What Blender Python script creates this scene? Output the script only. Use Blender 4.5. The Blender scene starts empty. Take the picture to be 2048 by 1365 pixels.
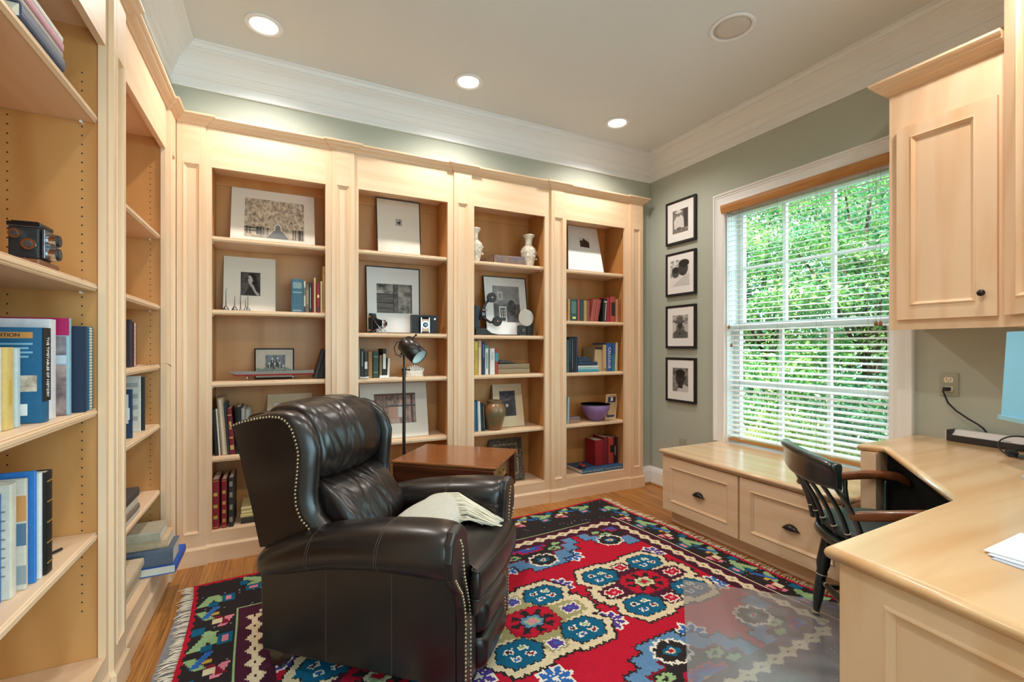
import bpy, bmesh, math, random
import numpy as np
from mathutils import Vector, Matrix
SC = bpy.context.scene
COL = SC.collection
rnd = random.Random(7)

# ---------------------------------------------------------------- surveyed camera station (metres)
FPX, CXP, HYP, EYE = 920.5, 1024.0, 694.5, 1.168
YAW = math.radians(26.65)
SN, CS = math.sin(YAW), math.cos(YAW)
def _ray(u, v):
    k = (u - CXP) / FPX
    return Vector((SN + k * CS, CS - k * SN, -(v - HYP) / FPX))
def onX(u, v, x):
    r = _ray(u, v); t = x / r.x; return Vector((x, r.y * t, EYE + r.z * t))
def onY(u, v, y):
    r = _ray(u, v); t = y / r.y; return Vector((r.x * t, y, EYE + r.z * t))
def onZ(u, v, z):
    r = _ray(u, v); t = (z - EYE) / r.z; return Vector((r.x * t, r.y * t, z))

# ---------------------------------------------------------------- colours and materials
def lin(c):
    if isinstance(c, str):
        c = c.lstrip('#'); c = [int(c[i:i + 2], 16) for i in (0, 2, 4)]
    o = []
    for x in c[:3]:
        x /= 255.0
        o.append(x / 12.92 if x <= 0.04045 else ((x + 0.055) / 1.055) ** 2.4)
    return (o[0], o[1], o[2], 1.0)
MATS = {}
def mat(name, col, rough=0.5, metal=0.0, spec=0.5, var=0.0, vscale=(20, 20, 20), col2=None, bump=0.0, bscale=None,
        coat=0.0, emit=None, estr=0.0, detail=4.0, sheen=0.0, distort=0.0):
    if name in MATS: return MATS[name]
    m = bpy.data.materials.new(name); m.use_nodes = True
    nt = m.node_tree; b = nt.nodes['Principled BSDF']
    c1 = lin(col)
    b.inputs['Base Color'].default_value = c1
    b.inputs['Roughness'].default_value = rough
    b.inputs['Metallic'].default_value = metal
    b.inputs['Specular IOR Level'].default_value = spec
    b.inputs['Coat Weight'].default_value = coat
    b.inputs['Coat Roughness'].default_value = 0.12
    if sheen: b.inputs['Sheen Weight'].default_value = sheen
    if emit:
        b.inputs['Emission Color'].default_value = lin(emit); b.inputs['Emission Strength'].default_value = estr
    if var or col2 or bump:
        tc = nt.nodes.new('ShaderNodeTexCoord'); mp = nt.nodes.new('ShaderNodeMapping')
        mp.inputs['Scale'].default_value = vscale
        nt.links.new(tc.outputs['Object'], mp.inputs['Vector'])
        nz = nt.nodes.new('ShaderNodeTexNoise'); nz.inputs['Scale'].default_value = 1.0
        nz.inputs['Detail'].default_value = detail; nz.inputs['Distortion'].default_value = distort
        nt.links.new(mp.outputs['Vector'], nz.inputs['Vector'])
        if var or col2:
            rp = nt.nodes.new('ShaderNodeValToRGB')
            c2 = lin(col2) if col2 else tuple(x * (1 - var) for x in c1[:3]) + (1,)
            rp.color_ramp.elements[0].position = 0.3; rp.color_ramp.elements[0].color = c2
            rp.color_ramp.elements[1].position = 0.65; rp.color_ramp.elements[1].color = c1
            nt.links.new(nz.outputs['Fac'], rp.inputs['Fac'])
            nt.links.new(rp.outputs['Color'], b.inputs['Base Color'])
        if bump:
            src = nz
            if bscale:
                mp2 = nt.nodes.new('ShaderNodeMapping'); mp2.inputs['Scale'].default_value = bscale
                nt.links.new(tc.outputs['Object'], mp2.inputs['Vector'])
                src = nt.nodes.new('ShaderNodeTexNoise'); src.inputs['Scale'].default_value = 1.0; src.inputs['Detail'].default_value = 5
                nt.links.new(mp2.outputs['Vector'], src.inputs['Vector'])
            bp = nt.nodes.new('ShaderNodeBump'); bp.inputs['Strength'].default_value = bump; bp.inputs['Distance'].default_value = 0.01
            nt.links.new(src.outputs['Fac'], bp.inputs['Height']); nt.links.new(bp.outputs['Normal'], b.inputs['Normal'])
    MATS[name] = m
    return m
def flat(hexcol, rough=0.6):
    return mat('paint_' + hexcol.lstrip('#'), hexcol, rough)

# ---------------------------------------------------------------- mesh builder
class MB:
    def __init__(s): s.v = []; s.f = []; s.m = []; s.sm = []
    def add(s, vs, fs, m=0, smooth=False):
        o = len(s.v); s.v += [Vector(v) for v in vs]
        for f in fs: s.f.append([i + o for i in f]); s.m.append(m); s.sm.append(smooth)
        return s
    def box(s, x0, x1, y0, y1, z0, z1, m=0):
        x0, x1 = min(x0, x1), max(x0, x1); y0, y1 = min(y0, y1), max(y0, y1); z0, z1 = min(z0, z1), max(z0, z1)
        vs = [(x0, y0, z0), (x1, y0, z0), (x1, y1, z0), (x0, y1, z0), (x0, y0, z1), (x1, y0, z1), (x1, y1, z1), (x0, y1, z1)]
        return s.add(vs, [(0, 3, 2, 1), (4, 5, 6, 7), (0, 1, 5, 4), (1, 2, 6, 5), (2, 3, 7, 6), (3, 0, 4, 7)], m)
    def hexa(s, c, m=0):   # 4 bottom corners (ccw from above), 4 top corners
        return s.add(c, [(0, 3, 2, 1), (4, 5, 6, 7), (0, 1, 5, 4), (1, 2, 6, 5), (2, 3, 7, 6), (3, 0, 4, 7)], m)
    def prism(s, poly, axis, lo, hi, m=0, smooth=False):
        # poly: 2-D points; axis 'x': (y,z), 'y': (x,z), 'z': (x,y)
        n = len(poly)
        def P(p, h): return {'x': (h, p[0], p[1]), 'y': (p[0], h, p[1]), 'z': (p[0], p[1], h)}[axis]
        vs = [P(p, lo) for p in poly] + [P(p, hi) for p in poly]
        o = len(s.v); s.v += [Vector(v) for v in vs]
        def put(f, sm): s.f.append([i + o for i in f]); s.m.append(m); s.sm.append(sm)
        put(list(range(n))[::-1], False); put(list(range(n, 2 * n)), False)
        for i in range(n): put([i, (i + 1) % n, n + (i + 1) % n, n + i], smooth)
        return s
    def cyl(s, p0, p1, r0, r1=None, n=16, m=0, caps=True):
        r1 = r0 if r1 is None else r1
        p0, p1 = Vector(p0), Vector(p1); d = (p1 - p0).normalized()
        a = d.orthogonal().normalized(); b = d.cross(a)
        vs = []
        for p, r in ((p0, r0), (p1, r1)):
            for i in range(n):
                t = 2 * math.pi * i / n; vs.append(p + (a * math.cos(t) + b * math.sin(t)) * r)
        s.add(vs, [(i, (i + 1) % n, n + (i + 1) % n, n + i) for i in range(n)], m, True)
        if caps:
            s.add(vs[:n], [tuple(range(n))[::-1]], m); s.add(vs[n:], [tuple(range(n))], m)
        return s
    def tube(s, pts, rad, n=8, m=0, caps=True, flatten=None):
        pts = [Vector(p) for p in pts]; k = len(pts)
        rs = rad if isinstance(rad, (list, tuple)) else [rad] * k
        rings = []; up = None
        for i, p in enumerate(pts):
            d = (pts[min(i + 1, k - 1)] - pts[max(i - 1, 0)]).normalized()
            if up is None: up = d.orthogonal().normalized()
            a = (up - d * up.dot(d)); a = a.normalized() if a.length > 1e-6 else d.orthogonal().normalized()
            b = d.cross(a); up = a
            rings.append([p + (a * math.cos(2 * math.pi * j / n) + b * math.sin(2 * math.pi * j / n)) * rs[i] for j in range(n)])
        return s.loft(rings, m, caps)
    def loft(s, rings, m=0, caps=True, smooth=True, closed=True):
        n = len(rings[0]); o = len(s.v)
        for r in rings: s.v += [Vector(p) for p in r]
        for i in range(len(rings) - 1):
            for j in range(n if closed else n - 1):
                k = (j + 1) % n
                s.f.append([o + i * n + j, o + i * n + k, o + (i + 1) * n + k, o + (i + 1) * n + j]); s.m.append(m); s.sm.append(smooth)
        if caps and closed:
            s.f.append([o + j for j in range(n)][::-1]); s.m.append(m); s.sm.append(False)
            s.f.append([o + (len(rings) - 1) * n + j for j in range(n)]); s.m.append(m); s.sm.append(False)
        return s
    def lathe(s, prof, c=(0, 0, 0), n=24, m=0, mtx=None):
        c = Vector(c); rings = []
        for r, z in prof:
            ring = [Vector((max(r, 1e-4) * math.cos(2 * math.pi * j / n), max(r, 1e-4) * math.sin(2 * math.pi * j / n), z)) for j in range(n)]
            rings.append([(mtx @ p if mtx else p) + c for p in ring])
        return s.loft(rings, m, True)
    def ball(s, c, r, n=8, k=5, m=0, sc=(1, 1, 1)):
        prof = [(math.sin(math.pi * i / k), -math.cos(math.pi * i / k)) for i in range(k + 1)]
        c = Vector(c)
        rings = [[c + Vector((max(a, .02) * math.cos(2 * math.pi * j / n) * r * sc[0], max(a, .02) * math.sin(2 * math.pi * j / n) * r * sc[1], z * r * sc[2])) for j in range(n)] for a, z in prof]
        return s.loft(rings, m, True)
    def poly3(s, pts, m=0): return s.add(pts, [tuple(range(len(pts)))], m)
    def xform(s, M, start=0):
        for i in range(start, len(s.v)): s.v[i] = M @ s.v[i]
        return s
WM = {}
def build(name, b, mats, parent=None, bevel=0.0, seg=2, subsurf=0, recalc=True, local=False, autosm=None):
    """Link the builder's geometry as ONE mesh object; vertices are in room coordinates (or the parent's own when local)."""
    if not isinstance(mats, (list, tuple)): mats = [mats]
    vs = b.v
    if parent is not None:
        if local: M = WM[parent.name]; inv = None
        else: M = WM[parent.name]; inv = M.inverted()
        if inv is not None: vs = [inv @ v for v in vs]
        loc = None
    else:
        xs = [v.x for v in vs]; ys = [v.y for v in vs]; zs = [v.z for v in vs]
        loc = Vector(((min(xs) + max(xs)) / 2, (min(ys) + max(ys)) / 2, min(zs)))
        vs = [v - loc for v in vs]; M = Matrix.Translation(loc)
    me = bpy.data.meshes.new(name)
    me.from_pydata([tuple(v) for v in vs], [], b.f)
    for m in mats: me.materials.append(m)
    me.polygons.foreach_set('material_index', b.m)
    me.polygons.foreach_set('use_smooth', b.sm)
    if recalc:
        bm = bmesh.new(); bm.from_mesh(me); bmesh.ops.recalc_face_normals(bm, faces=bm.faces[:]); bm.to_mesh(me); bm.free()
    me.update()
    o = bpy.data.objects.new(name, me); COL.objects.link(o)
    if parent is not None: o.parent = parent
    else: o.location = loc
    WM[o.name] = M
    if bevel:
        md = o.modifiers.new('bevel', 'BEVEL'); md.width = bevel; md.segments = seg; md.limit_method = 'ANGLE'; md.angle_limit = math.radians(35)
    if subsurf:
        md = o.modifiers.new('sub', 'SUBSURF'); md.levels = subsurf; md.render_levels = subsurf
    return o
def tag(o, label=None, cat=None, group=None, kind=None):
    if label: o['label'] = label
    if cat: o['category'] = cat
    if group: o['group'] = group
    if kind: o['kind'] = kind
    return o
def thing(name, label, cat, loc, rotz=0.0, group=None, M=None):
    o = bpy.data.objects.new(name, None); COL.objects.link(o); o.empty_display_size = 0.05
    if M is None: M = Matrix.Translation(Vector(loc)) @ Matrix.Rotation(rotz, 4, 'Z')
    o.matrix_world = M
    WM[o.name] = M
    return tag(o, label, cat, group)
def struct(name, b, mats, parent=None, **k):
    o = build(name, b, mats, parent, **k)
    if parent is None: o['kind'] = 'structure'
    return o
def lettering(name, txt, size, M, m, parent, align='CENTER', ext=0.0004, sx=1.0):
    cu = bpy.data.curves.new(name, 'FONT'); cu.body = txt; cu.size = size; cu.align_x = align; cu.align_y = 'CENTER'; cu.extrude = ext
    tmp = bpy.data.objects.new(name + '_tmp', cu); COL.objects.link(tmp)
    dg = bpy.context.evaluated_depsgraph_get()
    me = bpy.data.meshes.new_from_object(tmp.evaluated_get(dg))
    bpy.data.objects.remove(tmp); bpy.data.curves.remove(cu)
    me.transform(Matrix.Diagonal((sx, 1, 1, 1)))
    W = WM[parent.name] if parent else Matrix.Identity(4)
    me.transform(W.inverted() @ M)
    me.materials.clear(); me.materials.append(m)
    o = bpy.data.objects.new(name, me); COL.objects.link(o); o.parent = parent
    WM[o.name] = W
    return o
def frame3(origin, xd, yd):
    """matrix whose x axis is xd, y axis yd (text lies in that plane, facing x cross y)"""
    x = Vector(xd).normalized(); y = Vector(yd); y = (y - x * y.dot(x)).normalized(); z = x.cross(y)
    M = Matrix((x, y, z)).transposed().to_4x4(); M.translation = Vector(origin); return M
ORD = ['first', 'second', 'third', 'fourth', 'fifth', 'sixth', 'seventh', 'eighth', 'ninth', 'tenth', 'eleventh', 'twelfth', 'thirteenth', 'fourteenth', 'fifteenth', 'sixteenth']
# ================================================================= materials of the room
def wood(name, c1, c2, rough=0.42, sc=(3, 3, 40), coat=0.0, streak=0.35):
    """light furniture wood: long soft grain along one axis plus faint flame figure"""
    m = bpy.data.materials.new(name); m.use_nodes = True; nt = m.node_tree; b = nt.nodes['Principled BSDF']
    b.inputs['Roughness'].default_value = rough; b.inputs['Coat Weight'].default_value = coat; b.inputs['Coat Roughness'].default_value = 0.2
    tc = nt.nodes.new('ShaderNodeTexCoord'); mp = nt.nodes.new('ShaderNodeMapping'); mp.inputs['Scale'].default_value = sc
    nt.links.new(tc.outputs['Object'], mp.inputs['Vector'])
    n1 = nt.nodes.new('ShaderNodeTexNoise'); n1.inputs['Scale'].default_value = 1; n1.inputs['Detail'].default_value = 6; n1.inputs['Distortion'].default_value = 0.6
    nt.links.new(mp.outputs['Vector'], n1.inputs['Vector'])
    mp2 = nt.nodes.new('ShaderNodeMapping'); mp2.inputs['Scale'].default_value = tuple(x * 0.22 for x in sc)
    nt.links.new(tc.outputs['Object'], mp2.inputs['Vector'])
    wv = nt.nodes.new('ShaderNodeTexWave'); wv.inputs['Scale'].default_value = 1.1; wv.inputs['Distortion'].default_value = 9; wv.inputs['Detail'].default_value = 2
    wv.bands_direction = 'DIAGONAL'
    nt.links.new(mp2.outputs['Vector'], wv.inputs['Vector'])
    mx = nt.nodes.new('ShaderNodeMath'); mx.operation = 'MULTIPLY_ADD'; mx.inputs[1].default_value = streak
    nt.links.new(wv.outputs['Fac'], mx.inputs[0]); nt.links.new(n1.outputs['Fac'], mx.inputs[2])
    rp = nt.nodes.new('ShaderNodeValToRGB')
    rp.color_ramp.elements[0].position = 0.38; rp.color_ramp.elements[0].color = lin(c2)
    rp.color_ramp.elements[1].position = 0.85; rp.color_ramp.elements[1].color = lin(c1)
    nt.links.new(mx.outputs[0], rp.inputs['Fac']); nt.links.new(rp.outputs['Color'], b.inputs['Base Color'])
    MATS[name] = m; return m
M_V = wood('maple_upright', '#EBCAA7', '#E5C099', sc=(26, 26, 2.2))
M_X = wood('maple_across', '#EBCBA8', '#E5C099', sc=(2.2, 26, 26))
M_Y = wood('maple_lengthwise', '#EBCAA7', '#E5C099', sc=(26, 2.2, 26))
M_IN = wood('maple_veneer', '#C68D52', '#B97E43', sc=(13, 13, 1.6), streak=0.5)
M_TOPY = wood('maple_top', '#E6C49C', '#DBB184', rough=0.24, sc=(16, 1.6, 16), coat=0.7)
M_TOPX = wood('maple_top_across', '#E2BB8C', '#D6A672', rough=0.26, sc=(1.6, 16, 16), coat=0.7)
M_CAB = wood('maple_door', '#EBCAA7', '#E2B98F', sc=(14, 14, 1.8), streak=0.6)
M_HOLE = mat('pin_hole_dark', '#2A1A10', 0.8)
M_WALL = mat('sage_paint', '#B1B5A7', 0.75, var=0.04, vscale=(3, 3, 3))
M_CEIL = mat('ceiling_paint', '#DCDEDC', 0.85, var=0.02, vscale=(2, 2, 2))
M_WHITE = mat('white_trim_paint', '#ECEBE9', 0.45)
M_SHOE = mat('oak_shoe', '#A8743F', 0.5, var=0.3, vscale=(30, 30, 30))
def oak_floor():
    m = bpy.data.materials.new('oak_strip_floor'); m.use_nodes = True; nt = m.node_tree; b = nt.nodes['Principled BSDF']
    tc = nt.nodes.new('ShaderNodeTexCoord'); mp = nt.nodes.new('ShaderNodeMapping'); mp.inputs['Rotation'].default_value = (0, 0, math.pi / 2)
    nt.links.new(tc.outputs['Object'], mp.inputs['Vector'])
    br = nt.nodes.new('ShaderNodeTexBrick'); br.inputs['Scale'].default_value = 1.0
    br.inputs['Brick Width'].default_value = 0.95; br.inputs['Row Height'].default_value = 0.064; br.inputs['Mortar Size'].default_value = 0.0009
    br.inputs['Color1'].default_value = lin('#BF8646'); br.inputs['Color2'].default_value = lin('#A96F35'); br.inputs['Mortar'].default_value = lin('#5E3A1B')
    br.offset_frequency = 3; br.offset = 0.37
    nt.links.new(mp.outputs['Vector'], br.inputs['Vector'])
    mp2 = nt.nodes.new('ShaderNodeMapping'); mp2.inputs['Scale'].default_value = (75, 3, 1)
    nt.links.new(tc.outputs['Object'], mp2.inputs['Vector'])
    nz = nt.nodes.new('ShaderNodeTexNoise'); nz.inputs['Scale'].default_value = 1; nz.inputs['Detail'].default_value = 6; nz.inputs['Distortion'].default_value = 1.2
    nt.links.new(mp2.outputs['Vector'], nz.inputs['Vector'])
    rp = nt.nodes.new('ShaderNodeValToRGB'); rp.color_ramp.elements[0].position = 0.32; rp.color_ramp.elements[0].color = (0.52, 0.45, 0.38, 1)
    rp.color_ramp.elements[1].position = 0.62; rp.color_ramp.elements[1].color = (1.1, 1.08, 1.05, 1)
    nt.links.new(nz.outputs['Fac'], rp.inputs['Fac'])
    mm = nt.nodes.new('ShaderNodeMix'); mm.data_type = 'RGBA'; mm.blend_type = 'MULTIPLY'; mm.inputs['Factor'].default_value = 1.0
    nt.links.new(br.outputs['Color'], mm.inputs['A']); nt.links.new(rp.outputs['Color'], mm.inputs['B'])
    nt.links.new(mm.outputs['Result'], b.inputs['Base Color'])
    b.inputs['Roughness'].default_value = 0.34
    return m
M_OAK = oak_floor()

# ================================================================= shell
XL, XR, YB, YF, ZC = -0.527, 2.83, 3.0, -1.25, 2.774
WY0, WY1, WZ0, WZ1 = 1.245, 2.252, 0.44, 2.18      # window opening
b = MB(); b.box(-0.98, 3.06, YF - 0.1, 3.42, -0.06, 0.0); struct('floor', b, M_OAK)
b = MB(); b.box(-0.98, 3.06, YF - 0.1, 3.42, ZC, ZC + 0.12); struct('ceiling', b, M_CEIL)
# back wall: a full plane behind the built-ins, the bulkhead above them and the strip beside them
b = MB(); b.box(-0.98, 3.06, 3.285, 3.42, 0, ZC); b.box(XL, XR, YB, 3.285, 2.366, ZC); b.box(2.709, XR, YB, 3.285, 0, 2.366)
struct('wall_back', b, M_WALL)
b = MB(); b.box(-0.98, -0.862, YF, 3.285, 0, ZC); b.box(-0.862, XL, YF, 3.0, 2.366, ZC); b.box(-0.862, XL, YF, 0.98, 0, 2.366)
struct('wall_left', b, M_WALL)
b = MB()
b.box(XR, 3.0, YF, WY0, 0, ZC); b.box(XR, 3.0, WY1, 3.285, 0, ZC); b.box(XR, 3.0, WY0, WY1, 0, WZ0); b.box(XR, 3.0, WY0, WY1, WZ1, ZC)
struct('wall_right', b, M_WALL)
DX0, DX1, DZ1 = -0.30, 2.50, 2.35          # unseen opening, added so sky light fills the front of the room
b = MB(); b.box(-0.98, DX0, YF - 0.1, YF, 0, ZC); b.box(DX1, 3.0, YF - 0.1, YF, 0, ZC); b.box(DX0, DX1, YF - 0.1, YF, DZ1, ZC); struct('wall_front', b, M_WALL)

# crown moulding: one profile swept round the three visible sides (dy out from wall, dz below ceiling)
CROWN = [(0.0, 0.206), (0.010, 0.206), (0.013, 0.200), (0.013, 0.190), (0.008, 0.186), (0.008, 0.152), (0.016, 0.148), (0.016, 0.140),
         (0.022, 0.134), (0.028, 0.122), (0.030, 0.110), (0.036, 0.106), (0.036, 0.100), (0.046, 0.082), (0.062, 0.060), (0.080, 0.044),
         (0.094, 0.036), (0.094, 0.030), (0.104, 0.028), (0.108, 0.020), (0.112, 0.012), (0.123, 0.010), (0.123, 0.0), (0.0, 0.0)]
b = MB()
rings = []
ring_at = lambda corner, sx, sy: [Vector((corner[0] + sx * p[0], corner[1] + sy * p[0], ZC - p[1])) for p in CROWN]
rings = [ring_at((XL, YF), 1, 0), ring_at((XL, YB), 1, -1), ring_at((XR, YB), -1, -1), ring_at((XR, YF), -1, 0)]
b.loft(rings, smooth=False)
struct('trim_crown', b, M_WHITE)
# baseboard in the right-hand back corner
BASE = [(0.0, 0.0), (0.016, 0.0), (0.016, 0.115), (0.012, 0.122), (0.012, 0.130), (0.007, 0.140), (0.004, 0.150), (0.0, 0.152)]
b = MB(); b.loft([[Vector((2.715, YB - p[0], p[1])) for p in BASE], [Vector((XR - p[0], YB - p[0], p[1])) for p in BASE], [Vector((XR - p[0], 2.325, p[1])) for p in BASE]], smooth=False)
struct('baseboard_right', b, M_WHITE)
SH = [(0.016, 0), (0.030, 0), (0.028, 0.010), (0.022, 0.017), (0.016, 0.018)]
b = MB(); b.loft([[Vector((2.722, YB - p[0], p[1])) for p in SH], [Vector((XR - p[0], YB - p[0], p[1])) for p in SH], [Vector((XR - p[0], 2.325, p[1])) for p in SH]], smooth=False)
struct('trim_1', b, M_SHOE)

# ================================================================= ceiling lights and loudspeaker
M_LENS = mat('lamp_lens', '#FFFFFF', 0.5, emit='#FFF1E0', estr=14.0)
M_GRILLE = mat('speaker_grille', '#D2C9BF', 0.7, var=0.18, vscale=(420, 420, 420))
LAMP_W = 79.0
def can_light(x, y, label):
    t = thing('recessed_light', label, 'ceiling light', (x, y, ZC), group='recessed ceiling lights')
    m = MB()
    m.lathe([(0.062, -0.0005), (0.066, -0.006), (0.082, -0.007), (0.088, -0.004), (0.089, -0.0005)], (x, y, ZC), 40)
    build('trim_ring', m, M_WHITE, t)
    m = MB(); m.lathe([(0.0, -0.0035), (0.040, -0.0040), (0.062, -0.0020), (0.062, -0.0010), (0.0, -0.0010)], (x, y, ZC), 32)
    build('lens', m, M_LENS, t)
    li = bpy.data.lights.new('downlight', 'SPOT'); li.energy = LAMP_W; li.spot_size = math.radians(146); li.spot_blend = 0.75; li.shadow_soft_size = 0.055; li.color = (1.0, 0.94, 0.885)
    lo = bpy.data.objects.new('downlight', li); COL.objects.link(lo); lo.location = (x, y, ZC - 0.012)
can_light(-0.076, 2.607, 'lit recessed ceiling light nearest the left-hand bookcase')
can_light(1.013, 2.607, 'lit recessed ceiling light in the middle of the back row')
can_light(2.151, 2.607, 'lit recessed ceiling light nearest the window wall')
for x, n in ((-0.076, 'left wall bookcases'), (1.013, 'middle of the room'), (2.151, 'corner of the desk')):
    can_light(x, 0.62, 'recessed ceiling light of the nearer row, above the %s' % n)
t = thing('ceiling_speaker', 'round white in-ceiling loudspeaker with grey mesh grille', 'speaker', (2.024, 1.57, ZC))
m = MB(); m.lathe([(0.087, -0.001), (0.088, -0.007), (0.100, -0.008), (0.107, -0.004), (0.108, -0.001)], (2.024, 1.57, ZC), 48); build('rim', m, M_WHITE, t)
m = MB(); m.lathe([(0.0, -0.006), (0.06, -0.005), (0.087, -0.003), (0.087, -0.001), (0.0, -0.001)], (2.024, 1.57, ZC), 48); build('grille', m, M_GRILLE, t)
# ================================================================= built-in joinery
def ring_rect(fm, a0, a1, z0, z1, d):
    return [fm(a0, z0, d), fm(a1, z0, d), fm(a1, z1, d), fm(a0, z1, d)]
def panelled(b, fm, A0, A1, Z0, Z1, a0, a1, z0, z1, thick, prof, m=0, mp=None):
    """slab (front at d=0, back at d=thick) with a moulded recess a0..z1; prof = [(inset, depth)...]; d grows INTO the joinery"""
    mp = m if mp is None else mp
    out = ring_rect(fm, A0, A1, Z0, Z1, 0.0); back = ring_rect(fm, A0, A1, Z0, Z1, thick)
    rings = [out] + [ring_rect(fm, a0 + i, a1 - i, z0 + i, z1 - i, d) for i, d in prof]
    b.loft([back, out], m, caps=False, smooth=False)
    b.poly3(back, m)
    b.loft(rings, m, caps=False, smooth=False)
    b.poly3(rings[-1], mp)
OGEE = [(0.0, 0.0), (0.002, -0.004), (0.006, -0.005), (0.009, -0.001), (0.014, 0.004), (0.017, 0.006), (0.017, 0.009)]
PILP = [(0.0, 0.0), (0.001, -0.003), (0.005, -0.003), (0.008, 0.002), (0.013, 0.006), (0.016, 0.007), (0.016, 0.010)]
FY, FX = 2.965, -0.508           # face-frame planes of the back and the left built-ins
fmB = lambda a, z, d: Vector((a, FY + d, z))
fmL = lambda a, z, d: Vector((FX - d, a, z))
fmR = lambda x: (lambda a, z, d: Vector((x + d, a, z)))
def bx(b, fm, a0, a1, z0, z1, d0, d1, m=0):
    c = [fm(a0, z0, d0), fm(a1, z0, d0), fm(a1, z0, d1), fm(a0, z0, d1), fm(a0, z1, d0), fm(a1, z1, d0), fm(a1, z1, d1), fm(a0, z1, d1)]
    b.hexa(c, m)
ZT, ZF, ZD = 2.145, 2.362, 0.162        # opening top, frieze top, deck
SHELFP = [(0.0, -0.026), (0.006, -0.027), (0.010, -0.0235), (0.008, -0.0205), (0.0125, -0.0175), (0.0125, -0.0085), (0.008, -0.0055), (0.010, -0.0025), (0.006, 0.0), (0.0, 0.0)]
M_PIN = mat('clear_shelf_pin', '#EFE6DA', 0.2)
def bookcase(fm, back, a0, a1, lo, hi, shelves, label, nm='bookcase'):
    MX = M_X if back else M_Y
    base = fm((a0 + a1) / 2, 0.0, 0.14)
    t = thing(nm, label, 'bookcase', base, group='built-in maple bookcases')
    f = MB()
    bx(f, fm, lo, a0, 0.0, ZF, 0, 0.02); bx(f, fm, a1, hi, 0.0, ZF, 0, 0.02)
    build('stile', f, M_V, t)
    f = MB(); bx(f, fm, a0, a1, ZT, ZF, 0, 0.02); build('frieze', f, MX, t)
    f = MB(); bx(f, fm, a0, a1, 0.0, ZD, 0, 0.02); bx(f, fm, a0 - 0.009, a1 + 0.009, ZD - 0.02, ZD, 0.0202, 0.279); build('deck', f, MX, t)
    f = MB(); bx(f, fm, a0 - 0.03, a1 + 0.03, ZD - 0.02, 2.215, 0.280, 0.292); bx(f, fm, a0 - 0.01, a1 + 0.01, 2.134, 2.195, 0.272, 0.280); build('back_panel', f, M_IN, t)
    f = MB(); bx(f, fm, a0 - 0.03, a1 + 0.03, 2.195, 2.213, 0.02, 0.280); build('top_panel', f, MX, t)
    for s, e in ((-1, a0), (1, a1)):
        f = MB(); bx(f, fm, min(e + s * 0.010, e + s * 0.026), max(e + s * 0.010, e + s * 0.026), ZD, 2.195, 0.02, 0.280)
        z = 0.32
        while z < 2.05:
            for dd in (0.062, 0.235):
                ring = [fm(e + s * 0.0094, z + 0.0026 * math.sin(q * math.pi / 4), dd + 0.0026 * math.cos(q * math.pi / 4)) for q in range(8)]
                f.poly3(ring, 1)
            z += 0.0288
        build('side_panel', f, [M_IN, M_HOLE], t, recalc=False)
    for z in shelves:
        f = MB()
        pr = [(0.022 + 0.0125 - p[0], z + p[1]) for p in SHELFP]
        prof = [(0.278, z - 0.026), ] + [(d, zz) for d, zz in pr] + [(0.278, z)]
        f.loft([[fm(a0 - 0.008, zz, d) for d, zz in prof], [fm(a1 + 0.008, zz, d) for d, zz in prof]], 0, True, smooth=False)
        sh = build('shelf', f, MX, t)
        for e, s in ((a0 - 0.0098, 1), (a1 + 0.0098, -1)):
            p = MB(); p.cyl(fm(e, z - 0.031, 0.062), fm(e + s * 0.013, z - 0.031, 0.062), 0.0045, n=8)
            build('shelf_pin', p, M_PIN, sh)
    return t
UB = [(-0.336, 0.238), (0.428, 1.004), (1.195, 1.764), (1.955, 2.525)]
bookcase(fmB, True, *UB[0], -0.50, 0.334, (1.778, 1.374, 0.974, 0.561), 'built-in maple bookcase in the left-hand back corner, behind the leather recliner')
bookcase(fmB, True, *UB[1], 0.336, 1.106, (1.778, 1.257, 0.969, 0.565), 'built-in maple bookcase behind the floor lamp, with two folding cameras')
bookcase(fmB, True, *UB[2], 1.108, 1.874, (1.774, 1.252, 0.969, 0.567), 'built-in maple bookcase holding the brown stoneware jar and two white vases')
bookcase(fmB, True, *UB[3], 1.876, 2.700, (1.771, 1.372, 0.967, 0.565), 'built-in maple bookcase nearest the window, holding the purple bowl')
UL = [(1.237, 1.927), (2.10, 2.79)]
bookcase(fmL, False, *UL[1], 2.012, 2.962, (1.723, 1.375, 1.083, 0.791, 0.467), 'built-in left wall bookcase with a stack of books jutting out at its foot')
bookcase(fmL, False, *UL[0], 1.00, 2.010, (1.918, 1.373, 0.970, 0.569), 'built-in bookcase at the left edge of the photo, with a twin-lens camera on a shelf')

def pilaster(fm, a0, a1, label, MX):
    t = thing('pilaster', label, 'pilaster', fm((a0 + a1) / 2, 0, 0), group='panelled maple pilasters')
    b = MB(); fo = lambda a, z, d: fm(a, z, d - 0.015)
    w = (a1 - a0 - 0.078) / 2
    panelled(b, fo, a0, a1, 0.0, ZF, a0 + w, a1 - w, 0.168, 2.150, 0.0145, PILP)
    build('shaft', b, M_V, t)
    b = MB(); bx(b, fm, a0 + w + 0.002, a1 - w - 0.002, 2.152, ZF, -0.0156, -0.0149); build('cap_block', b, MX, t)
    return t
for (a0, a1), l in (((-0.490, -0.361), 'corner pilaster on the back wall, left of the bookcase with the ship model'),
                    ((0.272, 0.400), 'pilaster between the ship model bookcase and the folding camera bookcase'),
                    ((1.043, 1.171), 'pilaster right of the floor lamp, left of the two white vases'),
                    ((1.812, 1.937), 'pilaster between the stoneware jar bookcase and the purple bowl bookcase'),
                    ((2.572, 2.707), 'pilaster at the right end of the back bookcases, beside the sage wall')):
    pilaster(fmB, a0, a1, l, M_X)
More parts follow.
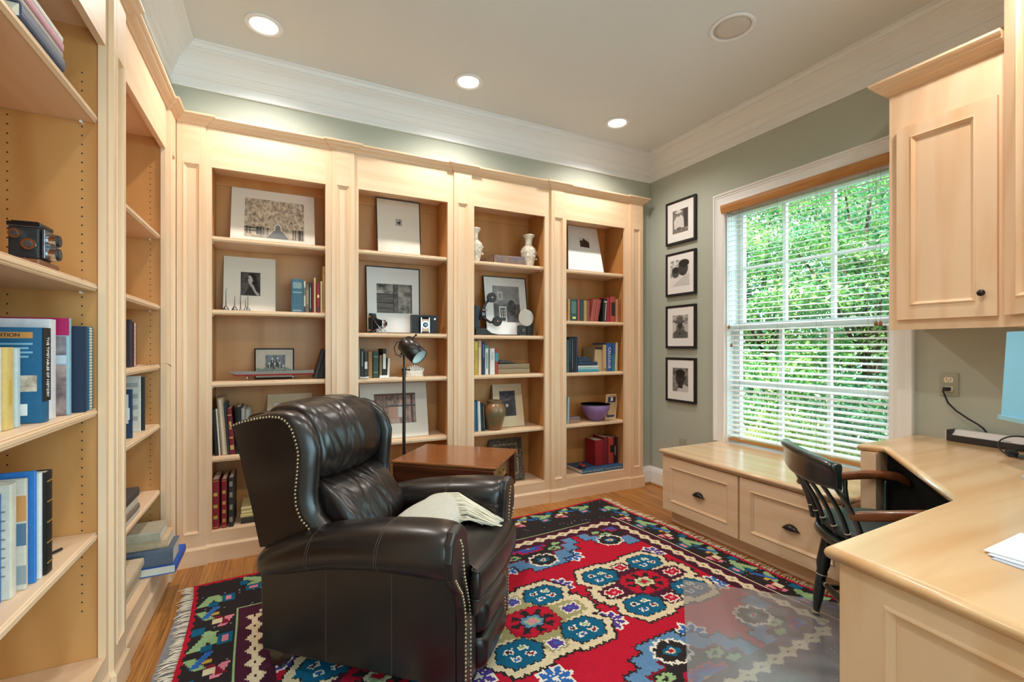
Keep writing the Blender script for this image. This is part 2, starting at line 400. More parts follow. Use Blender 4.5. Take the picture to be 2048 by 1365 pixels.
for (a0, a1), l in (((1.076, 1.205), 'pilaster on the left wall nearest the viewer, outside the photo'), ((1.948, 2.080), 'pilaster between the two bookcases of the left wall'),
                    ((2.812, 2.949), 'corner pilaster on the left wall, seen almost edge-on')):
    if a0 > 1.5: pilaster(fmL, a0, a1, l, M_Y)

def sweep(path, prof, i0=0, i1=None):
    """mitred sweep; outward is the right-hand side of the direction of travel; prof: (out, z)"""
    n = len(path); rings = []
    for i, p in enumerate(path):
        def nrm(a, b):
            dx, dy = b[0] - a[0], b[1] - a[1]; l = math.hypot(dx, dy); return (dy / l, -dx / l)
        n1 = nrm(path[i - 1], p) if i > 0 else None; n2 = nrm(p, path[i + 1]) if i < n - 1 else None
        if n1 is None: mi = n2
        elif n2 is None: mi = n1
        else:
            k = 1 + n1[0] * n2[0] + n1[1] * n2[1]; mi = ((n1[0] + n2[0]) / k, (n1[1] + n2[1]) / k)
        rings.append([Vector((p[0] + mi[0] * d, p[1] + mi[1] * d, z)) for d, z in prof])
    return rings
def steps(fr, pil, spans, axis):
    pts = []
    for lo, hi in spans: pts += [(lo, fr), (lo, pil), (hi, pil), (hi, fr)]
    return pts
PX0 = FX + 0.015; PY0 = FY - 0.015
left = [(FX, 1.00)] + [(x, y) for y, x in steps(FX, PX0, [(1.948, 2.080)], 0)] + [(FX, 2.812), (PX0, 2.812)]
backp = [(PX0, PY0), (-0.361, PY0), (-0.361, FY)] + steps(FY, PY0, [(0.272, 0.400), (1.043, 1.171), (1.812, 1.937)], 0) + [(2.572, FY), (2.572, PY0), (2.707, PY0), (2.707, 2.999)]
path = left + backp; kc = len(left)
CORN = [(0.0, 2.358), (0.006, 2.358), (0.008, 2.363), (0.014, 2.366), (0.015, 2.370), (0.022, 2.373), (0.031, 2.381), (0.034, 2.388), (0.041, 2.391), (0.045, 2.396), (0.045, 2.405), (-0.034, 2.405), (-0.030, 2.36)]
R = sweep(path, CORN)
b = MB(); b.loft(R[:kc + 1], smooth=False); tag(build('cornice', b, M_Y), 'stepped maple cornice along the top of the left wall bookcases', 'cornice', 'bookcase cornices')
b = MB(); b.loft(R[kc:], smooth=False); tag(build('cornice', b, M_X), 'stepped maple cornice along the top of the back wall bookcases', 'cornice', 'bookcase cornices')
PLIN = [(0.0, 0.0), (0.010, 0.0), (0.010, 0.084), (0.008, 0.088), (0.003, 0.094), (0.001, 0.099), (0.0, 0.099)]
R = sweep(path, PLIN)
b = MB(); b.loft(R[:kc + 1], smooth=False); tag(build('plinth_board', b, M_Y), 'maple plinth board along the foot of the left wall bookcases', 'plinth', 'bookcase plinths')
b = MB(); b.loft(R[kc:], smooth=False); tag(build('plinth_board', b, M_X), 'maple plinth board along the foot of the back wall bookcases', 'plinth', 'bookcase plinths')
# ================================================================= books
M_PAGE = mat('page_edges', '#E9E0CC', 0.8, var=0.15, vscale=(3, 3, 500))
M_PAGEOLD = mat('old_page_edges', '#B9A27C', 0.85, var=0.25, vscale=(3, 3, 400))
M_GOLD = mat('gilt_lettering', '#C9A95A', 0.35, metal=0.7)
M_INK = mat('black_ink', '#15151A', 0.6)
M_PAPERW = mat('white_paper', '#EDEAE4', 0.7)
def cloth(h): return mat('cover_' + h.lstrip('#'), h, 0.55, var=0.12, vscale=(60, 60, 60))
def bookM(wall, x, y, z, lean=0.0, tilt=0.0):
    M = Matrix.Translation((x, y, z))
    if wall == 'L': M = M @ Matrix.Rotation(math.pi / 2, 4, 'Z')
    if lean: M = M @ Matrix.Rotation(math.radians(lean), 4, 'Y')
    return M
def book(M, t, h, d, col, label, group=None, bands=(), page=None, cat='book', face=None, spiral=False, nm='book'):
    """local: x thickness, y depth from the spine inwards, z height; bands: (z0,z1,colour[,x0,x1]) on the spine"""
    r = thing(nm, label, cat, (0, 0, 0), group=group, M=M)
    b = MB(); ct = min(0.003, t * 0.18)
    if spiral:
        b.box(0, ct, 0.004, d, 0, h); b.box(t - ct, t, 0.004, d, 0, h)
    else:
        b.prism([(0, d), (0, 0.003), (t * 0.18, 0.0006), (t * 0.5, 0), (t * 0.82, 0.0006), (t, 0.003), (t, d), (t - ct, d), (t - ct, 0.0045), (ct, 0.0045), (ct, d)], 'z', 0, h)
    build('cover', b, cloth(col), r, local=True)
    b = MB(); b.box(ct + 0.0002, t - ct - 0.0002, 0.005, d - 0.004, 0.002, h - 0.003)
    build('page_block', b, page or M_PAGE, r, local=True)
    if spiral:
        b = MB(); n = max(6, int(h / 0.009))
        for i in range(n):
            z = 0.008 + i * (h - 0.016) / (n - 1)
            pts = [(t / 2 + (t / 2 + 0.002) * math.cos(a), 0.005 + 0.006 * math.sin(a), z) for a in [q * math.pi / 3 for q in range(7)]]
            b.tube(pts, 0.0008, 4)
        build('spiral_binding', b, M_INK, r, local=True)
    for k, bd in enumerate(bands):
        z0, z1, c = bd[:3]; x0, x1 = bd[3:5] if len(bd) > 3 else (0.14, 0.86)
        b = MB(); b.box(t * x0, t * x1, -0.0006, 0.0012, z0 * h, z1 * h)
        build('spine_label', b, c if not isinstance(c, str) else flat(c, 0.5), r, local=True)
    if face: face(r, t, h, d)
    return r
def gilt(*zz):  # thin gold rules
    return [(z, z + 0.014, M_GOLD) for z in zz]
def row(wall, z, specs, where, group, yf=3.03, depth=0.15):
    for i, sp in enumerate(specs):
        u0, u1, vt, col, desc = sp[:5]; o = sp[5] if len(sp) > 5 else {}
        y = o.get('yf', yf); d = o.get('depth', depth); ub = o.get('ub', u0)
        p0, p1 = onY(ub, 700, y), onY(ub + (u1 - u0), 700, y); top = onY((u0 + u1) / 2, vt, y)
        t = p1.x - p0.x - 0.0008; h = min(top.z - z, 0.36)
        lean = o.get('lean', 0)
        if lean: h = h / math.cos(math.radians(lean)) * 0.99
        zz = z + 0.0006 + (math.sin(math.radians(abs(lean))) * t if lean > 0 else 0)
        lab = '%s, %s from left %s' % (desc, ORD[i], where)
        book(bookM('B', p0.x, y, zz, lean), t, h, d, col, lab, group, o.get('bands', ()), o.get('page'), face=o.get('face'), spiral=o.get('spiral', False), nm=o.get('nm', 'book'))
S1, S2, S3, S4, S5 = 1.778, 1.374, 0.974, 0.561, 0.162
row('B', 1.374, [
    (582.4, 607.0, 558.6, '#3C6478', 'thick teal-blue gilt book', dict(bands=[(0.72, 0.90, mat('worn_gilt', '#8FA9A8', 0.5, var=0.6, vscale=(160, 160, 160))), (0.58, 0.62, '#7E9BA0'), (0.04, 0.08, '#7E9BA0')], depth=0.17)),
    (607.6, 611.8, 563, '#D9D2C4', 'slim white and black book', dict(bands=[(0.0, 0.2, '#222228', 0.1, 0.9), (0.55, 0.8, '#6B6360', 0.1, 0.9)])),
    (612, 618.4, 570, '#7B6A58', 'short mottled grey-brown book', dict(bands=[(0.3, 0.8, '#9A8A74')])),
    (618.6, 623.6, 566, '#1E3A2C', 'slim dark green book with pale lettering', dict(bands=[(0.15, 0.85, '#A9B39A', 0.35, 0.65)])),
    (623.8, 627.6, 566, '#7A1620', 'slim dark red book'),
    (627.8, 632, 556, '#D8B987', 'thin tall buff book', dict(depth=0.14)),
    (632.4, 640.8, 566, '#8E1524', 'red book with small gilt emblem', dict(bands=[(0.5, 0.6, M_GOLD, 0.3, 0.7), (0.06, 0.2, '#3A1017')])),
    (641, 645.2, 563, '#DCC7A0', 'slim cream book'),
    (645.4, 652, 533, '#B58F58', 'tall worn tan book', dict(bands=[(0.85, 0.87, '#8A683A'), (0.1, 0.12, '#8A683A')]))],
    'beside the portrait print', 'small books beside the portrait print')
row('B', 0.974, [(627.0, 634.5, 699, '#2A2624', 'grey-black leaning book', dict(lean=16, depth=0.13)), (634.6, 650, 699, '#191617', 'black leaning book', dict(lean=16, depth=0.13, ub=635.5))],
    'by the model ship', 'leaning black books by the model ship', yf=3.04)
row('B', 0.561, [
    (424.6, 432, 822, '#17171A', 'black folder leaning left', dict(lean=-3.5, ub=429.6, depth=0.2)),
    (432.5, 436.5, 818, '#E3DDD0', 'thin white folder leaning left', dict(lean=-3.5, ub=437.4, depth=0.2)),
    (436.5, 449, 796, '#B59A78', 'tall tan and white folder', dict(lean=-4, ub=442.8, depth=0.2, bands=[(0.0, 0.97, '#D9CDB8', 0.3, 0.7)])),
    (449.2, 454, 806, '#2C3B40', 'slim slate folder', dict(lean=-4, ub=455.3, depth=0.18)),
    (454.5, 465, 817.7, '#7A1526', 'red leather book with gilt panels', dict(lean=-4, ub=460.2, depth=0.17, bands=[(0.1, 0.2, M_GOLD), (0.35, 0.38, M_GOLD), (0.55, 0.72, M_GOLD, 0.3, 0.7), (0.85, 0.87, M_GOLD)])),
    (466.5, 478, 815, '#121214', 'black ring binder', dict(depth=0.2, ub=470.6)),
    (478.5, 487, 818, '#8D939A', 'grey spiral notebook', dict(depth=0.2, spiral=True, ub=482.2)),
    (487.2, 496, 821, '#AFC3CC', 'pale blue spiral notebook', dict(depth=0.2, spiral=True, ub=490.8))],
    'behind the recliner top', 'folders and books behind the recliner')
LEA = lambda *a: [(z, z + 0.07, M_GOLD, 0.22, 0.78) for z in a] + [(0.03, 0.04, M_GOLD), (0.96, 0.97, M_GOLD)]
row('B', 0.1625, [
    (423.6, 438.7, 960, '#8A1420', 'large red leather book', dict(bands=LEA(0.2, 0.42, 0.66), depth=0.2)),
    (442.4, 454, 959.5, '#84141E', 'slimmer red leather book', dict(bands=LEA(0.12, 0.3, 0.48, 0.7), depth=0.2)),
    (456.8, 467.5, 956, '#2B2625', 'dark grey leather book', dict(bands=[(z, z + 0.1, '#8F877A', 0.2, 0.8) for z in (0.1, 0.35, 0.6, 0.82)], depth=0.2))],
    'at the foot behind the recliner', 'leather books on the lowest shelf', yf=3.0)
row('B', 0.9695, [
    (716.3, 720.7, 697.4, '#7E8676', 'grey-green book'),
    (721, 728, 698, '#20211F', 'black book with worn spine', dict(bands=[(0.4, 0.9, '#8C8C84', 0.4, 0.7)])),
    (728.4, 736, 704, '#30332E', 'dark book with white spine label', dict(bands=[(0.35, 0.62, '#D8D5CB')])),
    (736.5, 744.8, 704, '#9A7448', 'mottled tan book', dict(bands=[(0.88, 0.9, '#6E4E2A')])),
    (746, 757.4, 704, '#2E4B40', 'round-backed green book', dict(bands=gilt(0.2, 0.8))),
    (759.2, 764.4, 711, '#8B7656', 'short brown book'),
    (764.8, 773, 698, '#1A1B1C', 'black book with tall white label', dict(bands=[(0.3, 0.82, '#D9D6CE')])),
    (773.3, 778, 717, '#E2DCCB', 'short white book', dict(lean=2.5, ub=774.2))],
    'behind the floor lamp', 'books behind the floor lamp')
row('B', 0.9695, [
    (948.8, 956.4, 683, '#C7A233', 'gold patterned book with dark top', dict(bands=[(0.72, 0.99, '#C9C04A', 0.1, 0.75), (0.1, 0.7, mat('gilt_pattern', '#E0C050', 0.4, col2='#8A6510', vscale=(300, 300, 300)), 0.08, 0.92)])),
    (956.8, 963.4, 682, '#C9A08C', 'pink-backed tall book', dict(bands=[(0, 0.8, '#E0CDB2', 0.05, 0.75)])),
    (964, 970.4, 683, '#1C2C4A', 'tall navy book', dict(bands=[(0.5, 0.9, '#53719A', 0.3, 0.7)])),
    (970.6, 977.4, 691.5, '#D9DED8', 'white book with teal top', dict(bands=[(0.9, 1.0, '#3C8088', 0, 1), (0.2, 0.75, '#6A7B78', 0.35, 0.65)])),
    (977.6, 979.6, 700, '#39424A', 'thin slate book'),
    (979.8, 990, 697.5, '#E7E3DA', 'thick white book', dict(bands=[(0.55, 0.85, '#B7C0BB', 0.35, 0.65)])),
    (990.4, 996.4, 697, '#A13A32', 'red and teal book', dict(bands=[(0.5, 0.82, '#3D97A0', 0, 1)]))],
    'beside the old stacked books', 'books beside the stacked old books')
row('B', 0.5675, [
    (948.6, 952.3, 804, '#3A6E96', 'slim blue book'), (952.5, 955.8, 803, '#2E5F7E', 'slim steel-blue book'),
    (956, 961.6, 803, '#DCD8CC', 'white book', dict(lean=-2, ub=957)), (961.8, 965.4, 806, '#263038', 'slim black book', dict(lean=-2, ub=962.8)),
    (965.6, 970, 808, '#1F2D33', 'dark book with speckled spine', dict(lean=-2, ub=966.4, bands=[(0.1, 0.9, '#7C8A88', 0.4, 0.6)]))],
    'left of the stoneware jar', 'books left of the stoneware jar')
row('B', 1.3725, [
    (1135.6, 1140.8, 598.7, '#B88E62', 'tan old book', dict(bands=gilt(0.6, 0.75))),
    (1141, 1154.4, 599, '#254B47', 'thick teal-green book', dict(bands=[(0.1, 0.2, M_GOLD, 0.3, 0.8), (0.35, 0.9, mat('worn_teal', '#5E857C', 0.6, var=0.5, vscale=(200, 200, 200)))])),
    (1155, 1160, 598.7, '#A34A42', 'slim faded red book'),
    (1160.3, 1167.8, 599.7, '#21404A', 'dark blue-green book'),
    (1168, 1174.2, 601.5, '#A98F55', 'beige flecked book'),
    (1174.4, 1180, 601.5, '#8F4438', 'brown-red book'),
    (1180.2, 1188, 599.5, '#A34E44', 'faded red book leaning right', dict(lean=11, ub=1180.6)),
    (1188.4, 1196, 599.5, '#9C463C', 'darker faded red book leaning right', dict(lean=11, ub=1188.8)),
    (1204.6, 1212, 598, '#1B1A1C', 'black book with white lettering', dict(lean=4, ub=1205.6, bands=[(0.05, 0.8, '#B9B4AC', 0.55, 0.75), (0.84, 0.9, '#CFCBC2')])),
    (1213.6, 1221, 595.7, '#9B1C2C', 'bright red book'),
    (1221.4, 1231.6, 594, '#A8473E', 'red book with black spine label', dict(bands=[(0.25, 0.78, '#1C1A1C')])),
    (1232, 1237.4, 598.7, '#B9825A', 'tan-red book'),
    (1237.8, 1243.4, 600, '#9E5A3C', 'brown book', dict(bands=gilt(0.8, 0.85)))],
    'on the red book shelf', 'old books on the red book shelf')
row('B', 0.9675, [
    (1135.4, 1137.6, 680, '#5C8E9A', 'thin teal-white folder'), (1138, 1142.6, 674.8, '#16171B', 'black binder', dict(bands=[(0.3, 0.9, '#3B4756', 0.3, 0.7)])),
    (1143, 1147, 675, '#22242A', 'charcoal binder', dict(bands=[(0.1, 0.95, '#8C97A0', 0.4, 0.6)])), (1147.3, 1151.2, 674, '#1A2233', 'dark navy binder'),
    (1151.5, 1155.6, 674, '#222F4C', 'navy binder')],
    'beside the horizontal book stack', 'dark binders beside the horizontal stack', depth=0.2)
def calc(r, t, h, d):
    W = WM[r.name]
    o = W @ Vector((t / 2, -0.0012, h * 0.48))
    xd = W.to_3x3() @ Vector((0, 0, -1)); yd = W.to_3x3() @ Vector((1, 0, 0))
    lettering('title_lettering', 'CALCULUS', t * 0.62, frame3(o, xd, yd), M_PAPERW, r)
row('B', 0.9675, [
    (1190, 1206.4, 694.8, '#C3AA7E', 'thick beige book with dark top edge', dict(bands=[(0.9, 1.0, '#2A2420', 0, 1)], depth=0.17, yf=3.05, lean=2, ub=1189)),
    (1207, 1213, 690, '#BFA173', 'tan book', dict(bands=[(0.05, 0.1, '#6E552F')], depth=0.17)),
    (1213.2, 1224.4, 687, '#27559A', 'blue textbook with white lettering', dict(depth=0.19, face=calc)),
    (1224.8, 1230.6, 687, '#2D7A8E', 'teal and blue book', dict(bands=[(0.6, 1.0, '#274F8C', 0, 1)])),
    (1230.9, 1236.2, 685, '#CDB994', 'cream book', dict(lean=2, ub=1230.2))],
    'right of the horizontal stack', 'upright books right of the horizontal stack')
row('B', 0.5655, [(1134.6, 1139, 795, '#9FB6C0', 'pale blue book leaning beside the small box', dict(lean=1, ub=1134.6))], 'beside the small box', None)

# stacks that lie flat: (u0,u1,v_top,v_bottom) of the visible ends
def flat_stack(z, yf, items, group, depth=0.16, rot=0.0):
    for u0, u1, th, col, lab, page in items:
        p0, p1 = onY(u0, 700, yf), onY(u1, 700, yf); w = p1.x - p0.x
        # local frame: thickness up, height (spine length) along +x, depth into the shelf
        M = Matrix.Translation((p0.x, yf, z + th)) @ Matrix.Rotation(rot, 4, 'Z') @ Matrix(((0, 0, 1, 0), (0, 1, 0, 0), (-1, 0, 0, 0), (0, 0, 0, 1)))
        book(M, th - 0.0006, w, depth, col, lab, group, page=page)
        z += th
flat_stack(0.9675, 3.03, [(1156.4, 1198.5, 0.017, '#3C98B4', 'bright blue flat book at the bottom of the horizontal stack', None), (1156.4, 1197, 0.020, '#8FC0C4', 'pale teal flat book, second from the bottom', None),
    (1156.4, 1197, 0.013, '#E4E3DE', 'thin white flat book in the middle of the horizontal stack', None), (1156.4, 1195, 0.032, '#223552', 'thick navy flat book with white stripes', None),
    (1156.4, 1181, 0.026, '#1F3A55', 'small navy flat book near the top of the horizontal stack', None), (1156.4, 1172.6, 0.014, '#27405E', 'smallest navy flat book on top of the horizontal stack', None)], 'flat books in the horizontal stack')
flat_stack(0.9695, 3.03, [(996.4, 1059.6, 0.036, '#94805E', 'lower of two weathered old books lying flat', M_PAGEOLD), (996.4, 1059.0, 0.037, '#8B775A', 'upper of two weathered old books lying flat', M_PAGEOLD)], 'weathered old books lying flat', 0.14)
flat_stack(0.1625, 3.02, [(482, 511, 0.035, '#2C2A28', 'dark bottom book of the low stack beside the leather books', None), (481, 510, 0.022, '#D8C98A', 'lower yellow pad of the low stack', None), (482.5, 511, 0.016, '#E5D998', 'middle yellow pad of the low stack', None), (482, 509, 0.02, '#CFC08C', 'upper buff pad of the low stack', None)], 'low stack of yellow pads', 0.2)

# the blue atlas and the red books that stand on it
AY0 = 2.992; p0 = onY(1165, 700, AY0); p1 = onY(1249.6, 700, AY0)
M = Matrix.Translation((p0.x - 0.055, AY0, 0.1625 + 0.033)) @ Matrix(((0, 0, 1, 0), (0, 1, 0, 0), (-1, 0, 0, 0), (0, 0, 0, 1)))
M_ATL = None
aw = p1.x - p0.x
M = Matrix.Translation((p0.x, AY0, 0.1625 + 0.033)) @ Matrix(((0, 0, 1, 0), (0, 1, 0, 0), (-1, 0, 0, 0), (0, 0, 0, 1)))
def atlas_face(r, t, h, d):
    lettering('title_lettering', 'NATIONAL GEOGRAPHIC  ATLAS OF THE WORLD  5', 0.019, frame3((p0.x + aw / 2, AY0 - 0.0012, 0.1625 + 0.017), (1, 0, 0), (0, 0, 1)), flat('#A9C3D2', 0.5), r, sx=0.93)
book(M, 0.032, aw, 0.235, '#2F5578', 'large blue atlas lying flat under the red books', face=atlas_face)
row('B', 0.1955, [
    (1191, 1208, 881, '#9C1A28', 'bright red book', dict(depth=0.14, yf=3.06)), (1208.3, 1217, 875, '#7C1B2C', 'maroon book', dict(depth=0.15, yf=3.06)),
    (1217.4, 1227.4, 876, '#B8423C', 'pink-red book with black spine panel', dict(bands=[(0.42, 0.7, '#1B1718', 0.3, 1.0)], depth=0.15, yf=3.06)),
    (1227.7, 1233.4, 874, '#241C1E', 'black book with pale lettering', dict(bands=[(0.3, 0.65, '#9B8F84', 0.35, 0.65)], depth=0.15, yf=3.06)), (1233.7, 1241, 875, '#5B1A22', 'dark maroon book', dict(depth=0.15, yf=3.06))],
    'on the blue atlas', 'red books standing on the blue atlas')

# ---- left wall, near bookcase, the shelf at desk height: (Y0, Y1, spine X, u, v of the top, colour ...)
def lrow(z, specs, where, group, depth=0.2):
    for i, sp in enumerate(specs):
        y0, y1, xs, u, v, col, desc = sp[:7]; o = sp[7] if len(sp) > 7 else {}
        h = onX(u, v, xs).z - z
        book(bookM('L', xs, y0, z + 0.0006, o.get('lean', 0)), y1 - y0 - 0.001, h, o.get('depth', depth), col, '%s, %s from left %s' % (desc, ORD[i], where), group, o.get('bands', ()), o.get('page'), face=o.get('face'), spiral=o.get('spiral', False))
def patch(r, name, x, y0, y1, z0, z1, m, e=0.0006):
    """a printed patch on the front board (local x = 0 side)"""
    b = MB(); b.box(x - e, x + 0.0004, y0, y1, z0, z1); build(name, b, m if not isinstance(m, str) else flat(m, 0.5), r, local=True)
def lface_text(r, txt, size, y, z, m, t=0.0):
    W = WM[r.name]; R3 = W.to_3x3()
    lettering('cover_lettering', txt, size, frame3(W @ Vector((-0.0012, y, z)), R3 @ Vector((0, -1, 0)), R3 @ Vector((0, 0, 1))), m, r)
def timetables(r, t, h, d):
    patch(r, 'cover_band', 0, 0.02, 0.18, h - 0.028, h - 0.012, '#C98B4A')
    lface_text(r, 'REVISED EDITION', 0.013, 0.095, h - 0.020, M_INK)
    for k in range(4): patch(r, 'cover_text', 0, 0.02 + 0.008 * (k % 2), 0.17, h - 0.045 - k * 0.011, h - 0.040 - k * 0.011, '#7FB0C4')
    patch(r, 'cover_picture', 0, 0.012, 0.05, h * 0.33, h * 0.50, mat('cover_photo', '#D9CDB8', 0.5, col2='#7A5A44', vscale=(40, 40, 40)))
    patch(r, 'cover_picture', 0, 0.05, 0.1, h * 0.38, h * 0.46, '#4A2E2A')
    patch(r, 'barcode', 0, 0.03, 0.085, 0.02, 0.05, '#E8E8E6')
    W = WM[r.name]; R3 = W.to_3x3()
    b = MB(); b.box(0.0, t, -0.0008, 0.001, 0.055, h); build('spine_label', b, M_INK, r, local=True)
    lettering('title_lettering', 'THE TIMETABLES OF HISTORY', 0.019, frame3(W @ Vector((t / 2, -0.002, h * 0.58)), R3 @ Vector((0, 0, -1)), R3 @ Vector((1, 0, 0))), M_PAPERW, r, sx=0.62)
def photo_book(r, t, h, d):
    patch(r, 'cover_band', 0, 0.0, d, h - 0.05, h, '#A81254'); P1 = mat('sepia_picture', '#B39A92', 0.5, col2='#5C4A50', vscale=(25, 25, 25))
    patch(r, 'cover_picture', 0, 0.006, d, h * 0.62, h - 0.052, mat('cloud_picture', '#8F8A8E', 0.5, col2='#5A5258', vscale=(30, 30, 30)))
    patch(r, 'cover_picture', 0, 0.006, d, h * 0.53, h * 0.615, '#B9C4CE'); patch(r, 'cover_picture', 0, 0.006, d, 0.0, h * 0.52, P1)
lrow(0.9705, [
    (1.440, 1.500, -0.582, 10, 696, '#E6E6E2', 'thick white book', {}),
    (1.502, 1.544, -0.578, 20, 695.5, '#D9BE74', 'yellow book', dict(bands=[(0.3, 0.6, '#C9A850', 0.3, 0.6)])),
    (1.546, 1.568, -0.576, 38, 697, '#B9CBD2', 'slim pale blue book', {}),
    (1.620, 1.663, -0.554, 90, 656.5, '#1E5F86', 'blue history book with black spine', dict(face=timetables, depth=0.21)),
    (1.680, 1.724, -0.560, 108, 640, '#DAD7DA', 'large white book', dict(depth=0.23)),
    (1.768, 1.791, -0.549, 140, 637.5, '#8FB4C2', 'photo-covered book with magenta top', dict(face=photo_book, depth=0.22)),
    (1.826, 1.852, -0.531, 172, 653.5, '#1B2A44', 'dark navy binder', dict(depth=0.22)),
    (1.864, 1.898, -0.528, 182, 654.5, '#1F6F88', 'teal spiral notebook', dict(depth=0.2, spiral=True))],
    'on the near left shelf', 'books on the near left shelf')
lrow(0.5695, [
    (1.475, 1.505, -0.585, 6, 988, '#2B68B4', 'blue front book', {}),
    (1.508, 1.540, -0.572, 20, 971.6, '#DCD6C6', 'cream book with printed cover', dict(face=lambda r, t, h, d: [patch(r, 'cover_text', 0, 0.01, 0.1, z * h, z * h + 0.004, '#8A8A86') for z in (0.2, 0.28, 0.36, 0.44, 0.52, 0.6, 0.68, 0.76)])),
    (1.552, 1.566, -0.562, 40, 965, '#CFC6B8', 'picture-covered magazine', dict(face=lambda r, t, h, d: [patch(r, 'cover_picture', 0, 0.0, 0.1, a * h, b_ * h, c) for a, b_, c in ((0.05, 0.22, '#8D979C'), (0.4, 0.6, '#55718C'), (0.62, 0.85, '#C48B52'))])),
    (1.585, 1.594, -0.556, 52, 953, '#2E74BE', 'tall blue folder', {}),
    (1.604, 1.618, -0.553, 58, 960, '#D9D9D6', 'white ring folder', {}),
    (1.626, 1.668, -0.549, 75, 956, '#1C1918', 'black book with gilt spine', dict(bands=gilt(0.1, 0.3, 0.5, 0.7, 0.9)))],
    'on the low near left shelf', 'books on the low near left shelf')
def lflat(z, items, group):
    for y0, y1, xs, th, col, lab, o in items:
        # spine faces the room (+X); spine length runs along Y; optional turn about the vertical
        M = Matrix.Translation((xs, y0, z + th)) @ Matrix.Rotation(math.radians(o.get('rot', 0)), 4, 'Z') @ Matrix(((0, -1, 0, 0), (0, 0, 1, 0), (-1, 0, 0, 0), (0, 0, 0, 1)))
        book(M, th - 0.0006, y1 - y0, o.get('depth', 0.2), col, lab, group, page=o.get('page'))
        z += th
lflat(1.9185, [
    (1.56, 1.745, -0.548, 0.016, '#9A9AA0', 'thin grey book lowest in the top-shelf stack', {}), (1.50, 1.735, -0.550, 0.009, '#D9CFC0', 'thin cream booklet in the top-shelf stack', {}),
    (1.485, 1.730, -0.545, 0.036, '#3C4A66', 'thick slate-blue book in the top-shelf stack', {}), (1.46, 1.725, -0.548, 0.018, '#A8A094', 'grey-tan book above the slate-blue one', {}),
    (1.45, 1.725, -0.546, 0.026, '#C98C98', 'white book with pink spine edge', {}), (1.42, 1.728, -0.549, 0.020, '#E4DDD4', 'white book on top of the top-shelf stack', {})], 'stack on the top left shelf')
# ---- left wall, far bookcase
lrow(1.0835, [
    (2.30, 2.356, -0.566, 262, 623, '#1B1A1E', 'tall black book', {}), (2.40, 2.44, -0.556, 270, 641.5, '#2C2C34', 'charcoal book', {}),
    (2.462, 2.50, -0.553, 284, 646.8, '#6E1526', 'maroon spiral book', dict(spiral=True))], 'on the narrow middle shelf', 'dark books on the narrow shelf')
lrow(0.7915, [
    (2.24, 2.275, -0.572, 262, 752, '#C9D2D6', 'pale paperback', {}), (2.285, 2.32, -0.572, 275, 752, '#4C86A6', 'light blue paperback', {}),
    (2.40, 2.415, -0.549, 281, 775, '#1F3A56', 'navy book with white card', dict(depth=0.16, face=lambda r, t, h, d: [patch(r, 'cover_card', 0, 0.012, 0.12, h * 0.3, h * 0.9, '#D8D6D4'), patch(r, 'barcode', 0, 0.008, 0.05, h * 0.38, h * 0.62, '#EDEDEB')])),
    (2.565, 2.575, -0.557, 297, 749.5, '#D8D2C6', 'white printed folder', dict(face=lambda r, t, h, d: [patch(r, 'cover_text', 0, 0.01, 0.1, z * h, z * h + 0.02, '#A7A49E') for z in (0.2, 0.4, 0.6, 0.8)])),
    (2.60, 2.622, -0.551, 303, 752, '#26282E', 'black framed folder', {})], 'below the spiral book', 'papers below the spiral book')
lflat(0.4675, [(2.18, 2.46, -0.536, 0.016, '#E0D8CC', 'cream booklet lowest on the narrow shelf', {}), (2.2, 2.45, -0.534, 0.026, '#8C7A68', 'brown-grey book on the narrow shelf', {}), (2.16, 2.43, -0.536, 0.034, '#D8CBB4', 'pale thick book on the narrow shelf', {}),
    (2.15, 2.44, -0.533, 0.036, '#4A4643', 'dark grey book on the narrow shelf pile', {})], 'pile on the narrow shelf')
# jutting stack at the foot of the far bookcase: spines towards the viewer, fore-edges towards the room
M_PAGEC = mat('pale_pages', '#E4DED2', 0.8, var=0.18, vscale=(3, 3, 420))
def jut(z, items, group):
    for xr, y0, ln, dp, th, col, lab in items:
        M = Matrix.Translation((xr - ln, y0, z + th)) @ Matrix(((0, 0, 1, 0), (0, 1, 0, 0), (-1, 0, 0, 0), (0, 0, 0, 1)))
        book(M, th - 0.0006, ln, dp, col, lab, group, page=M_PAGEC); z += th
lflat(0.1625, [(2.505, 2.745, -0.418, 0.038, '#1F5CC0', 'bright blue book jutting out lowest in the floor stack', dict(depth=0.30))], 'jutting floor stack')
jut(0.2005, [(-0.430, 2.508, 0.30, 0.15, 0.074, '#5F6877', 'thick slate-grey box file in the jutting stack'), (-0.452, 2.525, 0.27, 0.145, 0.042, '#D8B48C', 'tan book with white pages in the jutting stack'),
    (-0.474, 2.495, 0.25, 0.155, 0.044, '#B3A78E', 'beige book with pale green top, topping the jutting stack')], 'jutting floor stack')
lflat(0.1625, [(2.20, 2.44, -0.536, 0.03, '#D9CDB6', 'cream booklet lowest in the low front pile', dict(depth=0.2)), (2.19, 2.45, -0.53, 0.042, '#C9B08C', 'buff book in the low front pile', dict(depth=0.2)), (2.2, 2.46, -0.522, 0.034, '#DCC4A4', 'pale magazine pile top with printed cover', dict(depth=0.22))], 'low front pile')
b = None
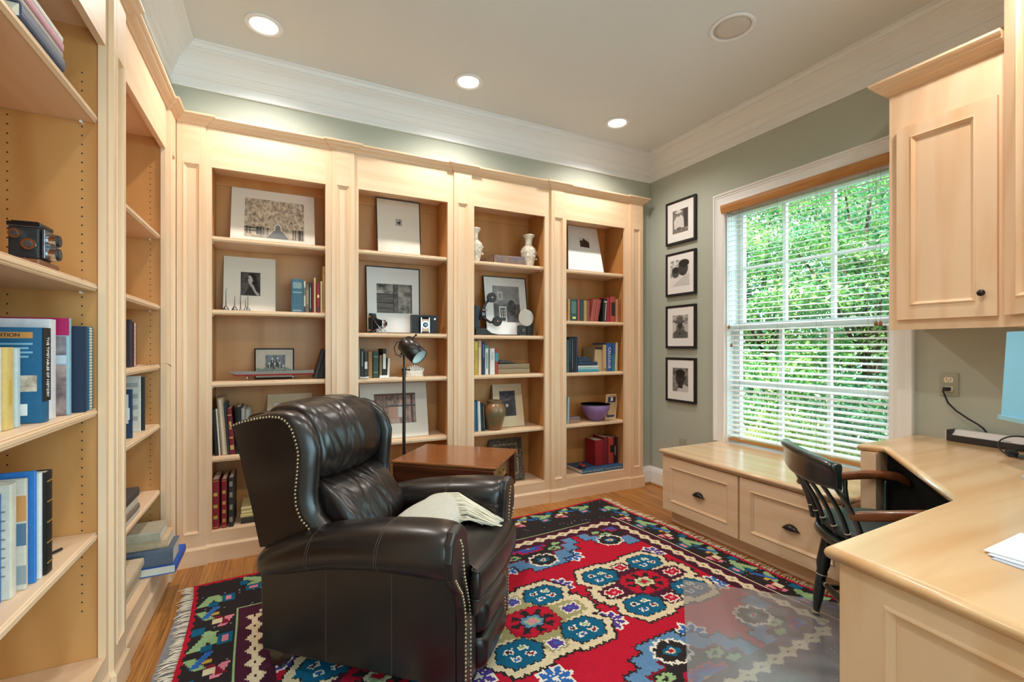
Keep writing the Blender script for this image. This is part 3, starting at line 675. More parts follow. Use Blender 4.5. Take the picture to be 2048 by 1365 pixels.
# ================================================================= prints, frames and the things on the shelves
M_MAT = mat('mount_board', '#E6DDCE', 0.8)
M_MATW = mat('white_mount_board', '#E9E7E4', 0.8)
M_BLK = mat('black_frame', '#17151A', 0.4)
def G(v): return mat('photo_grey_%d' % v, (v, v * 0.985, v * 0.97), 0.35)
def photo_tex(name, a, b, sc, detail=5): return mat(name, a, 0.35, col2=b, vscale=sc, detail=detail)
class Pn:
    def __init__(s, bl, br, tr, tl, out):
        s.c = [Vector(x) for x in (bl, br, tr, tl)]
        n = (s.c[1] - s.c[0]).cross(s.c[3] - s.c[0]).normalized()
        s.n = n if n.dot(Vector(out)) > 0 else -n
        s.w = (s.c[1] - s.c[0]).length; s.h = (s.c[3] - s.c[0]).length
    def P(s, a, t, off=0.0):
        c = s.c; return (c[0] * (1 - a) + c[1] * a) * (1 - t) + (c[3] * (1 - a) + c[2] * a) * t + s.n * off
    def slab(s, b, a0, a1, t0, t1, o0, o1, m=0):
        c = [s.P(a, t, o) for o in (o0, o1) for a, t in ((a0, t0), (a1, t0), (a1, t1), (a0, t1))]
        b.hexa(c, m)
def ell(cx, cy, rx, ry, n=14, rot=0.0):
    c, s_ = math.cos(rot), math.sin(rot)
    return [(cx + rx * math.cos(q * 2 * math.pi / n) * c - ry * math.sin(q * 2 * math.pi / n) * s_, cy + rx * math.cos(q * 2 * math.pi / n) * s_ + ry * math.sin(q * 2 * math.pi / n) * c) for q in range(n)]
def picture(pn, label, cat, name, art, win, frame=None, thick=0.004, matm=None, group=None, base=None):
    """art: list of (polygon in 0..1 of the window, material); win = window rect (a0,a1,t0,t1) in the panel"""
    mid = (pn.c[0] + pn.c[1]) / 2
    t = thing(name, label, cat, mid, group=group)
    ft = 0.0
    if frame:
        fw, fd, fm = frame; ft = fd; aw, th = fw / pn.w, fw / pn.h
        b = MB()
        prof = [(0, 0, 0.0), (0, 0, fd), (aw * .25, th * .25, fd + 0.001), (aw * .8, th * .8, fd - 0.001), (aw, th, fd - 0.004), (aw, th, 0.0)]
        rings = [[pn.P(x, y, o) for x, y in ((da, dt), (1 - da, dt), (1 - da, 1 - dt), (da, 1 - dt))] for da, dt, o in prof]
        b.loft(rings + [rings[0]], caps=False, smooth=False)
        build('frame', b, fm, t)
        b = MB(); pn.slab(b, aw, 1 - aw, th, 1 - th, 0.0005, fd - 0.005); build('mount_board', b, matm or M_MATW, t)
        top = fd - 0.005
    else:
        b = MB(); pn.slab(b, 0, 1, 0, 1, 0, thick); build('mount_board', b, matm or M_MAT, t); top = thick
    b = MB(); ms = [base or G(60)]; a0, a1, t0, t1 = win
    pn.slab(b, a0, a1, t0, t1, top - 0.001, top + 0.0004)
    for k, (pg, m) in enumerate(art):
        if m not in ms: ms.append(m)
        o = top + 0.0006 + 0.00012 * k
        b.poly3([pn.P(a0 + (a1 - a0) * min(max(x, 0), 1), t0 + (t1 - t0) * min(max(y, 0), 1), o) for x, y in pg], ms.index(m))
    build('print', b, ms, t, recalc=False)
    return t
def leaner(tl, tr, br, bl, z, yb, yt):
    BL = onY(bl[0], bl[1], yb); BR = onY(br[0], br[1], yb); TL = onY(tl[0], tl[1], yt); TR = onY(tr[0], tr[1], yt)
    zt = (TL.z + TR.z) / 2
    return Pn((BL.x, yb, z + 0.001), (BR.x, yb, z + 0.001), (TR.x, yt, zt), (TL.x, yt, zt), (0, -1, 0))
def rc(x0, x1, y0, y1): return [(x0, y0), (x1, y0), (x1, y1), (x0, y1)]
# --- bookcase one, top: tree avenue in infrared
ir = photo_tex('infrared_leaves', '#DCCBB4', '#6A5B4E', (60, 60, 40), 10)
art = [(rc(0, 1, 0.0, 0.26), photo_tex('verge', '#B7A58D', '#6B5D4E', (40, 40, 40))), ([(0.36, 0.0), (0.74, 0.0), (0.57, 0.28), (0.53, 0.28)], G(70)), ([(0.47, 0.2), (0.63, 0.2), (0.6, 0.36), (0.55, 0.42), (0.5, 0.36)], G(205)),
       ([(0.50, 0.2), (0.60, 0.2), (0.585, 0.32), (0.55, 0.37), (0.515, 0.32)], G(120))]
for x in (0.03, 0.08, 0.19, 0.24, 0.3, 0.37, 0.8, 0.84, 0.9, 0.96):
    art.append((rc(x, x + (0.045 if x in (0.19, 0.24, 0.9) else 0.018), 0.08 if x < 0.5 else 0.0, 0.27), G(38)))
for y in (0.15, 0.22): art.append((rc(0.0, 0.2, y, y + 0.025), G(45)))
picture(leaner((463.8, 373.2), (628, 397), (630, 488), (460, 472), S1, 3.12, 3.228), 'white mounted sepia print of a tree-lined avenue on the top shelf', 'print', 'mounted_print', art, (0.155, 0.865, 0.12, 0.83), base=ir, matm=M_MAT)
# --- portrait of a dark-haired woman
art = [([(0.2, 0.0), (0.95, 0.0), (1.0, 0.3), (0.82, 0.55), (0.6, 0.62), (0.42, 0.4), (0.3, 0.2)], G(36)), ([(0.42, 0.93), (0.62, 0.96), (0.78, 0.85), (0.84, 0.6), (0.82, 0.35), (0.66, 0.42), (0.58, 0.6), (0.54, 0.78)], G(24)),
       ([(0.40, 0.86), (0.52, 0.86), (0.6, 0.72), (0.6, 0.58), (0.52, 0.5), (0.42, 0.5), (0.39, 0.55), (0.41, 0.6), (0.355, 0.645), (0.395, 0.72)], G(186)), ([(0.36, 0.92), (0.52, 0.95), (0.6, 0.84), (0.48, 0.85), (0.40, 0.88)], G(22)), (ell(0.43, 0.735, 0.035, 0.012), G(45)), (ell(0.62, 0.65, 0.022, 0.03), G(150)),
       ([(0.46, 0.5), (0.56, 0.52), (0.66, 0.44), (0.78, 0.2), (0.95, 0.08), (0.95, 0.0), (0.8, 0.02), (0.68, 0.16), (0.55, 0.36), (0.47, 0.42)], G(168)), (ell(0.17, 0.66, 0.05, 0.05), G(95))]
picture(leaner((448, 513), (551, 519.6), (551, 626), (446, 621), S2, 3.12, 3.236), 'white mounted portrait print of a dark-haired woman in profile', 'print', 'mounted_print', art, (0.32, 0.70, 0.29, 0.72), base=photo_tex('portrait_ground', '#5A5653', '#262426', (30, 30, 30)))
# --- framed family group behind the ship
grp = [(rc(0, 1, 0, 1), photo_tex('blue_photo_ground', '#7C858F', '#4B525C', (30, 30, 30)))]
for x, y in ((0.2, 0.5), (0.35, 0.78), (0.62, 0.8), (0.72, 0.52), (0.47, 0.48), (0.9, 0.35)):
    grp += [(ell(x, y - 0.26, 0.1, 0.24), G(48)), (ell(x, y, 0.045, 0.075), G(205)), (ell(x + .01, y - 0.16, 0.022, 0.08), G(200))]
picture(leaner((509, 698.5), (588, 698.5), (588, 760), (509, 760), S3, 3.15, 3.22), 'small black-framed old group photograph behind the model ship', 'picture', 'framed_photograph', grp, (0.27, 0.77, 0.2, 0.78), frame=(0.007, 0.012, M_BLK), base=M_MAT, matm=mat('aged_mount', '#CFC3B2', 0.8, var=0.1, vscale=(30, 30, 30)))
# --- mounted bird print half hidden by the recliner
picture(leaner((535, 790), (624, 786.5), (628, 895), (532, 903), S4, 3.1, 3.236), 'cream mounted print of a black bird behind the recliner back', 'print', 'mounted_print', [(ell(0.45, 0.86, 0.13, 0.05, rot=0.1), G(25)), (ell(0.3, 0.87, 0.05, 0.035), G(25)), (ell(0.5, 0.7, 0.3, 0.2), G(210))], (0.15, 0.85, 0.12, 0.82), base=M_MATW, matm=mat('cream_mount', '#D9C3A0', 0.8))
# --- bookcase two
picture(leaner((751, 394.5), (838.5, 409.5), (841.5, 508), (754, 500), S1, 3.11, 3.226), 'tall print in a thin brown frame with a tiny picture', 'picture', 'framed_print', [(ell(0.5, 0.55, 0.28, 0.3), G(60)), (ell(0.62, 0.35, 0.1, 0.25), G(50)), (ell(0.4, 0.7, 0.2, 0.12), G(200))], (0.43, 0.57, 0.53, 0.65), frame=(0.006, 0.014, mat('walnut_frame', '#4E2E20', 0.45)), base=G(165), matm=M_MAT)
art = [(rc(0, 0.48, 0.66, 1), photo_tex('lichen_boards', '#B9B3AB', '#2C2828', (22, 22, 22), 8)), (rc(0.48, 0.56, 0, 1), photo_tex('post', '#77716C', '#33302F', (8, 8, 60))), (rc(0.60, 0.95, 0.0, 1), photo_tex('lichen', '#A9A49D', '#2B2829', (26, 26, 26), 8)), (rc(0, 0.48, 0.33, 0.36), G(25)), (rc(0, 0.48, 0.64, 0.66), G(25)), (rc(0.46, 0.48, 0, 1), G(20))]
picture(leaner((730.5, 532), (838.5, 540.2), (839.5, 666), (733, 665.5), 1.257, 3.13, 3.234), 'large black-framed photograph of weathered boards', 'picture', 'framed_photograph', art, (0.19, 0.85, 0.30, 0.74), frame=(0.006, 0.012, M_BLK), base=photo_tex('grey_boards', '#6E6966', '#332F30', (6, 6, 70)), matm=M_MATW)
art = [(rc(0.0, 0.6, 0.55, 1.0), photo_tex('barn_boards', '#9A8478', '#51423E', (60, 60, 5))), (rc(0.56, 0.72, 0.2, 0.62), G(200)), (rc(0.35, 0.55, 0.15, 0.55), mat('pale_panel', '#B98C78', 0.4)), (rc(0.88, 0.93, 0, 1), mat('dark_plank', '#4E3A35', 0.4)), (rc(0.3, 1, 0.55, 0.6), G(70)), (rc(0, 1, 0.93, 1), mat('beam_dark', '#6A524C', 0.4))]
picture(leaner((718.5, 769), (851, 765), (857, 867), (722, 880), 0.565, 3.06, 3.236), 'large mounted photograph of a barn wall behind the lamp pole', 'print', 'mounted_print', art, (0.2, 0.82, 0.25, 0.80), base=photo_tex('barn_ground', '#B79A8C', '#6E5650', (30, 30, 8)), matm=M_MAT)
# --- bookcase three
art = [(rc(0.0, 1, 0.5, 1), photo_tex('stucco', '#9B9C9D', '#76787C', (12, 12, 12))), (rc(0.17, 0.36, 0.62, 0.83), G(215)), (rc(0.2, 0.33, 0.64, 0.8), G(150)), (rc(0.2, 0.48, 0.0, 0.43), G(205)), (rc(0.25, 0.43, 0.03, 0.38), G(60))] + [(rc(x, x + 0.05, y, y + 0.06), G(190)) for x in (0.28, 0.36) for y in (0.12, 0.2, 0.28)] + \
      [(ell(0.68, 0.4, 0.16, 0.22), photo_tex('bush', '#55565A', '#1C1C20', (40, 40, 40), 8)), (ell(0.28, 0.52, 0.12, 0.06), G(130))]
picture(leaner((964.5, 552), (1049, 559.5), (1057.5, 668), (972, 668), 1.252, 3.10, 3.234), 'black-framed photograph of a house doorway behind the old cameras', 'picture', 'framed_photograph', art, (0.2, 0.82, 0.22, 0.84), frame=(0.006, 0.014, M_BLK), base=photo_tex('house_ground', '#6D6F73', '#47494E', (20, 20, 20)), matm=M_MATW)
art = [(ell(0.5, 0.62, 0.14, 0.16), G(95)), (ell(0.5, 0.3, 0.3, 0.32), G(36)), (ell(0.44, 0.42, 0.1, 0.07), G(175)), (ell(0.5, 0.75, 0.13, 0.05), G(30))]
picture(leaner((984, 770), (1041, 767.5), (1049, 850), (989, 858), 0.567, 3.10, 3.236), 'cream mounted dark portrait print behind the stoneware jar', 'print', 'mounted_print', art, (0.22, 0.75, 0.24, 0.83), base=photo_tex('dark_ground', '#4A4E5C', '#23242C', (30, 30, 30)), matm=mat('cream_mount', '#D9C3A0', 0.8))
b = MB(); P = leaner((982.2, 770), (985.4, 772), (986, 852), (980, 858), 0.567, 3.12, 3.243); P.slab(b, 0, 1, 0, 1, 0, 0.004)
tag(build('backing_board', b, mat('brown_board', '#7A5232', 0.7)), 'narrow brown backing board showing behind the cream print and jar', 'board')
# carved square frame at the foot of bookcase three
P = leaner((976, 882), (1039, 877), (1046.5, 949), (970, 955), 0.162, 3.09, 3.243)
t = thing('carved_frame', 'dark carved empty picture frame with stepped gilt edges on the lowest shelf', 'frame', (P.c[0] + P.c[1]) / 2)
mc = mat('carved_black', '#221C18', 0.45, col2='#6B5A46', vscale=(55, 55, 55), bump=0.6); mg = mat('carved_gilt', '#B89C72', 0.5, col2='#2A211A', vscale=(90, 90, 90), bump=0.8)
b = MB(); k = 0
for i, (w0, w1, o) in enumerate(((0.0, 0.12, 0.028), (0.12, 0.18, 0.020), (0.18, 0.27, 0.024), (0.27, 0.32, 0.014), (0.32, 0.40, 0.018), (0.40, 0.45, 0.009))):
    rr = [[P.P(a, t_, oo) for a, t_ in ((w, w), (1 - w, w), (1 - w, 1 - w), (w, 1 - w))] for w, oo in ((w0, 0.0), (w0, o), (w1, o), (w1, 0.0))]
    b.loft(rr, i % 2, caps=False, smooth=False)
build('frame_moulding', b, [mc, mg], t, recalc=False)
b = MB(); P.slab(b, 0.44, 0.56, 0.44, 0.56, 0.001, 0.006); build('inner_panel', b, G(40), t)
# --- bookcase four
picture(leaner((1135.6, 451.5), (1192.4, 459), (1207.2, 543.5), (1136.4, 537), 1.771, 3.0, 3.234), 'white mounted print with a tiny dark house shape on the top shelf', 'print', 'mounted_print', [([(0.08, 0.1), (0.95, 0.06), (0.95, 0.6), (0.4, 0.95), (0.3, 0.7), (0.05, 0.72)], mat('dark_brown_house', '#3A2620', 0.4))], (0.35, 0.68, 0.5, 0.74), base=mat('print_white', '#D7D5D3', 0.8), matm=M_MATW)
P = leaner((1210.8, 788), (1233.5, 789.8), (1229, 838.4), (1208, 836.5), 0.565, 3.06, 3.10)
picture(P, 'small cream card with a dark blue crest leaning beside the purple bowl', 'card', 'printed_card', [(rc(0.12, 0.88, 0.68, 0.92), mat('crest_blue', '#2E3C5A', 0.5)), (rc(0.38, 0.62, 0.74, 0.9), M_MATW), (ell(0.5, 0.42, 0.3, 0.24), mat('crest_tan', '#C9AF82', 0.5)), (rc(0.12, 0.88, 0.05, 0.14), mat('crest_blue', '#2E3C5A', 0.5)), (rc(0.08, 0.16, 0.1, 0.7), mat('crest_blue', '#2E3C5A', 0.5))], (0.06, 0.94, 0.04, 0.96), thick=0.014, base=mat('card_face', '#C7A979', 0.5), matm=mat('card_edge', '#DCC8A4', 0.7))

# --- the four framed photographs on the window wall
def wall_frame(v0, v1, label, art, base, win):
    x = 2.812; y0 = onX(1391, 600, x).y; y1 = onX(1332, 600, x).y
    zt = (onX(1332, v0[0], x).z + onX(1391, v0[1], x).z) / 2; zb = (onX(1334, v1[0], x).z + onX(1391, v1[1], x).z) / 2
    pn = Pn((XR - 0.0005, y1, zb), (XR - 0.0005, y0, zb), (XR - 0.0005, y0, zt), (XR - 0.0005, y1, zt), (-1, 0, 0))
    picture(pn, label, 'picture', 'framed_photograph', art, win, frame=(0.019, 0.022, M_BLK), base=base, matm=M_MATW, group='framed photographs on the window wall')
V = (0.24, 0.76, 0.24, 0.77)
wall_frame((409, 388), (492, 480), 'topmost framed photo on the window wall, person in a pale hat', [(rc(0.7, 1, 0, 1), G(55)), (rc(0, 1, 0, 0.2), photo_tex('turf', '#8B8580', '#4C4846', (60, 60, 60))), ([(0.1, 0.2), (0.75, 0.2), (0.72, 0.62), (0.55, 0.76), (0.3, 0.76), (0.08, 0.55)], G(205)), (ell(0.4, 0.8, 0.13, 0.1), G(120)), (ell(0.4, 0.9, 0.24, 0.05), G(210)), (ell(0.4, 0.94, 0.13, 0.07), G(215)), (rc(0.3, 0.55, 0.15, 0.24), G(90))], photo_tex('wall_photo_a', '#7B746E', '#45403D', (16, 16, 16)), V)
wall_frame((510, 497), (594, 588), 'second framed photo from the top on the window wall, two children close together', [(rc(0, 0.5, 0.35, 1), photo_tex('bright_leaves', '#E6E6E4', '#55534F', (45, 45, 45), 8)), (ell(0.28, 0.52, 0.2, 0.2), G(80)), (ell(0.3, 0.62, 0.2, 0.12), G(38)), ([(0.1, 0.0), (1, 0.0), (1, 0.42), (0.85, 0.45), (0.3, 0.12)], G(200)), (ell(0.68, 0.64, 0.26, 0.27), G(62)), (ell(0.72, 0.84, 0.28, 0.15), G(30)), (ell(0.58, 0.66, 0.04, 0.015), G(20)), (ell(0.76, 0.66, 0.04, 0.015), G(20)), (ell(0.64, 0.48, 0.07, 0.025), G(36)), (ell(0.2, 0.55, 0.03, 0.012), G(20))], G(225), (0.16, 0.8, 0.22, 0.82))
wall_frame((613.5, 607.5), (697, 698), 'third framed photo from the top, person in a wide hat with joined hands', [(rc(0, 1, 0.5, 1), photo_tex('garden_photo', '#CFCDC9', '#2C2A2A', (36, 36, 36), 8)), (rc(0, 0.24, 0.2, 0.6), G(200)), (rc(0.78, 1, 0.25, 0.6), G(190)), ([(0.1, 0.0), (0.9, 0.0), (0.95, 0.25), (0.7, 0.36), (0.3, 0.36), (0.05, 0.25)], G(95)), (ell(0.5, 0.56, 0.17, 0.17), G(58)), (ell(0.47, 0.71, 0.36, 0.075), G(88)), (ell(0.47, 0.82, 0.2, 0.14), G(100)), (ell(0.47, 0.3, 0.2, 0.16), G(66)), (ell(0.38, 0.32, 0.05, 0.13), G(110)), (ell(0.58, 0.32, 0.05, 0.13), G(105)), (ell(0.43, 0.58, 0.035, 0.014), G(20)), (ell(0.57, 0.58, 0.035, 0.014), G(20))], G(120), V)
wall_frame((715, 717), (803, 808), 'lowest framed photo on the window wall, close portrait of a child', [(rc(0, 1, 0, 1), photo_tex('child_ground', '#8C8883', '#3F3C3B', (26, 26, 26))), ([(0.3, 0.0), (1, 0.0), (1, 0.22), (0.8, 0.3), (0.4, 0.26)], G(200)), (rc(0.36, 0.66, 0.15, 0.35), G(48)), (ell(0.5, 0.55, 0.3, 0.3), G(55)), (ell(0.5, 0.78, 0.31, 0.17), G(26)), (ell(0.36, 0.58, 0.05, 0.018), G(18)), (ell(0.58, 0.6, 0.05, 0.018), G(18)), (ell(0.44, 0.48, 0.05, 0.03), G(36)), (ell(0.45, 0.38, 0.09, 0.025), G(30)), (ell(0.82, 0.58, 0.04, 0.08), G(50))], G(70), V)

# ================================================================= small objects
M_STEEL = mat('aged_steel', '#7C7F84', 0.35, metal=0.9, var=0.3, vscale=(90, 90, 90))
M_CHROME = mat('chrome', '#C9CBCE', 0.15, metal=1.0)
M_CAMB = mat('camera_black', '#1A1A1C', 0.45, bump=0.2, bscale=(600, 600, 600))
M_LENSG = mat('lens_glass', '#22303A', 0.08, coat=0.6)
def px(u, v, y): return onY(u, v, y)
for i, (u, vt, w, l) in enumerate(((451.8, 577, 15, 'tallest oil can with the longest spout, leftmost of the oilers'), (469.2, 592, 14, 'second small metal oil can from the left'), (481, 579, 8, 'slimmest oil can, third from the left'), (490.8, 596, 9.5, 'fourth oil can from the left, with short spout'), (495.6, 588, 13, 'rightmost small metal oil can below the portrait'))):
    y = (3.035, 3.035, 3.06, 3.04, 3.055)[i]; p = px(u, 620, y); p.z = 1.3745; top = px(u, vt, y).z; r = (px(u + w / 2, 620, y).x - p.x) * 0.95
    t = thing('oil_can', l, 'oil can', p, group='small oil cans on the shelf'); h = r * 1.25
    m = MB(); m.lathe([(0, 0), (r, 0), (r, 0.003), (r * 0.93, h * 0.3), (r * 0.7, h * 0.65), (r * 0.42, h * 0.9), (r * 0.4, h), (0, h)], p, 16); build('body', m, M_STEEL, t)
    m = MB(); m.lathe([(r * 0.5, h), (r * 0.52, h * 1.18), (r * 0.3, h * 1.25), (0, h * 1.25)], p, 12); build('collar', m, M_CHROME, t)
    m = MB(); q = p + Vector((0, 0, h * 1.2)); m.tube([q, Vector((p.x, p.y, top - 0.02)), Vector((p.x + 0.001, p.y, top - 0.008)), Vector((p.x + 0.004, p.y, top))], [0.0028, 0.0018, 0.0014, 0.0012], 6); build('spout', m, M_STEEL, t)
# model warship
t = thing('model_ship', 'grey and red model warship on two silver posts', 'model ship', (px(543, 760, 3.06).x, 3.06, S3))
xa, xb = px(457.5, 750, 3.06).x, px(627.5, 750, 3.06).x; Ls = xb - xa; zb_, zw, zd = S3 + 0.026, S3 + 0.036, S3 + 0.051
def hull(b, z0, z1, f0, f1, m):
    rr = []
    for i in range(15):
        q = i / 14.0; x = xa + Ls * q; wv = 0.022 * min(1, (q * 6) ** 0.7 if q < 0.17 else 1) * min(1, ((1 - q) * 5) ** 0.7 if q > 0.8 else 1) + 0.0006
        zz0 = z0 + (0.010 if q < 0.05 else 0) ; sheer = 0.004 * (2 * q - 1) ** 2
        x0 = x + (0.02 * (0.05 - q) / 0.05 * (1 if z0 == zb_ else 0.2) if q < 0.05 else 0)
        rr.append([Vector((x0, 3.06 - wv * f0, zz0)), Vector((x0, 3.06 + wv * f0, zz0)), Vector((x, 3.06 + wv * f1, z1 + sheer)), Vector((x, 3.06 - wv * f1, z1 + sheer))])
    b.loft(rr, m, True, smooth=False)
m = MB(); hull(m, zb_, zw, 0.5, 0.9, 0); build('hull_bottom', m, mat('hull_red', '#8E2430', 0.5), t)
m = MB(); hull(m, zw, zd, 0.9, 1.0, 0); build('hull', m, mat('ship_grey', '#8C8984', 0.55), t)
m = MB(); r2 = random.Random(3)
for i in range(26):
    x = xa + Ls * (0.3 + 0.42 * r2.random()); hh = 0.006 + 0.020 * r2.random() * (1 - abs((x - xa) / Ls - 0.5) * 1.6); ww = 0.004 + 0.008 * r2.random()
    m.box(x - ww, x + ww, 3.06 - 0.010 * r2.random() - 0.003, 3.06 + 0.010, zd - 0.002, zd + hh)
for q in (0.14, 0.24, 0.76, 0.86):
    x = xa + Ls * q; m.lathe([(0, 0), (0.009, 0), (0.008, 0.006), (0, 0.007)], (x, 3.06, zd - 0.001), 10); s_ = -1 if q < 0.5 else 1
    m.cyl((x, 3.056, zd + 0.004), (x + s_ * 0.02, 3.056, zd + 0.006), 0.0009, n=5)
m.cyl((xa + Ls * 0.5, 3.06, zd), (xa + Ls * 0.5, 3.06, zd + 0.034), 0.001, n=5)
build('superstructure', m, mat('ship_deck_grey', '#6D7468', 0.6), t)
for u in (494, 586):
    m = MB(); x = px(u, 760, 3.06).x; m.lathe([(0.010, 0), (0.010, 0.002), (0.004, 0.004), (0.0035, 0.016), (0.006, 0.0285), (0, 0.0285)], (x, 3.06, S3 + 0.0005), 10); build('stand_post', m, M_CHROME, t)
# folding cameras in bookcase two
z = 1.2575
def fold_camera():
    y = 3.04; p = px(758, 666, y); p.z = z
    t = thing('folding_camera', 'small folding camera standing open, blue-black leather with chrome struts', 'camera', p)
    M = Matrix.Translation(p) @ Matrix.Rotation(math.radians(-38), 4, 'Z'); L0 = lambda b: b.xform(M)
    b = MB(); b.box(-0.062, -0.030, -0.030, 0.030, 0.004, 0.118); build('body', L0(b), M_CAMB, t, bevel=0.006)
    b = MB(); b.box(-0.058, -0.034, -0.028, 0.028, 0.118, 0.128); build('viewfinder', L0(b), mat('blue_leather', '#1F4658', 0.4), t, bevel=0.002)
    b = MB()
    for i in range(7):
        q = i / 6.0; w = 0.028 - 0.012 * q; b.box(-0.030 + 0.055 * q, -0.030 + 0.055 * q + 0.005, -w, w, 0.060 - w * 1.3, 0.060 + w * 1.3)
    build('bellows', L0(b), mat('bellows_black', '#121214', 0.7), t)
    b = MB(); b.box(0.030, 0.038, -0.022, 0.022, 0.034, 0.086); build('lens_board', L0(b), M_CHROME, t, bevel=0.004)
    b = MB(); b.cyl((0.038, 0, 0.06), (0.050, 0, 0.06), 0.017, 0.016, 18); b.cyl((0.050, 0, 0.06), (0.051, 0, 0.06), 0.010, 0.009, 16, m=1); build('lens', L0(b), [M_CHROME, M_LENSG], t)
    for s in (-1, 1):
        b = MB(); b.tube([(-0.032, s * 0.030, 0.10), (0.034, s * 0.024, 0.010)], 0.0022, 6); b.tube([(-0.03, s * 0.030, 0.008), (0.034, s * 0.024, 0.045)], 0.0022, 6); build('strut', L0(b), M_CHROME, t)
    b = MB(); b.box(-0.030, 0.040, -0.029, 0.029, 0.0, 0.004); build('bed', L0(b), M_CHROME, t)
    b = MB(); b.cyl((-0.046, -0.030, 0.105), (-0.046, -0.040, 0.105), 0.009, n=14); b.cyl((-0.046, -0.030, 0.018), (-0.046, -0.038, 0.018), 0.008, n=14); build('winding_knob', L0(b), M_CHROME, t)
fold_camera()
y = 3.05; p = px(848.5, 667, y); p.z = z; hw = (px(874, 650, y).x - px(823, 650, y).x) / 2; hh = px(848, 631, y).z - z
t = thing('folding_camera', 'square black folding camera with brass lens board open to the front', 'camera', p)
b = MB(); fmq = lambda a, zz, d: Vector((p.x + a, y - 0.02 + d, z + zz)); panelled(b, fmq, -hw, hw, 0, hh, -hw * 0.5, hw * 0.45, 0.006, hh * 0.92, 0.05, [(0, 0), (0.002, 0.0), (0.002, 0.03)], 0, 1); build('body', b, [M_CAMB, mat('bellows_black', '#121214', 0.7)], t)
b = MB(); b.box(p.x - hw * 0.42, p.x + hw * 0.36, y - 0.055, y + 0.008, z + 0.0005, z + 0.0045); b.cyl((p.x - 0.03, y - 0.05, z + 0.006), (p.x + 0.02, y - 0.05, z + 0.006), 0.0025, n=6); build('bed', b, mat('dark_bed', '#3C2A22', 0.5), t)
b = MB(); b.box(p.x - hw * 0.38, p.x + hw * 0.28, y - 0.04, y - 0.034, z + 0.012, z + hh * 0.78); build('lens_board', b, mat('brass_board', '#B98F72', 0.35, metal=0.6), t, bevel=0.003)
b = MB()
for s in (-0.36, 0.26): b.box(p.x + hw * s - 0.0025, p.x + hw * s + 0.0025, y - 0.043, y - 0.040, z + 0.006, z + hh * 0.86)
build('strut', b, M_CHROME, t)
c = Vector((p.x - hw * 0.05, y - 0.04, z + hh * 0.47)); b = MB()
b.cyl(c, c + Vector((0, -0.006, 0)), 0.026, 0.025, 22); b.cyl(c + Vector((0, -0.006, 0)), c + Vector((0, -0.014, 0)), 0.018, 0.017, 20, m=1); b.cyl(c + Vector((0, -0.014, 0)), c + Vector((0, -0.0145, 0)), 0.012, 0.011, 18, m=2); build('lens', b, [M_CHROME, M_CAMB, M_LENSG], t)
b = MB(); b.cyl((p.x + hw * 0.76, y - 0.021, z + hh * 0.8), (p.x + hw * 0.76, y - 0.023, z + hh * 0.8), 0.006, n=12); build('finder_window', b, M_CHROME, t)
# coral-like white ornament, dish and card in bookcase two
p = px(829, 754, 3.06); p.z = 0.9695; t = thing('crown_ornament', 'white crown-shaped plaster ornament under the lamp head', 'ornament', p)
b = MB(); wv = (px(847, 750, 3.06).x - px(811, 750, 3.06).x) / 2; rr = []
for zz, s in ((0, 1), (0.006, 1.0), (0.025, 0.93), (0.036, 0.97), (0.040, 0.9)): rr.append([p + Vector((math.cos(q * math.pi / 12) * wv * s, math.sin(q * math.pi / 12) * 0.03 * s, zz)) for q in range(24)])
b.loft(rr); build('base', b, mat('plaster', '#E9DFD2', 0.8, var=0.15, vscale=(70, 70, 70), bump=0.4), t)
for k in range(9):
    q = (k - 4) / 4.0; b = MB(); hgt = 0.020 + 0.026 * (1 - abs(q)) ** 0.7
    b.tube([p + Vector((q * wv * 0.86, 0.004 * (-1) ** k, 0.034)), p + Vector((q * wv * 0.95, 0, 0.034 + hgt * 0.6)), p + Vector((q * wv * 1.0, -0.004, 0.034 + hgt))], [0.010, 0.008, 0.003], 8); build('point', b, MATS['plaster'], t)
p = px(728.5, 757, 3.01); p.z = 0.9695; b = MB(); b.lathe([(0, 0), (0.024, 0), (0.031, 0.005), (0.032, 0.010), (0.029, 0.011), (0.024, 0.006), (0, 0.004)], p, 24); tag(build('dish', b, M_MATW), 'small white dish in front of the green books', 'dish')
a = px(759, 757, 3.005); c = px(796, 757, 3.005); b = MB(); b.box(a.x, c.x, 3.0, 3.05, 0.9697, 0.9715); tag(build('card', b, M_PAPERW), 'flat white card at the shelf edge in front of the black books', 'card')
a = px(759, 757, 3.02); c = px(775, 757, 3.02); b = MB(); b.box(a.x, c.x, 3.01, 3.03, 0.9717, 0.985); tag(build('small_box', b, M_PAPERW, bevel=0.001), 'tiny white box on the flat white card', 'box')

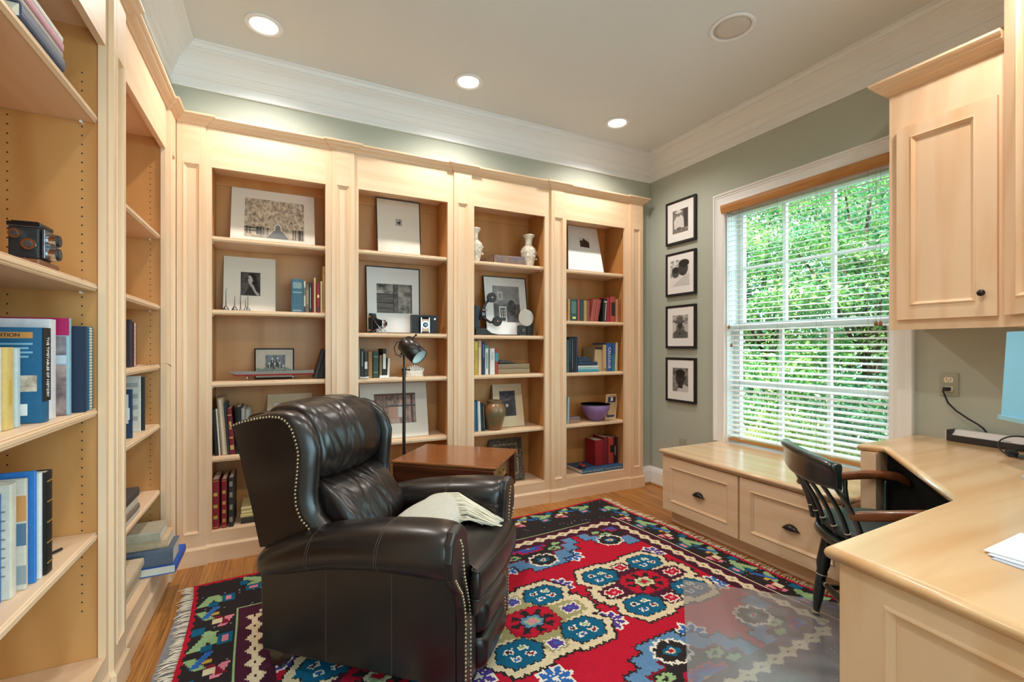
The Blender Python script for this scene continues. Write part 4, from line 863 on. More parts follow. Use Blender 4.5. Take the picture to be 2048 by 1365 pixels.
# vases, big old book, film viewer, flash gun and old shoe (bookcase three)
def vase(u, label):
    y = 3.08; p = px(u, 525, y); p.z = 1.7745; sc = (px(1071, 500, y).x - px(1043, 500, y).x) / 2; H = px(1057, 471, y).z - 1.7745
    t = thing('vase', label, 'vase', p, group='white figured vases')
    mv = mat('figured_porcelain', '#E7DCCB', 0.35, col2='#BFB09A', vscale=(45, 45, 45), bump=0.5)
    b = MB(); b.lathe([(0, 0), (sc * 0.62, 0), (sc * 0.62, H * 0.04), (sc * 0.78, H * 0.2), (sc * 0.98, H * 0.42), (sc, H * 0.5), (sc * 0.86, H * 0.58), (sc * 0.5, H * 0.66)], p, 28); build('body', b, mv, t)
    b = MB(); b.lathe([(sc * 0.5, H * 0.655), (sc * 0.42, H * 0.74), (sc * 0.5, H * 0.88), (sc * 0.76, H * 0.97), (sc * 0.78, H), (sc * 0.7, H * 0.99), (sc * 0.44, H * 0.88), (0, H * 0.8)], p, 28); build('neck', b, mat('vase_neck', '#E0D3BE', 0.4), t)
    b = MB()
    for k in range(10):
        q = k * 0.9 - 2.2; zz = H * (0.36 + 0.1 * math.sin(k * 2.3)); b.ball(p + Vector((math.cos(q) * sc * 0.97, math.sin(q) * sc * 0.97, zz)), sc * 0.13, 8, 5)
    build('relief', b, mat('relief_white', '#F0E8DA', 0.4), t)
vase(1057, 'white relief vase right of the big old book'); vase(948.5, 'white relief vase left of the big old book, half hidden')
p = px(989, 527, 3.045); p2 = px(1050, 527, 3.03); L = (p2 - p).length
mo = mat('marbled_leather', '#8A6A4C', 0.6, col2='#4E5872', vscale=(28, 28, 28), bump=0.5)
M = Matrix.Translation((p.x, 3.05, 1.7745 + 0.066)) @ Matrix.Rotation(math.radians(-5), 4, 'Z') @ Matrix(((0, 0, 1, 0), (0, 1, 0, 0), (-1, 0, 0, 0), (0, 0, 0, 1)))
r = book(M, 0.065, L, 0.10, '#7C5A3C', 'thick worn marbled leather book lying between the two vases', page=M_PAGEOLD, nm='old_book')
r.children[0].data.materials[0] = mo
b = MB(); q0 = px(960, 520, 3.11); b.hexa([Vector((q0.x, 3.115, 1.7745)), Vector((p.x - 0.004, 3.055, 1.7745)), Vector((p.x - 0.004, 3.15, 1.7745)), Vector((q0.x + 0.02, 3.16, 1.7745)), Vector((q0.x, 3.115, 1.80)), Vector((p.x - 0.004, 3.055, 1.835)), Vector((p.x - 0.004, 3.15, 1.835)), Vector((q0.x + 0.02, 3.16, 1.80))])
tag(build('old_book', b, mat('brown_leather', '#6E4A30', 0.6, var=0.4, vscale=(25, 25, 25))), 'brown slanted old book beside the marbled book and left vase', 'book')
# film viewer with two reels
y = 3.06; zb3 = 1.2525; t = thing('film_viewer', 'black film viewer with two round reels on bent arms', 'film viewer', (px(972, 668, y).x, y, zb3))
xL, xR_ = px(949.5, 660, y).x, px(970, 660, y).x
b = MB(); b.box(xL, px(971, 660, y).x, y - 0.02, y + 0.05, zb3, zb3 + 0.052); b.box(px(971, 660, y).x, px(1000, 660, y).x, y - 0.02, y + 0.02, zb3, zb3 + 0.006); b.prism([(px(971, 660, y).x, zb3 + 0.006), (px(998, 660, y).x, zb3 + 0.006), (px(982, 650, y).x, zb3 + 0.018), (px(971, 650, y).x, zb3 + 0.05)], 'y', y - 0.01, y + 0.02); build('base', b, M_CAMB, t, bevel=0.003)
b = MB(); b.box(xL, px(960, 640, y).x, y, y + 0.06, zb3 + 0.052, px(955, 611, y).z); build('screen_hood', b, mat('hood_blue_black', '#1B2730', 0.4), t, bevel=0.004)
b = MB(); a1, a2, a3, a4 = px(964, 622, y), px(983, 596, y), px(967, 636, y), px(994, 645, y)
b.tube([px(960, 640, y), a1, px(972, 606, y), a2], [0.012, 0.014, 0.010, 0.007], 8); b.tube([px(962, 632, y), a3, px(980, 645, y), a4], [0.012, 0.012, 0.008, 0.007], 8); build('arm', b, M_CAMB, t)
for u, v in ((983.7, 595.5), (994.7, 643)):
    c = px(u, v, y - 0.02); R_ = (px(u + 9, v, y - 0.02) - c).length
    b = MB(); b.cyl(c + Vector((0, 0.012, 0)), c + Vector((0, -0.002, 0)), R_, n=28); b.cyl(c + Vector((0, -0.002, 0)), c + Vector((0, -0.003, 0)), R_ * 0.82, n=24, m=0)
    for k in range(6):
        q = k * math.pi / 3; cc = c + Vector((math.cos(q) * R_ * 0.55, -0.0032, math.sin(q) * R_ * 0.55)); b.cyl(cc, cc + Vector((0, -0.0006, 0)), R_ * 0.16, n=10, m=1)
    b.cyl(c + Vector((0, -0.003, 0)), c + Vector((0, -0.008, 0)), R_ * 0.2, n=12, m=2); build('reel', b, [M_CAMB, G(60), M_CHROME], t)
c = px(966, 629, y - 0.02); b = MB(); b.box(c.x - 0.012, c.x + 0.012, y - 0.032, y - 0.006, c.z - 0.012, c.z + 0.012); build('gate', b, M_STEEL, t, bevel=0.002)
c = px(970, 620.5, y - 0.02); b = MB(); b.cyl(c + Vector((-0.02, 0, 0)), c + Vector((0.014, 0, 0)), 0.0055, n=10); build('roller', b, M_CHROME, t)
# box camera under the viewer arm
xa_, xb_ = px(951, 660, 3.03).x, px(971, 660, 3.03).x
# flash gun
y = 3.05; p = px(1048, 668, y); p.z = zb3; t = thing('flash_camera', 'black camera with a round silver flash reflector', 'camera', p)
b = MB(); b.box(px(1039, 660, y).x, px(1053.5, 660, y).x, y, y + 0.04, zb3, px(1045, 651, y).z); build('body', b, M_CAMB, t, bevel=0.003)
b = MB(); b.box(px(1055, 660, y).x, px(1067, 660, y).x, y + 0.005, y + 0.05, zb3, px(1060, 646, y).z); build('battery_case', b, mat('gun_black', '#101114', 0.3), t, bevel=0.003)
c = px(1045.8, 661, y); b = MB(); b.cyl(c, c + Vector((0, -0.012, 0)), 0.010, n=14); b.cyl(c + Vector((0, -0.012, 0)), c + Vector((0, -0.0125, 0)), 0.006, n=12, m=1); build('lens', b, [M_CHROME, M_LENSG], t)
c = px(1052.5, 636, y); R_ = (px(1067, 636, y) - c).length; b = MB(); Mx = Matrix.Rotation(math.radians(90), 4, 'X')
b.lathe([(R_, 0.0), (R_ * 1.04, -0.003), (R_ * 0.98, -0.012), (R_ * 0.5, -0.03), (0.006, -0.034), (0.004, -0.030), (R_ * 0.48, -0.026), (R_ * 0.94, -0.009), (R_ * 0.97, -0.001)], c, 32, mtx=Matrix.Rotation(math.radians(90), 4, 'X'))
build('reflector', b, mat('reflector_silver', '#D5D3CE', 0.22, metal=0.85), t)
b = MB(); b.ball(c + Vector((0, 0.018, 0)), 0.008); build('bulb', b, mat('flash_bulb', '#E9ECEE', 0.1), t)
b = MB(); b.tube([c + Vector((0, 0.03, -0.01)), Vector((c.x - 0.006, y + 0.02, px(1045, 651, y).z))], 0.005, 8); build('bracket', b, M_CHROME, t)
# old shoe on the weathered books
p = px(1013, 722, 3.06); zs_ = 1.0435; t = thing('baby_shoe', 'old dark grey flattened shoe lying on the weathered books', 'shoe', (p.x, 3.06, zs_))
xa_, xb_ = px(996, 720, 3.06).x, px(1033, 720, 3.06).x; rr = []
for i in range(11):
    q = i / 10.0; x = xa_ + (xb_ - xa_) * q; wv = 0.022 * math.sin(math.pi * min(1, 0.15 + q * 0.95)) ** 0.5 + 0.004; hv = (0.026 if q < 0.45 else 0.026 - (q - 0.45) * 0.034)
    rr.append([Vector((x, 3.075 + wv * math.cos(a), zs_ + hv * 0.5 * (1 + math.sin(a)) + 0.0)) for a in [k * 2 * math.pi / 10 for k in range(10)]])
b = MB(); b.loft(rr); build('upper', b, mat('old_leather', '#5B5C5C', 0.6, var=0.5, vscale=(60, 60, 60), bump=0.6), t)
b = MB(); b.tube([(xa_ + 0.01, 3.055, zs_ + 0.028), (xa_ + 0.04, 3.06, zs_ + 0.026), (xa_ + 0.075, 3.06, zs_ + 0.016), (xa_ + 0.1, 3.062, zs_ + 0.012)], 0.002, 5); build('lace', b, G(110), t)
# stoneware jar
y = 3.06; p = px(988, 858, y); p.z = 0.5675; R_ = (px(1009.8, 830, y).x - px(967, 830, y).x) / 2; H = px(988, 801, y).z - p.z
b = MB(); b.lathe([(0, 0), (R_ * 0.62, 0), (R_ * 0.66, H * 0.05), (R_ * 0.82, H * 0.28), (R_ * 0.97, H * 0.52), (R_, H * 0.64), (R_ * 0.96, H * 0.74), (R_ * 0.80, H * 0.86), (R_ * 0.62, H * 0.905), (R_ * 0.61, H * 0.945), (R_ * 0.68, H * 0.965), (R_ * 0.68, H * 0.99), (R_ * 0.62, H), (R_ * 0.54, H * 0.98), (R_ * 0.5, H * 0.9), (0, H * 0.8)], p, 36)
tag(build('stoneware_jar', b, mat('salt_glaze', '#8F5A30', 0.3, col2='#62644A', vscale=(9, 9, 12), coat=0.3, bump=0.15)), 'brown and olive salt-glazed stoneware jar with narrow neck', 'jar')
# bowl, little box, toy tractor (bookcase four)
y = 3.07; p = px(1191, 841, y); p.z = 0.5655; R_ = (px(1215, 815, y).x - px(1167, 815, y).x) / 2; H = px(1191, 812, y - R_).z - p.z - 0.004
t = thing('bowl', 'purple enamel bowl with pale green inside', 'bowl', p)
b = MB(); b.lathe([(0, 0), (R_ * 0.36, 0), (R_ * 0.42, H * 0.03), (R_ * 0.66, H * 0.25), (R_ * 0.86, H * 0.6), (R_, H)], p, 40); build('outside', b, mat('purple_enamel', '#8C6CA0', 0.35), t)
b = MB(); b.lathe([(R_ * 0.995, H), (R_ * 0.85, H * 0.6), (R_ * 0.64, H * 0.27), (R_ * 0.3, H * 0.07), (0, H * 0.06)], p, 40); build('inside', b, mat('pale_green_enamel', '#B9C9A6', 0.3), t)
b = MB(); b.tube([p + Vector((R_ * math.cos(q * math.pi / 24), R_ * math.sin(q * math.pi / 24), H)) for q in range(49)], 0.0022, 6); build('rim', b, G(45), t)
a, c = px(1137.6, 840, 3.03), px(1160.5, 840, 3.03); t = thing('small_box', 'small rust and grey keepsake box left of the purple bowl', 'box', ((a.x + c.x) / 2, 3.06, 0.5655))
b = MB(); b.box(a.x, c.x, 3.03, 3.1, 0.5655, 0.5655 + 0.030); build('body', b, mat('rust_box', '#A07A62', 0.6, var=0.3, vscale=(60, 60, 60)), t, bevel=0.003)
b = MB(); b.box(a.x - 0.0005, c.x + 0.0005, 3.0295, 3.1005, 0.5957, 0.612); build('lid', b, mat('grey_lid', '#7C6A6E', 0.5), t, bevel=0.004)
ta = px(1166, 938, 3.035); t = thing('toy_tractor', 'tiny red and blue toy tractor on the blue atlas', 'toy', (ta.x, 3.035, 0.195))
M = Matrix.Translation((ta.x, 3.04, 0.1952)) @ Matrix.Rotation(math.radians(-50), 4, 'Z')
b = MB(); b.box(-0.028, 0.022, -0.010, 0.010, 0.012, 0.030); b.box(-0.028, -0.004, -0.013, 0.013, 0.026, 0.042); build('body', b.xform(M), mat('toy_red', '#A2382C', 0.45), t, bevel=0.003)
b = MB(); b.box(0.000, 0.024, -0.0115, 0.0115, 0.006, 0.014); build('chassis', b.xform(M), mat('toy_blue', '#3A6C96', 0.45), t)
for x, r_ in ((-0.017, 0.013), (0.016, 0.009)):
    for s in (-1, 1):
        b = MB(); b.cyl((x, s * 0.0135, r_), (x, s * 0.0185, r_), r_, n=14); build('wheel', b.xform(M), M_INK, t)

# twin-lens camera on its brown case (near left bookcase)
z = 1.3737
t = thing('leather_case', 'flat brown leather case under the twin-lens camera', 'camera case', (-0.59, 1.66, z))
b = MB(); b.box(-0.635, -0.553, 1.60, 1.72, z, z + 0.021); build('body', b, mat('tan_leather', '#8A5636', 0.5, var=0.3, vscale=(50, 50, 50)), t, bevel=0.006)
b = MB(); b.box(-0.6, -0.58, 1.5985, 1.7215, z + 0.004, z + 0.0222); build('strap', b, mat('strap_leather', '#6E4228', 0.5), t, bevel=0.002)
z += 0.0226; t = thing('twin_lens_camera', 'black and chrome twin-lens reflex camera on a brown leather case', 'camera', (-0.59, 1.66, z))
b = MB(); b.box(-0.622, -0.562, 1.622, 1.692, z, z + 0.082); build('body', b, M_CAMB, t, bevel=0.004)
b = MB(); b.box(-0.624, -0.558, 1.619, 1.695, z + 0.084, z + 0.094); b.box(-0.618, -0.564, 1.626, 1.688, z + 0.094, z + 0.098); build('viewing_hood', b, mat('gun_black', '#101114', 0.3), t, bevel=0.002)
b = MB(); b.box(-0.624, -0.560, 1.6205, 1.6935, z + 0.0815, z + 0.085); b.box(-0.560, -0.553, 1.628, 1.686, z + 0.004, z + 0.08); build('front_plate', b, M_STEEL, t, bevel=0.002)
for zz, r_ in ((0.056, 0.0185), (0.020, 0.0195)):
    b = MB(); c = Vector((-0.553, 1.657, z + zz)); b.cyl(c, c + Vector((0.016, 0, 0)), r_, r_ * 0.95, 24); b.cyl(c + Vector((0.016, 0, 0)), c + Vector((0.020, 0, 0)), r_ * 0.85, r_ * 0.8, 24, m=1); b.cyl(c + Vector((0.0201, 0, 0)), c + Vector((0.0206, 0, 0)), r_ * 0.55, r_ * 0.5, 20, m=2); build('lens', b, [M_CHROME, M_CAMB, M_LENSG], t)
for x, zz, r_ in ((-0.606, 0.062, 0.0135), (-0.580, 0.037, 0.0155)):
    b = MB(); c = Vector((x, 1.622, z + zz)); b.cyl(c, c + Vector((0, -0.010, 0)), r_, r_ * 0.95, 24); b.cyl(c + Vector((0, -0.010, 0)), c + Vector((0, -0.0125, 0)), r_ * 0.6, r_ * 0.5, 18, m=1); build('winding_knob', b, [M_CHROME, M_STEEL], t)
# loose wires and the black cable end
b = MB()
for k in range(3): b.tube([(-0.56, 2.52 + 0.02 * k, 1.0845), (-0.535, 2.62, 1.086 + 0.002 * k), (-0.522, 2.72, 1.0865), (-0.50, 2.775, 1.088), (-0.488, 2.80 + 0.01 * k, 1.076 - 0.004 * k)], 0.0008, 5)
tag(build('wires', b, mat('copper_wire', '#A98F70', 0.4, metal=0.5)), 'thin loose wires dangling over the narrow middle shelf edge', 'wires')
b = MB(); b.tube([(-0.70, 1.69, 0.573), (-0.64, 1.72, 0.5735), (-0.60, 1.76, 0.574), (-0.575, 1.80, 0.5755)], [0.003, 0.003, 0.004, 0.004], 8); tag(build('cable', b, M_INK), 'short black cable end beside the gilt black book', 'cable')
# ================================================================= leather wing recliner (own frame: x forward, y to its left, z up)
def leather():
    m = bpy.data.materials.new('brown_black_leather'); m.use_nodes = True; nt = m.node_tree; b = nt.nodes['Principled BSDF']
    tc = nt.nodes.new('ShaderNodeTexCoord')
    n1 = nt.nodes.new('ShaderNodeTexNoise'); n1.inputs['Scale'].default_value = 7; n1.inputs['Detail'].default_value = 3; nt.links.new(tc.outputs['Object'], n1.inputs['Vector'])
    rp = nt.nodes.new('ShaderNodeValToRGB'); rp.color_ramp.elements[0].position = 0.35; rp.color_ramp.elements[0].color = lin('#140F0E'); rp.color_ramp.elements[1].position = 0.7; rp.color_ramp.elements[1].color = lin('#1E1513')
    nt.links.new(n1.outputs['Fac'], rp.inputs['Fac']); nt.links.new(rp.outputs['Color'], b.inputs['Base Color'])
    n2 = nt.nodes.new('ShaderNodeTexVoronoi'); n2.inputs['Scale'].default_value = 420; nt.links.new(tc.outputs['Object'], n2.inputs['Vector'])
    bp = nt.nodes.new('ShaderNodeBump'); bp.inputs['Strength'].default_value = 0.10; bp.inputs['Distance'].default_value = 0.002
    nt.links.new(n2.outputs['Distance'], bp.inputs['Height']); nt.links.new(bp.outputs['Normal'], b.inputs['Normal'])
    b.inputs['Roughness'].default_value = 0.33; b.inputs['Specular IOR Level'].default_value = 0.42
    b.inputs['Coat Weight'].default_value = 0.45; b.inputs['Coat Roughness'].default_value = 0.24
    return m
M_LEA = leather()
M_NAIL = mat('antique_brass_nail', '#A9987C', 0.3, metal=0.9)
M_STITCH = mat('seam_stitch', '#4A3A33', 0.6)
M_DKWOOD = mat('dark_stained_leg', '#3A241B', 0.35, var=0.3, vscale=(20, 20, 4), coat=0.3)
RC = thing('recliner', 'dark brown leather wing-back recliner with brass nail trim', 'armchair', (0.676, 1.552, 0), math.radians(-42.18))
def smoothed(o, ang=40):
    for p in o.data.polygons: p.use_smooth = True
    md = o.modifiers.new('wn', 'WEIGHTED_NORMAL'); md.keep_sharp = True
    return o
WP = 0.249
# side panels
for s in (-1, 1):
    b = MB(); pg = [(-0.768, 0.08), (-0.03, 0.08), (-0.02, 0.10), (-0.02, 0.47), (-0.30, 0.48), (-0.55, 0.45), (-0.70, 0.42), (-0.778, 0.40)]
    b.prism(pg, 'y', s * (WP - 0.05), s * WP); build('side_panel', b, M_LEA, RC, local=True, bevel=0.006, seg=2)
    b = MB()
    for f in (-0.50, -0.247):
        b.box(f - 0.0012, f + 0.0012, s * (WP - 0.001), s * (WP + 0.0008), 0.085, 0.43)
    build('side_seam', b, M_STITCH, RC, local=True)
    # rolled arm
    secs = [(-0.752, 0.248, 0.410, 0.034, 0.030), (-0.746, 0.248, 0.411, 0.052, 0.042), (-0.725, 0.250, 0.416, 0.066, 0.051), (-0.69, 0.252, 0.428, 0.074, 0.057), (-0.62, 0.254, 0.450, 0.082, 0.064), (-0.55, 0.256, 0.474, 0.087, 0.070), (-0.46, 0.257, 0.497, 0.091, 0.073),
            (-0.37, 0.257, 0.512, 0.092, 0.075), (-0.25, 0.258, 0.524, 0.094, 0.079), (-0.15, 0.260, 0.530, 0.096, 0.083), (-0.08, 0.263, 0.531, 0.096, 0.085), (-0.04, 0.266, 0.531, 0.094, 0.084), (-0.015, 0.270, 0.531, 0.088, 0.080), (-0.002, 0.274, 0.531, 0.074, 0.068)]
    rings = []
    for f, yc, zc, ry, rz in secs:
        ring = []
        for k in range(28):
            a = 2 * math.pi * k / 28; c_, s_ = math.cos(a), math.sin(a); e = 2 / 2.35
            ring.append(Vector((f, s * (yc + math.copysign(abs(c_) ** e, c_) * ry), zc + math.copysign(abs(s_) ** e, s_) * rz)))
        rings.append(ring)
    b = MB(); b.loft(rings); arm = build('arm', b, M_LEA, RC, local=True, subsurf=1)
    b = MB()
    for f0 in (-0.245, -0.505):
        for off in (-0.004, 0.004):
            i = max(j for j in range(len(secs)) if secs[j][0] <= f0); q = (f0 - secs[i][0]) / (secs[i + 1][0] - secs[i][0])
            yc, zc, ry, rz = [secs[i][j] * (1 - q) + secs[i + 1][j] * q for j in (1, 2, 3, 4)]
            pts = []
            for k in range(25):
                a = -0.9 + 4.6 * k / 24; c_, s_ = math.cos(a), math.sin(a); e = 2 / 2.35
                pts.append((f0 + off + 0.012 * math.sin(a), s * (yc + math.copysign(abs(c_) ** e, c_) * (ry + 0.0002)), zc + math.copysign(abs(s_) ** e, s_) * (rz + 0.0002)))
            b.tube(pts, 0.0011, 5)
    build('arm_seam', b, M_STITCH, arm, local=True)
    b = MB(); b.box(-0.66, -0.012, s * 0.168, s * 0.215, 0.25, 0.53); build('inner_arm', b, M_LEA, RC, local=True, bevel=0.012, seg=3)
    # front facing of the arm
    out = [(WP, 0.07), (WP, 0.30), (0.257, 0.35), (0.280, 0.40), (0.315, 0.435), (0.346, 0.475), (0.356, 0.53), (0.345, 0.58), (0.318, 0.608), (0.280, 0.617), (0.246, 0.606), (0.222, 0.578), (0.212, 0.54), (0.204, 0.49), (0.188, 0.44), (0.165, 0.385), (0.146, 0.33), (0.139, 0.28), (0.139, 0.07)]
    b = MB(); b.prism([(s * y, z) for y, z in out], 'x', -0.022, 0.010); build('arm_front', b, M_LEA, RC, local=True, bevel=0.009, seg=3)
    def nails(b, pts, step=0.0132, r=0.0052):
        pts = [Vector(p) for p in pts]; L = 0; acc = [0]
        for i in range(1, len(pts)): L += (pts[i] - pts[i - 1]).length; acc.append(L)
        n = max(2, int(L / step))
        for k in range(n + 1):
            d = L * k / n; i = 0
            while i < len(pts) - 2 and acc[i + 1] < d: i += 1
            q = (d - acc[i]) / max(1e-9, acc[i + 1] - acc[i]); b.ball(pts[i].lerp(pts[i + 1], q), r, 8, 4)
    b = MB()
    nails(b, [(0.0105, s * y, z) for y, z in ((0.242, 0.075), (0.242, 0.30), (0.249, 0.353), (0.271, 0.403), (0.303, 0.440), (0.322, 0.466))])
    nails(b, [(0.0105, s * y, z) for y, z in ((0.198, 0.075), (0.198, 0.285), (0.206, 0.335), (0.228, 0.392), (0.250, 0.445), (0.262, 0.50), (0.268, 0.545), (0.284, 0.572))])
    nail = build('nail_trim', b, M_NAIL, RC, local=True, recalc=False)
# seat cushion with welt
def rounded(poly, r=0.03, k=5):
    o = []; n = len(poly)
    for i in range(n):
        p0, p, p1 = Vector(poly[i - 1]), Vector(poly[i]), Vector(poly[(i + 1) % n]); a = (p0 - p); c = (p1 - p); rr = min(r, a.length * .45, c.length * .45)
        A = p + a.normalized() * rr; C_ = p + c.normalized() * rr
        for j in range(k + 1):
            q = j / k; o.append(A * (1 - q) ** 2 + p * 2 * q * (1 - q) + C_ * q ** 2)
    return o
TP = rounded([(-0.56, -0.162), (0.016, -0.162), (0.018, -0.224), (0.05, -0.226), (0.062, -0.1), (0.065, 0.0), (0.062, 0.1), (0.05, 0.226), (0.018, 0.224), (0.016, 0.162), (-0.56, 0.162)], 0.022)
cen = Vector((-0.2, 0))
def inset(poly, d):
    o = []; n = len(poly)
    for i, p in enumerate(poly):
        t = (poly[(i + 1) % n] - poly[i - 1]).normalized(); o.append(p + Vector((-t.y, t.x)) * d)
    return o
b = MB(); rings = []
for z, d in ((0.352, 0.016), (0.356, 0.004), (0.370, 0.0), (0.400, -0.003), (0.432, 0.0), (0.447, 0.004), (0.4535, 0.012)):
    rings.append([Vector((p.x, p.y, z)) for p in inset(TP, d)])
base = inset(TP, 0.012)
for q, z in ((0.85, 0.459), (0.6, 0.466), (0.3, 0.470), (0.05, 0.471)): rings.append([Vector((cen.x + (p.x - cen.x) * q, p.y * q, z)) for p in base])
b.loft(rings); seat = build('seat_cushion', b, M_LEA, RC, local=True)
b = MB()
for z in (0.450, 0.358): b.tube([Vector((p.x, p.y, z)) for p in inset(TP, 0.003) + [inset(TP, 0.003)[0]]], 0.0042, 6)
build('welt', b, M_LEA, seat, local=True)
b = MB(); b.prism(rounded([(-0.1, -0.150), (0.016, -0.150), (0.018, -0.214), (0.034, -0.216), (0.050, 0.0), (0.034, 0.216), (0.018, 0.214), (0.016, 0.150), (-0.1, 0.150)], 0.02), 'z', 0.302, 0.353, smooth=True)
build('front_rail', b, M_LEA, RC, local=True, bevel=0.014, seg=4)
for z0, z1, d in ((0.188, 0.306, 0.046), (0.060, 0.182, 0.042)):
    b = MB(); rr = []
    for i in range(17):
        y = -0.1385 + 0.277 * i / 16; e = min(1, (1 - abs(i - 8) / 8.0) * 5 + 0.25); rr.append([Vector((x * e - 0.0 if x > 0 else x, y, z)) for x, z in ((-0.05, z0), (d * 0.5, z0 + 0.003), (d * 0.95, z0 + 0.02), (d + 0.004, (z0 + z1) / 2), (d * 0.95, z1 - 0.02), (d * 0.5, z1 - 0.003), (-0.05, z1))])
    b.loft(rr); build('footrest_pad', b, M_LEA, RC, local=True, subsurf=1)
b = MB(); b.box(-0.70, -0.03, -0.20, 0.20, 0.075, 0.34); build('seat_box', b, M_LEA, RC, local=True)
# back shell, wings and pillows
b = MB(); b.prism([(-0.770, 0.30), (-0.893, 0.880), (-0.868, 0.915), (-0.80, 0.930), (-0.745, 0.90), (-0.70, 0.62), (-0.65, 0.36)], 'y', -0.215, 0.215); build('back_shell', b, M_LEA, RC, local=True, bevel=0.015, seg=3)
OUT = [(-0.545, 0.511, 1, 0), (-0.568, 0.549, 1, 0), (-0.599, 0.575, 1, 0), (-0.618, 0.617, 1, 0), (-0.622, 0.66, 1, 0), (-0.613, 0.74, 1, 0), (-0.609, 0.801, 1, 0.05), (-0.62, 0.844, .95, .15), (-0.636, 0.883, .8, .3), (-0.657, 0.909, .55, .4), (-0.683, 0.922, .25, .42), (-0.726, 0.924, 0, .35), (-0.769, 0.918, 0, .28), (-0.813, 0.909, 0, .2), (-0.858, 0.898, 0, .1), (-0.897, 0.884, 0, 0),
       (-0.858, 0.768, 0, 0), (-0.813, 0.617, 0, 0), (-0.769, 0.451, 0, 0), (-0.66, 0.470, .2, 0), (-0.58, 0.488, .6, 0)]
for s in (-1, 1):
    ex = 0.035 if s > 0 else 0.0
    b = MB(); rr = []
    for y, fo, zo in ((0.2575, -0.006, -0.006), (0.2585, 0.0, 0.0), (0.256, 0.014, 0.010), (0.247, 0.034, 0.026), (0.232, 0.050, 0.036), (0.215, 0.057, 0.040), (0.199, 0.054, 0.036), (0.190, 0.040, 0.024), (0.186, 0.010, 0.0)):
        rr.append([Vector((f + ex * w + fo * w, s * y, z + zo * wz)) for f, z, w, wz in OUT])
    b.loft(rr); wing = build('wing', b, M_LEA, RC, local=True)
    b = MB(); nails(b, [(f + ex * w + 0.004 * w, s * 0.2600, z - 0.006 + 0.004 * wz) for f, z, w, wz in [(-0.550, 0.522, 1, 0)] + OUT[1:16]], 0.0135)
    build('nail_trim', b, M_NAIL, wing, local=True, recalc=False)
def pillow(nm, prof, hw, folds, seed):
    pr = []
    P_ = [Vector(p) for p in prof]; n = len(P_)
    for i in range(n):    # Catmull-Rom through the profile
        p0, p1, p2, p3 = P_[i - 1], P_[i], P_[(i + 1) % n], P_[(i + 2) % n]
        for j in range(4):
            q = j / 4.0; pr.append(0.5 * ((2 * p1) + (p2 - p0) * q + (2 * p0 - 5 * p1 + 4 * p2 - p3) * q * q + (3 * p1 - p0 - 3 * p2 + p3) * q ** 3))
    c = sum(pr, Vector((0, 0))) / len(pr); rr = []; N = 44; rg = random.Random(seed)
    fl = [(rg.uniform(-1, 1), rg.uniform(-.9, .9), rg.uniform(.02, .06), rg.uniform(.3, 1)) for _ in range(folds)]
    for i in range(N + 1):
        s = -1 + 2 * i / N; g = (1 - abs(s) ** 5) ** 0.5 * 0.16 + 0.84 if abs(s) < 1 else 0.78
        ring = []
        for p in pr:
            d = p - c; q = c + d * g; x, z = q
            fo = 0.0
            for y0, sl, wd, am in fl:      # soft creases that run up and across the leather
                t = (s - y0 - sl * (z - c.y) * 4.0) / wd
                if abs(t) < 3: fo -= 0.0045 * am * math.exp(-t * t) - 0.0022 * am * math.exp(-(t - 1.6) ** 2)
            nrm = d.normalized(); fo += 0.024 * (1 - s * s) * max(0.0, nrm.x) - 0.012 * max(0.0, nrm.x); x += nrm.x * fo; z += nrm.y * fo
            ring.append(Vector((x, s * hw, z)))
        rr.append(ring)
    b = MB(); b.loft(rr); return build(nm, b, M_LEA, RC, local=True, subsurf=1)
pillow('head_pillow', [(-0.76, 0.70), (-0.66, 0.676), (-0.585, 0.682), (-0.545, 0.73), (-0.535, 0.79), (-0.553, 0.865), (-0.605, 0.935), (-0.69, 0.964), (-0.79, 0.953), (-0.83, 0.90), (-0.80, 0.80)], 0.198, 16, 4)
pillow('lumbar_pillow', [(-0.64, 0.47), (-0.50, 0.462), (-0.425, 0.475), (-0.415, 0.52), (-0.448, 0.58), (-0.505, 0.645), (-0.585, 0.686), (-0.68, 0.69), (-0.71, 0.60)], 0.188, 18, 9)
for f, y in ((-0.725, -0.205), (-0.725, 0.205), (-0.06, -0.19), (-0.06, 0.19)):
    s = 0.030; b = MB(); b.hexa([(f - s * .7, y - s * .7, 0.0125), (f + s * .8, y - s * .7, 0.0125), (f + s * .8, y + s * .7, 0.0125), (f - s * .7, y + s * .7, 0.0125), (f - s, y - s, 0.082), (f + s * 1.5, y - s, 0.082), (f + s * 1.5, y + s, 0.082), (f - s, y + s, 0.082)]); build('leg', b, M_DKWOOD, RC, local=True, bevel=0.003)
# --- cream throw folded across the seat
WR = WM[RC.name]
def loc(f, y, z): return WR @ Vector((f, y, z))
TH = thing('throw_blanket', 'cream woven throw with long fringe lying on the recliner seat', 'throw', loc(-0.25, 0, 0.47))
M_THR = mat('cream_wool', '#E2D9C6', 0.95, var=0.14, vscale=(160, 160, 160), bump=0.7, bscale=(420, 420, 420), sheen=0.4)
b = MB(); rr = []
def throw_pt(q, a):
    y = -0.150 + 0.308 * q; fc = -0.300 + 0.075 * q; hw = 0.125 - 0.015 * q; hh = 0.030 + 0.062 * q ** 1.2 + 0.003 * math.sin(q * 11)
    c_, s_ = math.cos(a), math.sin(a)
    z = 0.476 + (hh * max(0, s_) ** 0.8 * (1 + 0.08 * math.cos(a * 2 + q * 3)) if s_ > 0 else 0.004 * s_)
    return loc(fc + hw * math.copysign(abs(c_) ** 0.85, c_) + 0.005 * math.sin(q * 14 + a), y + 0.010 * math.cos(a), z)
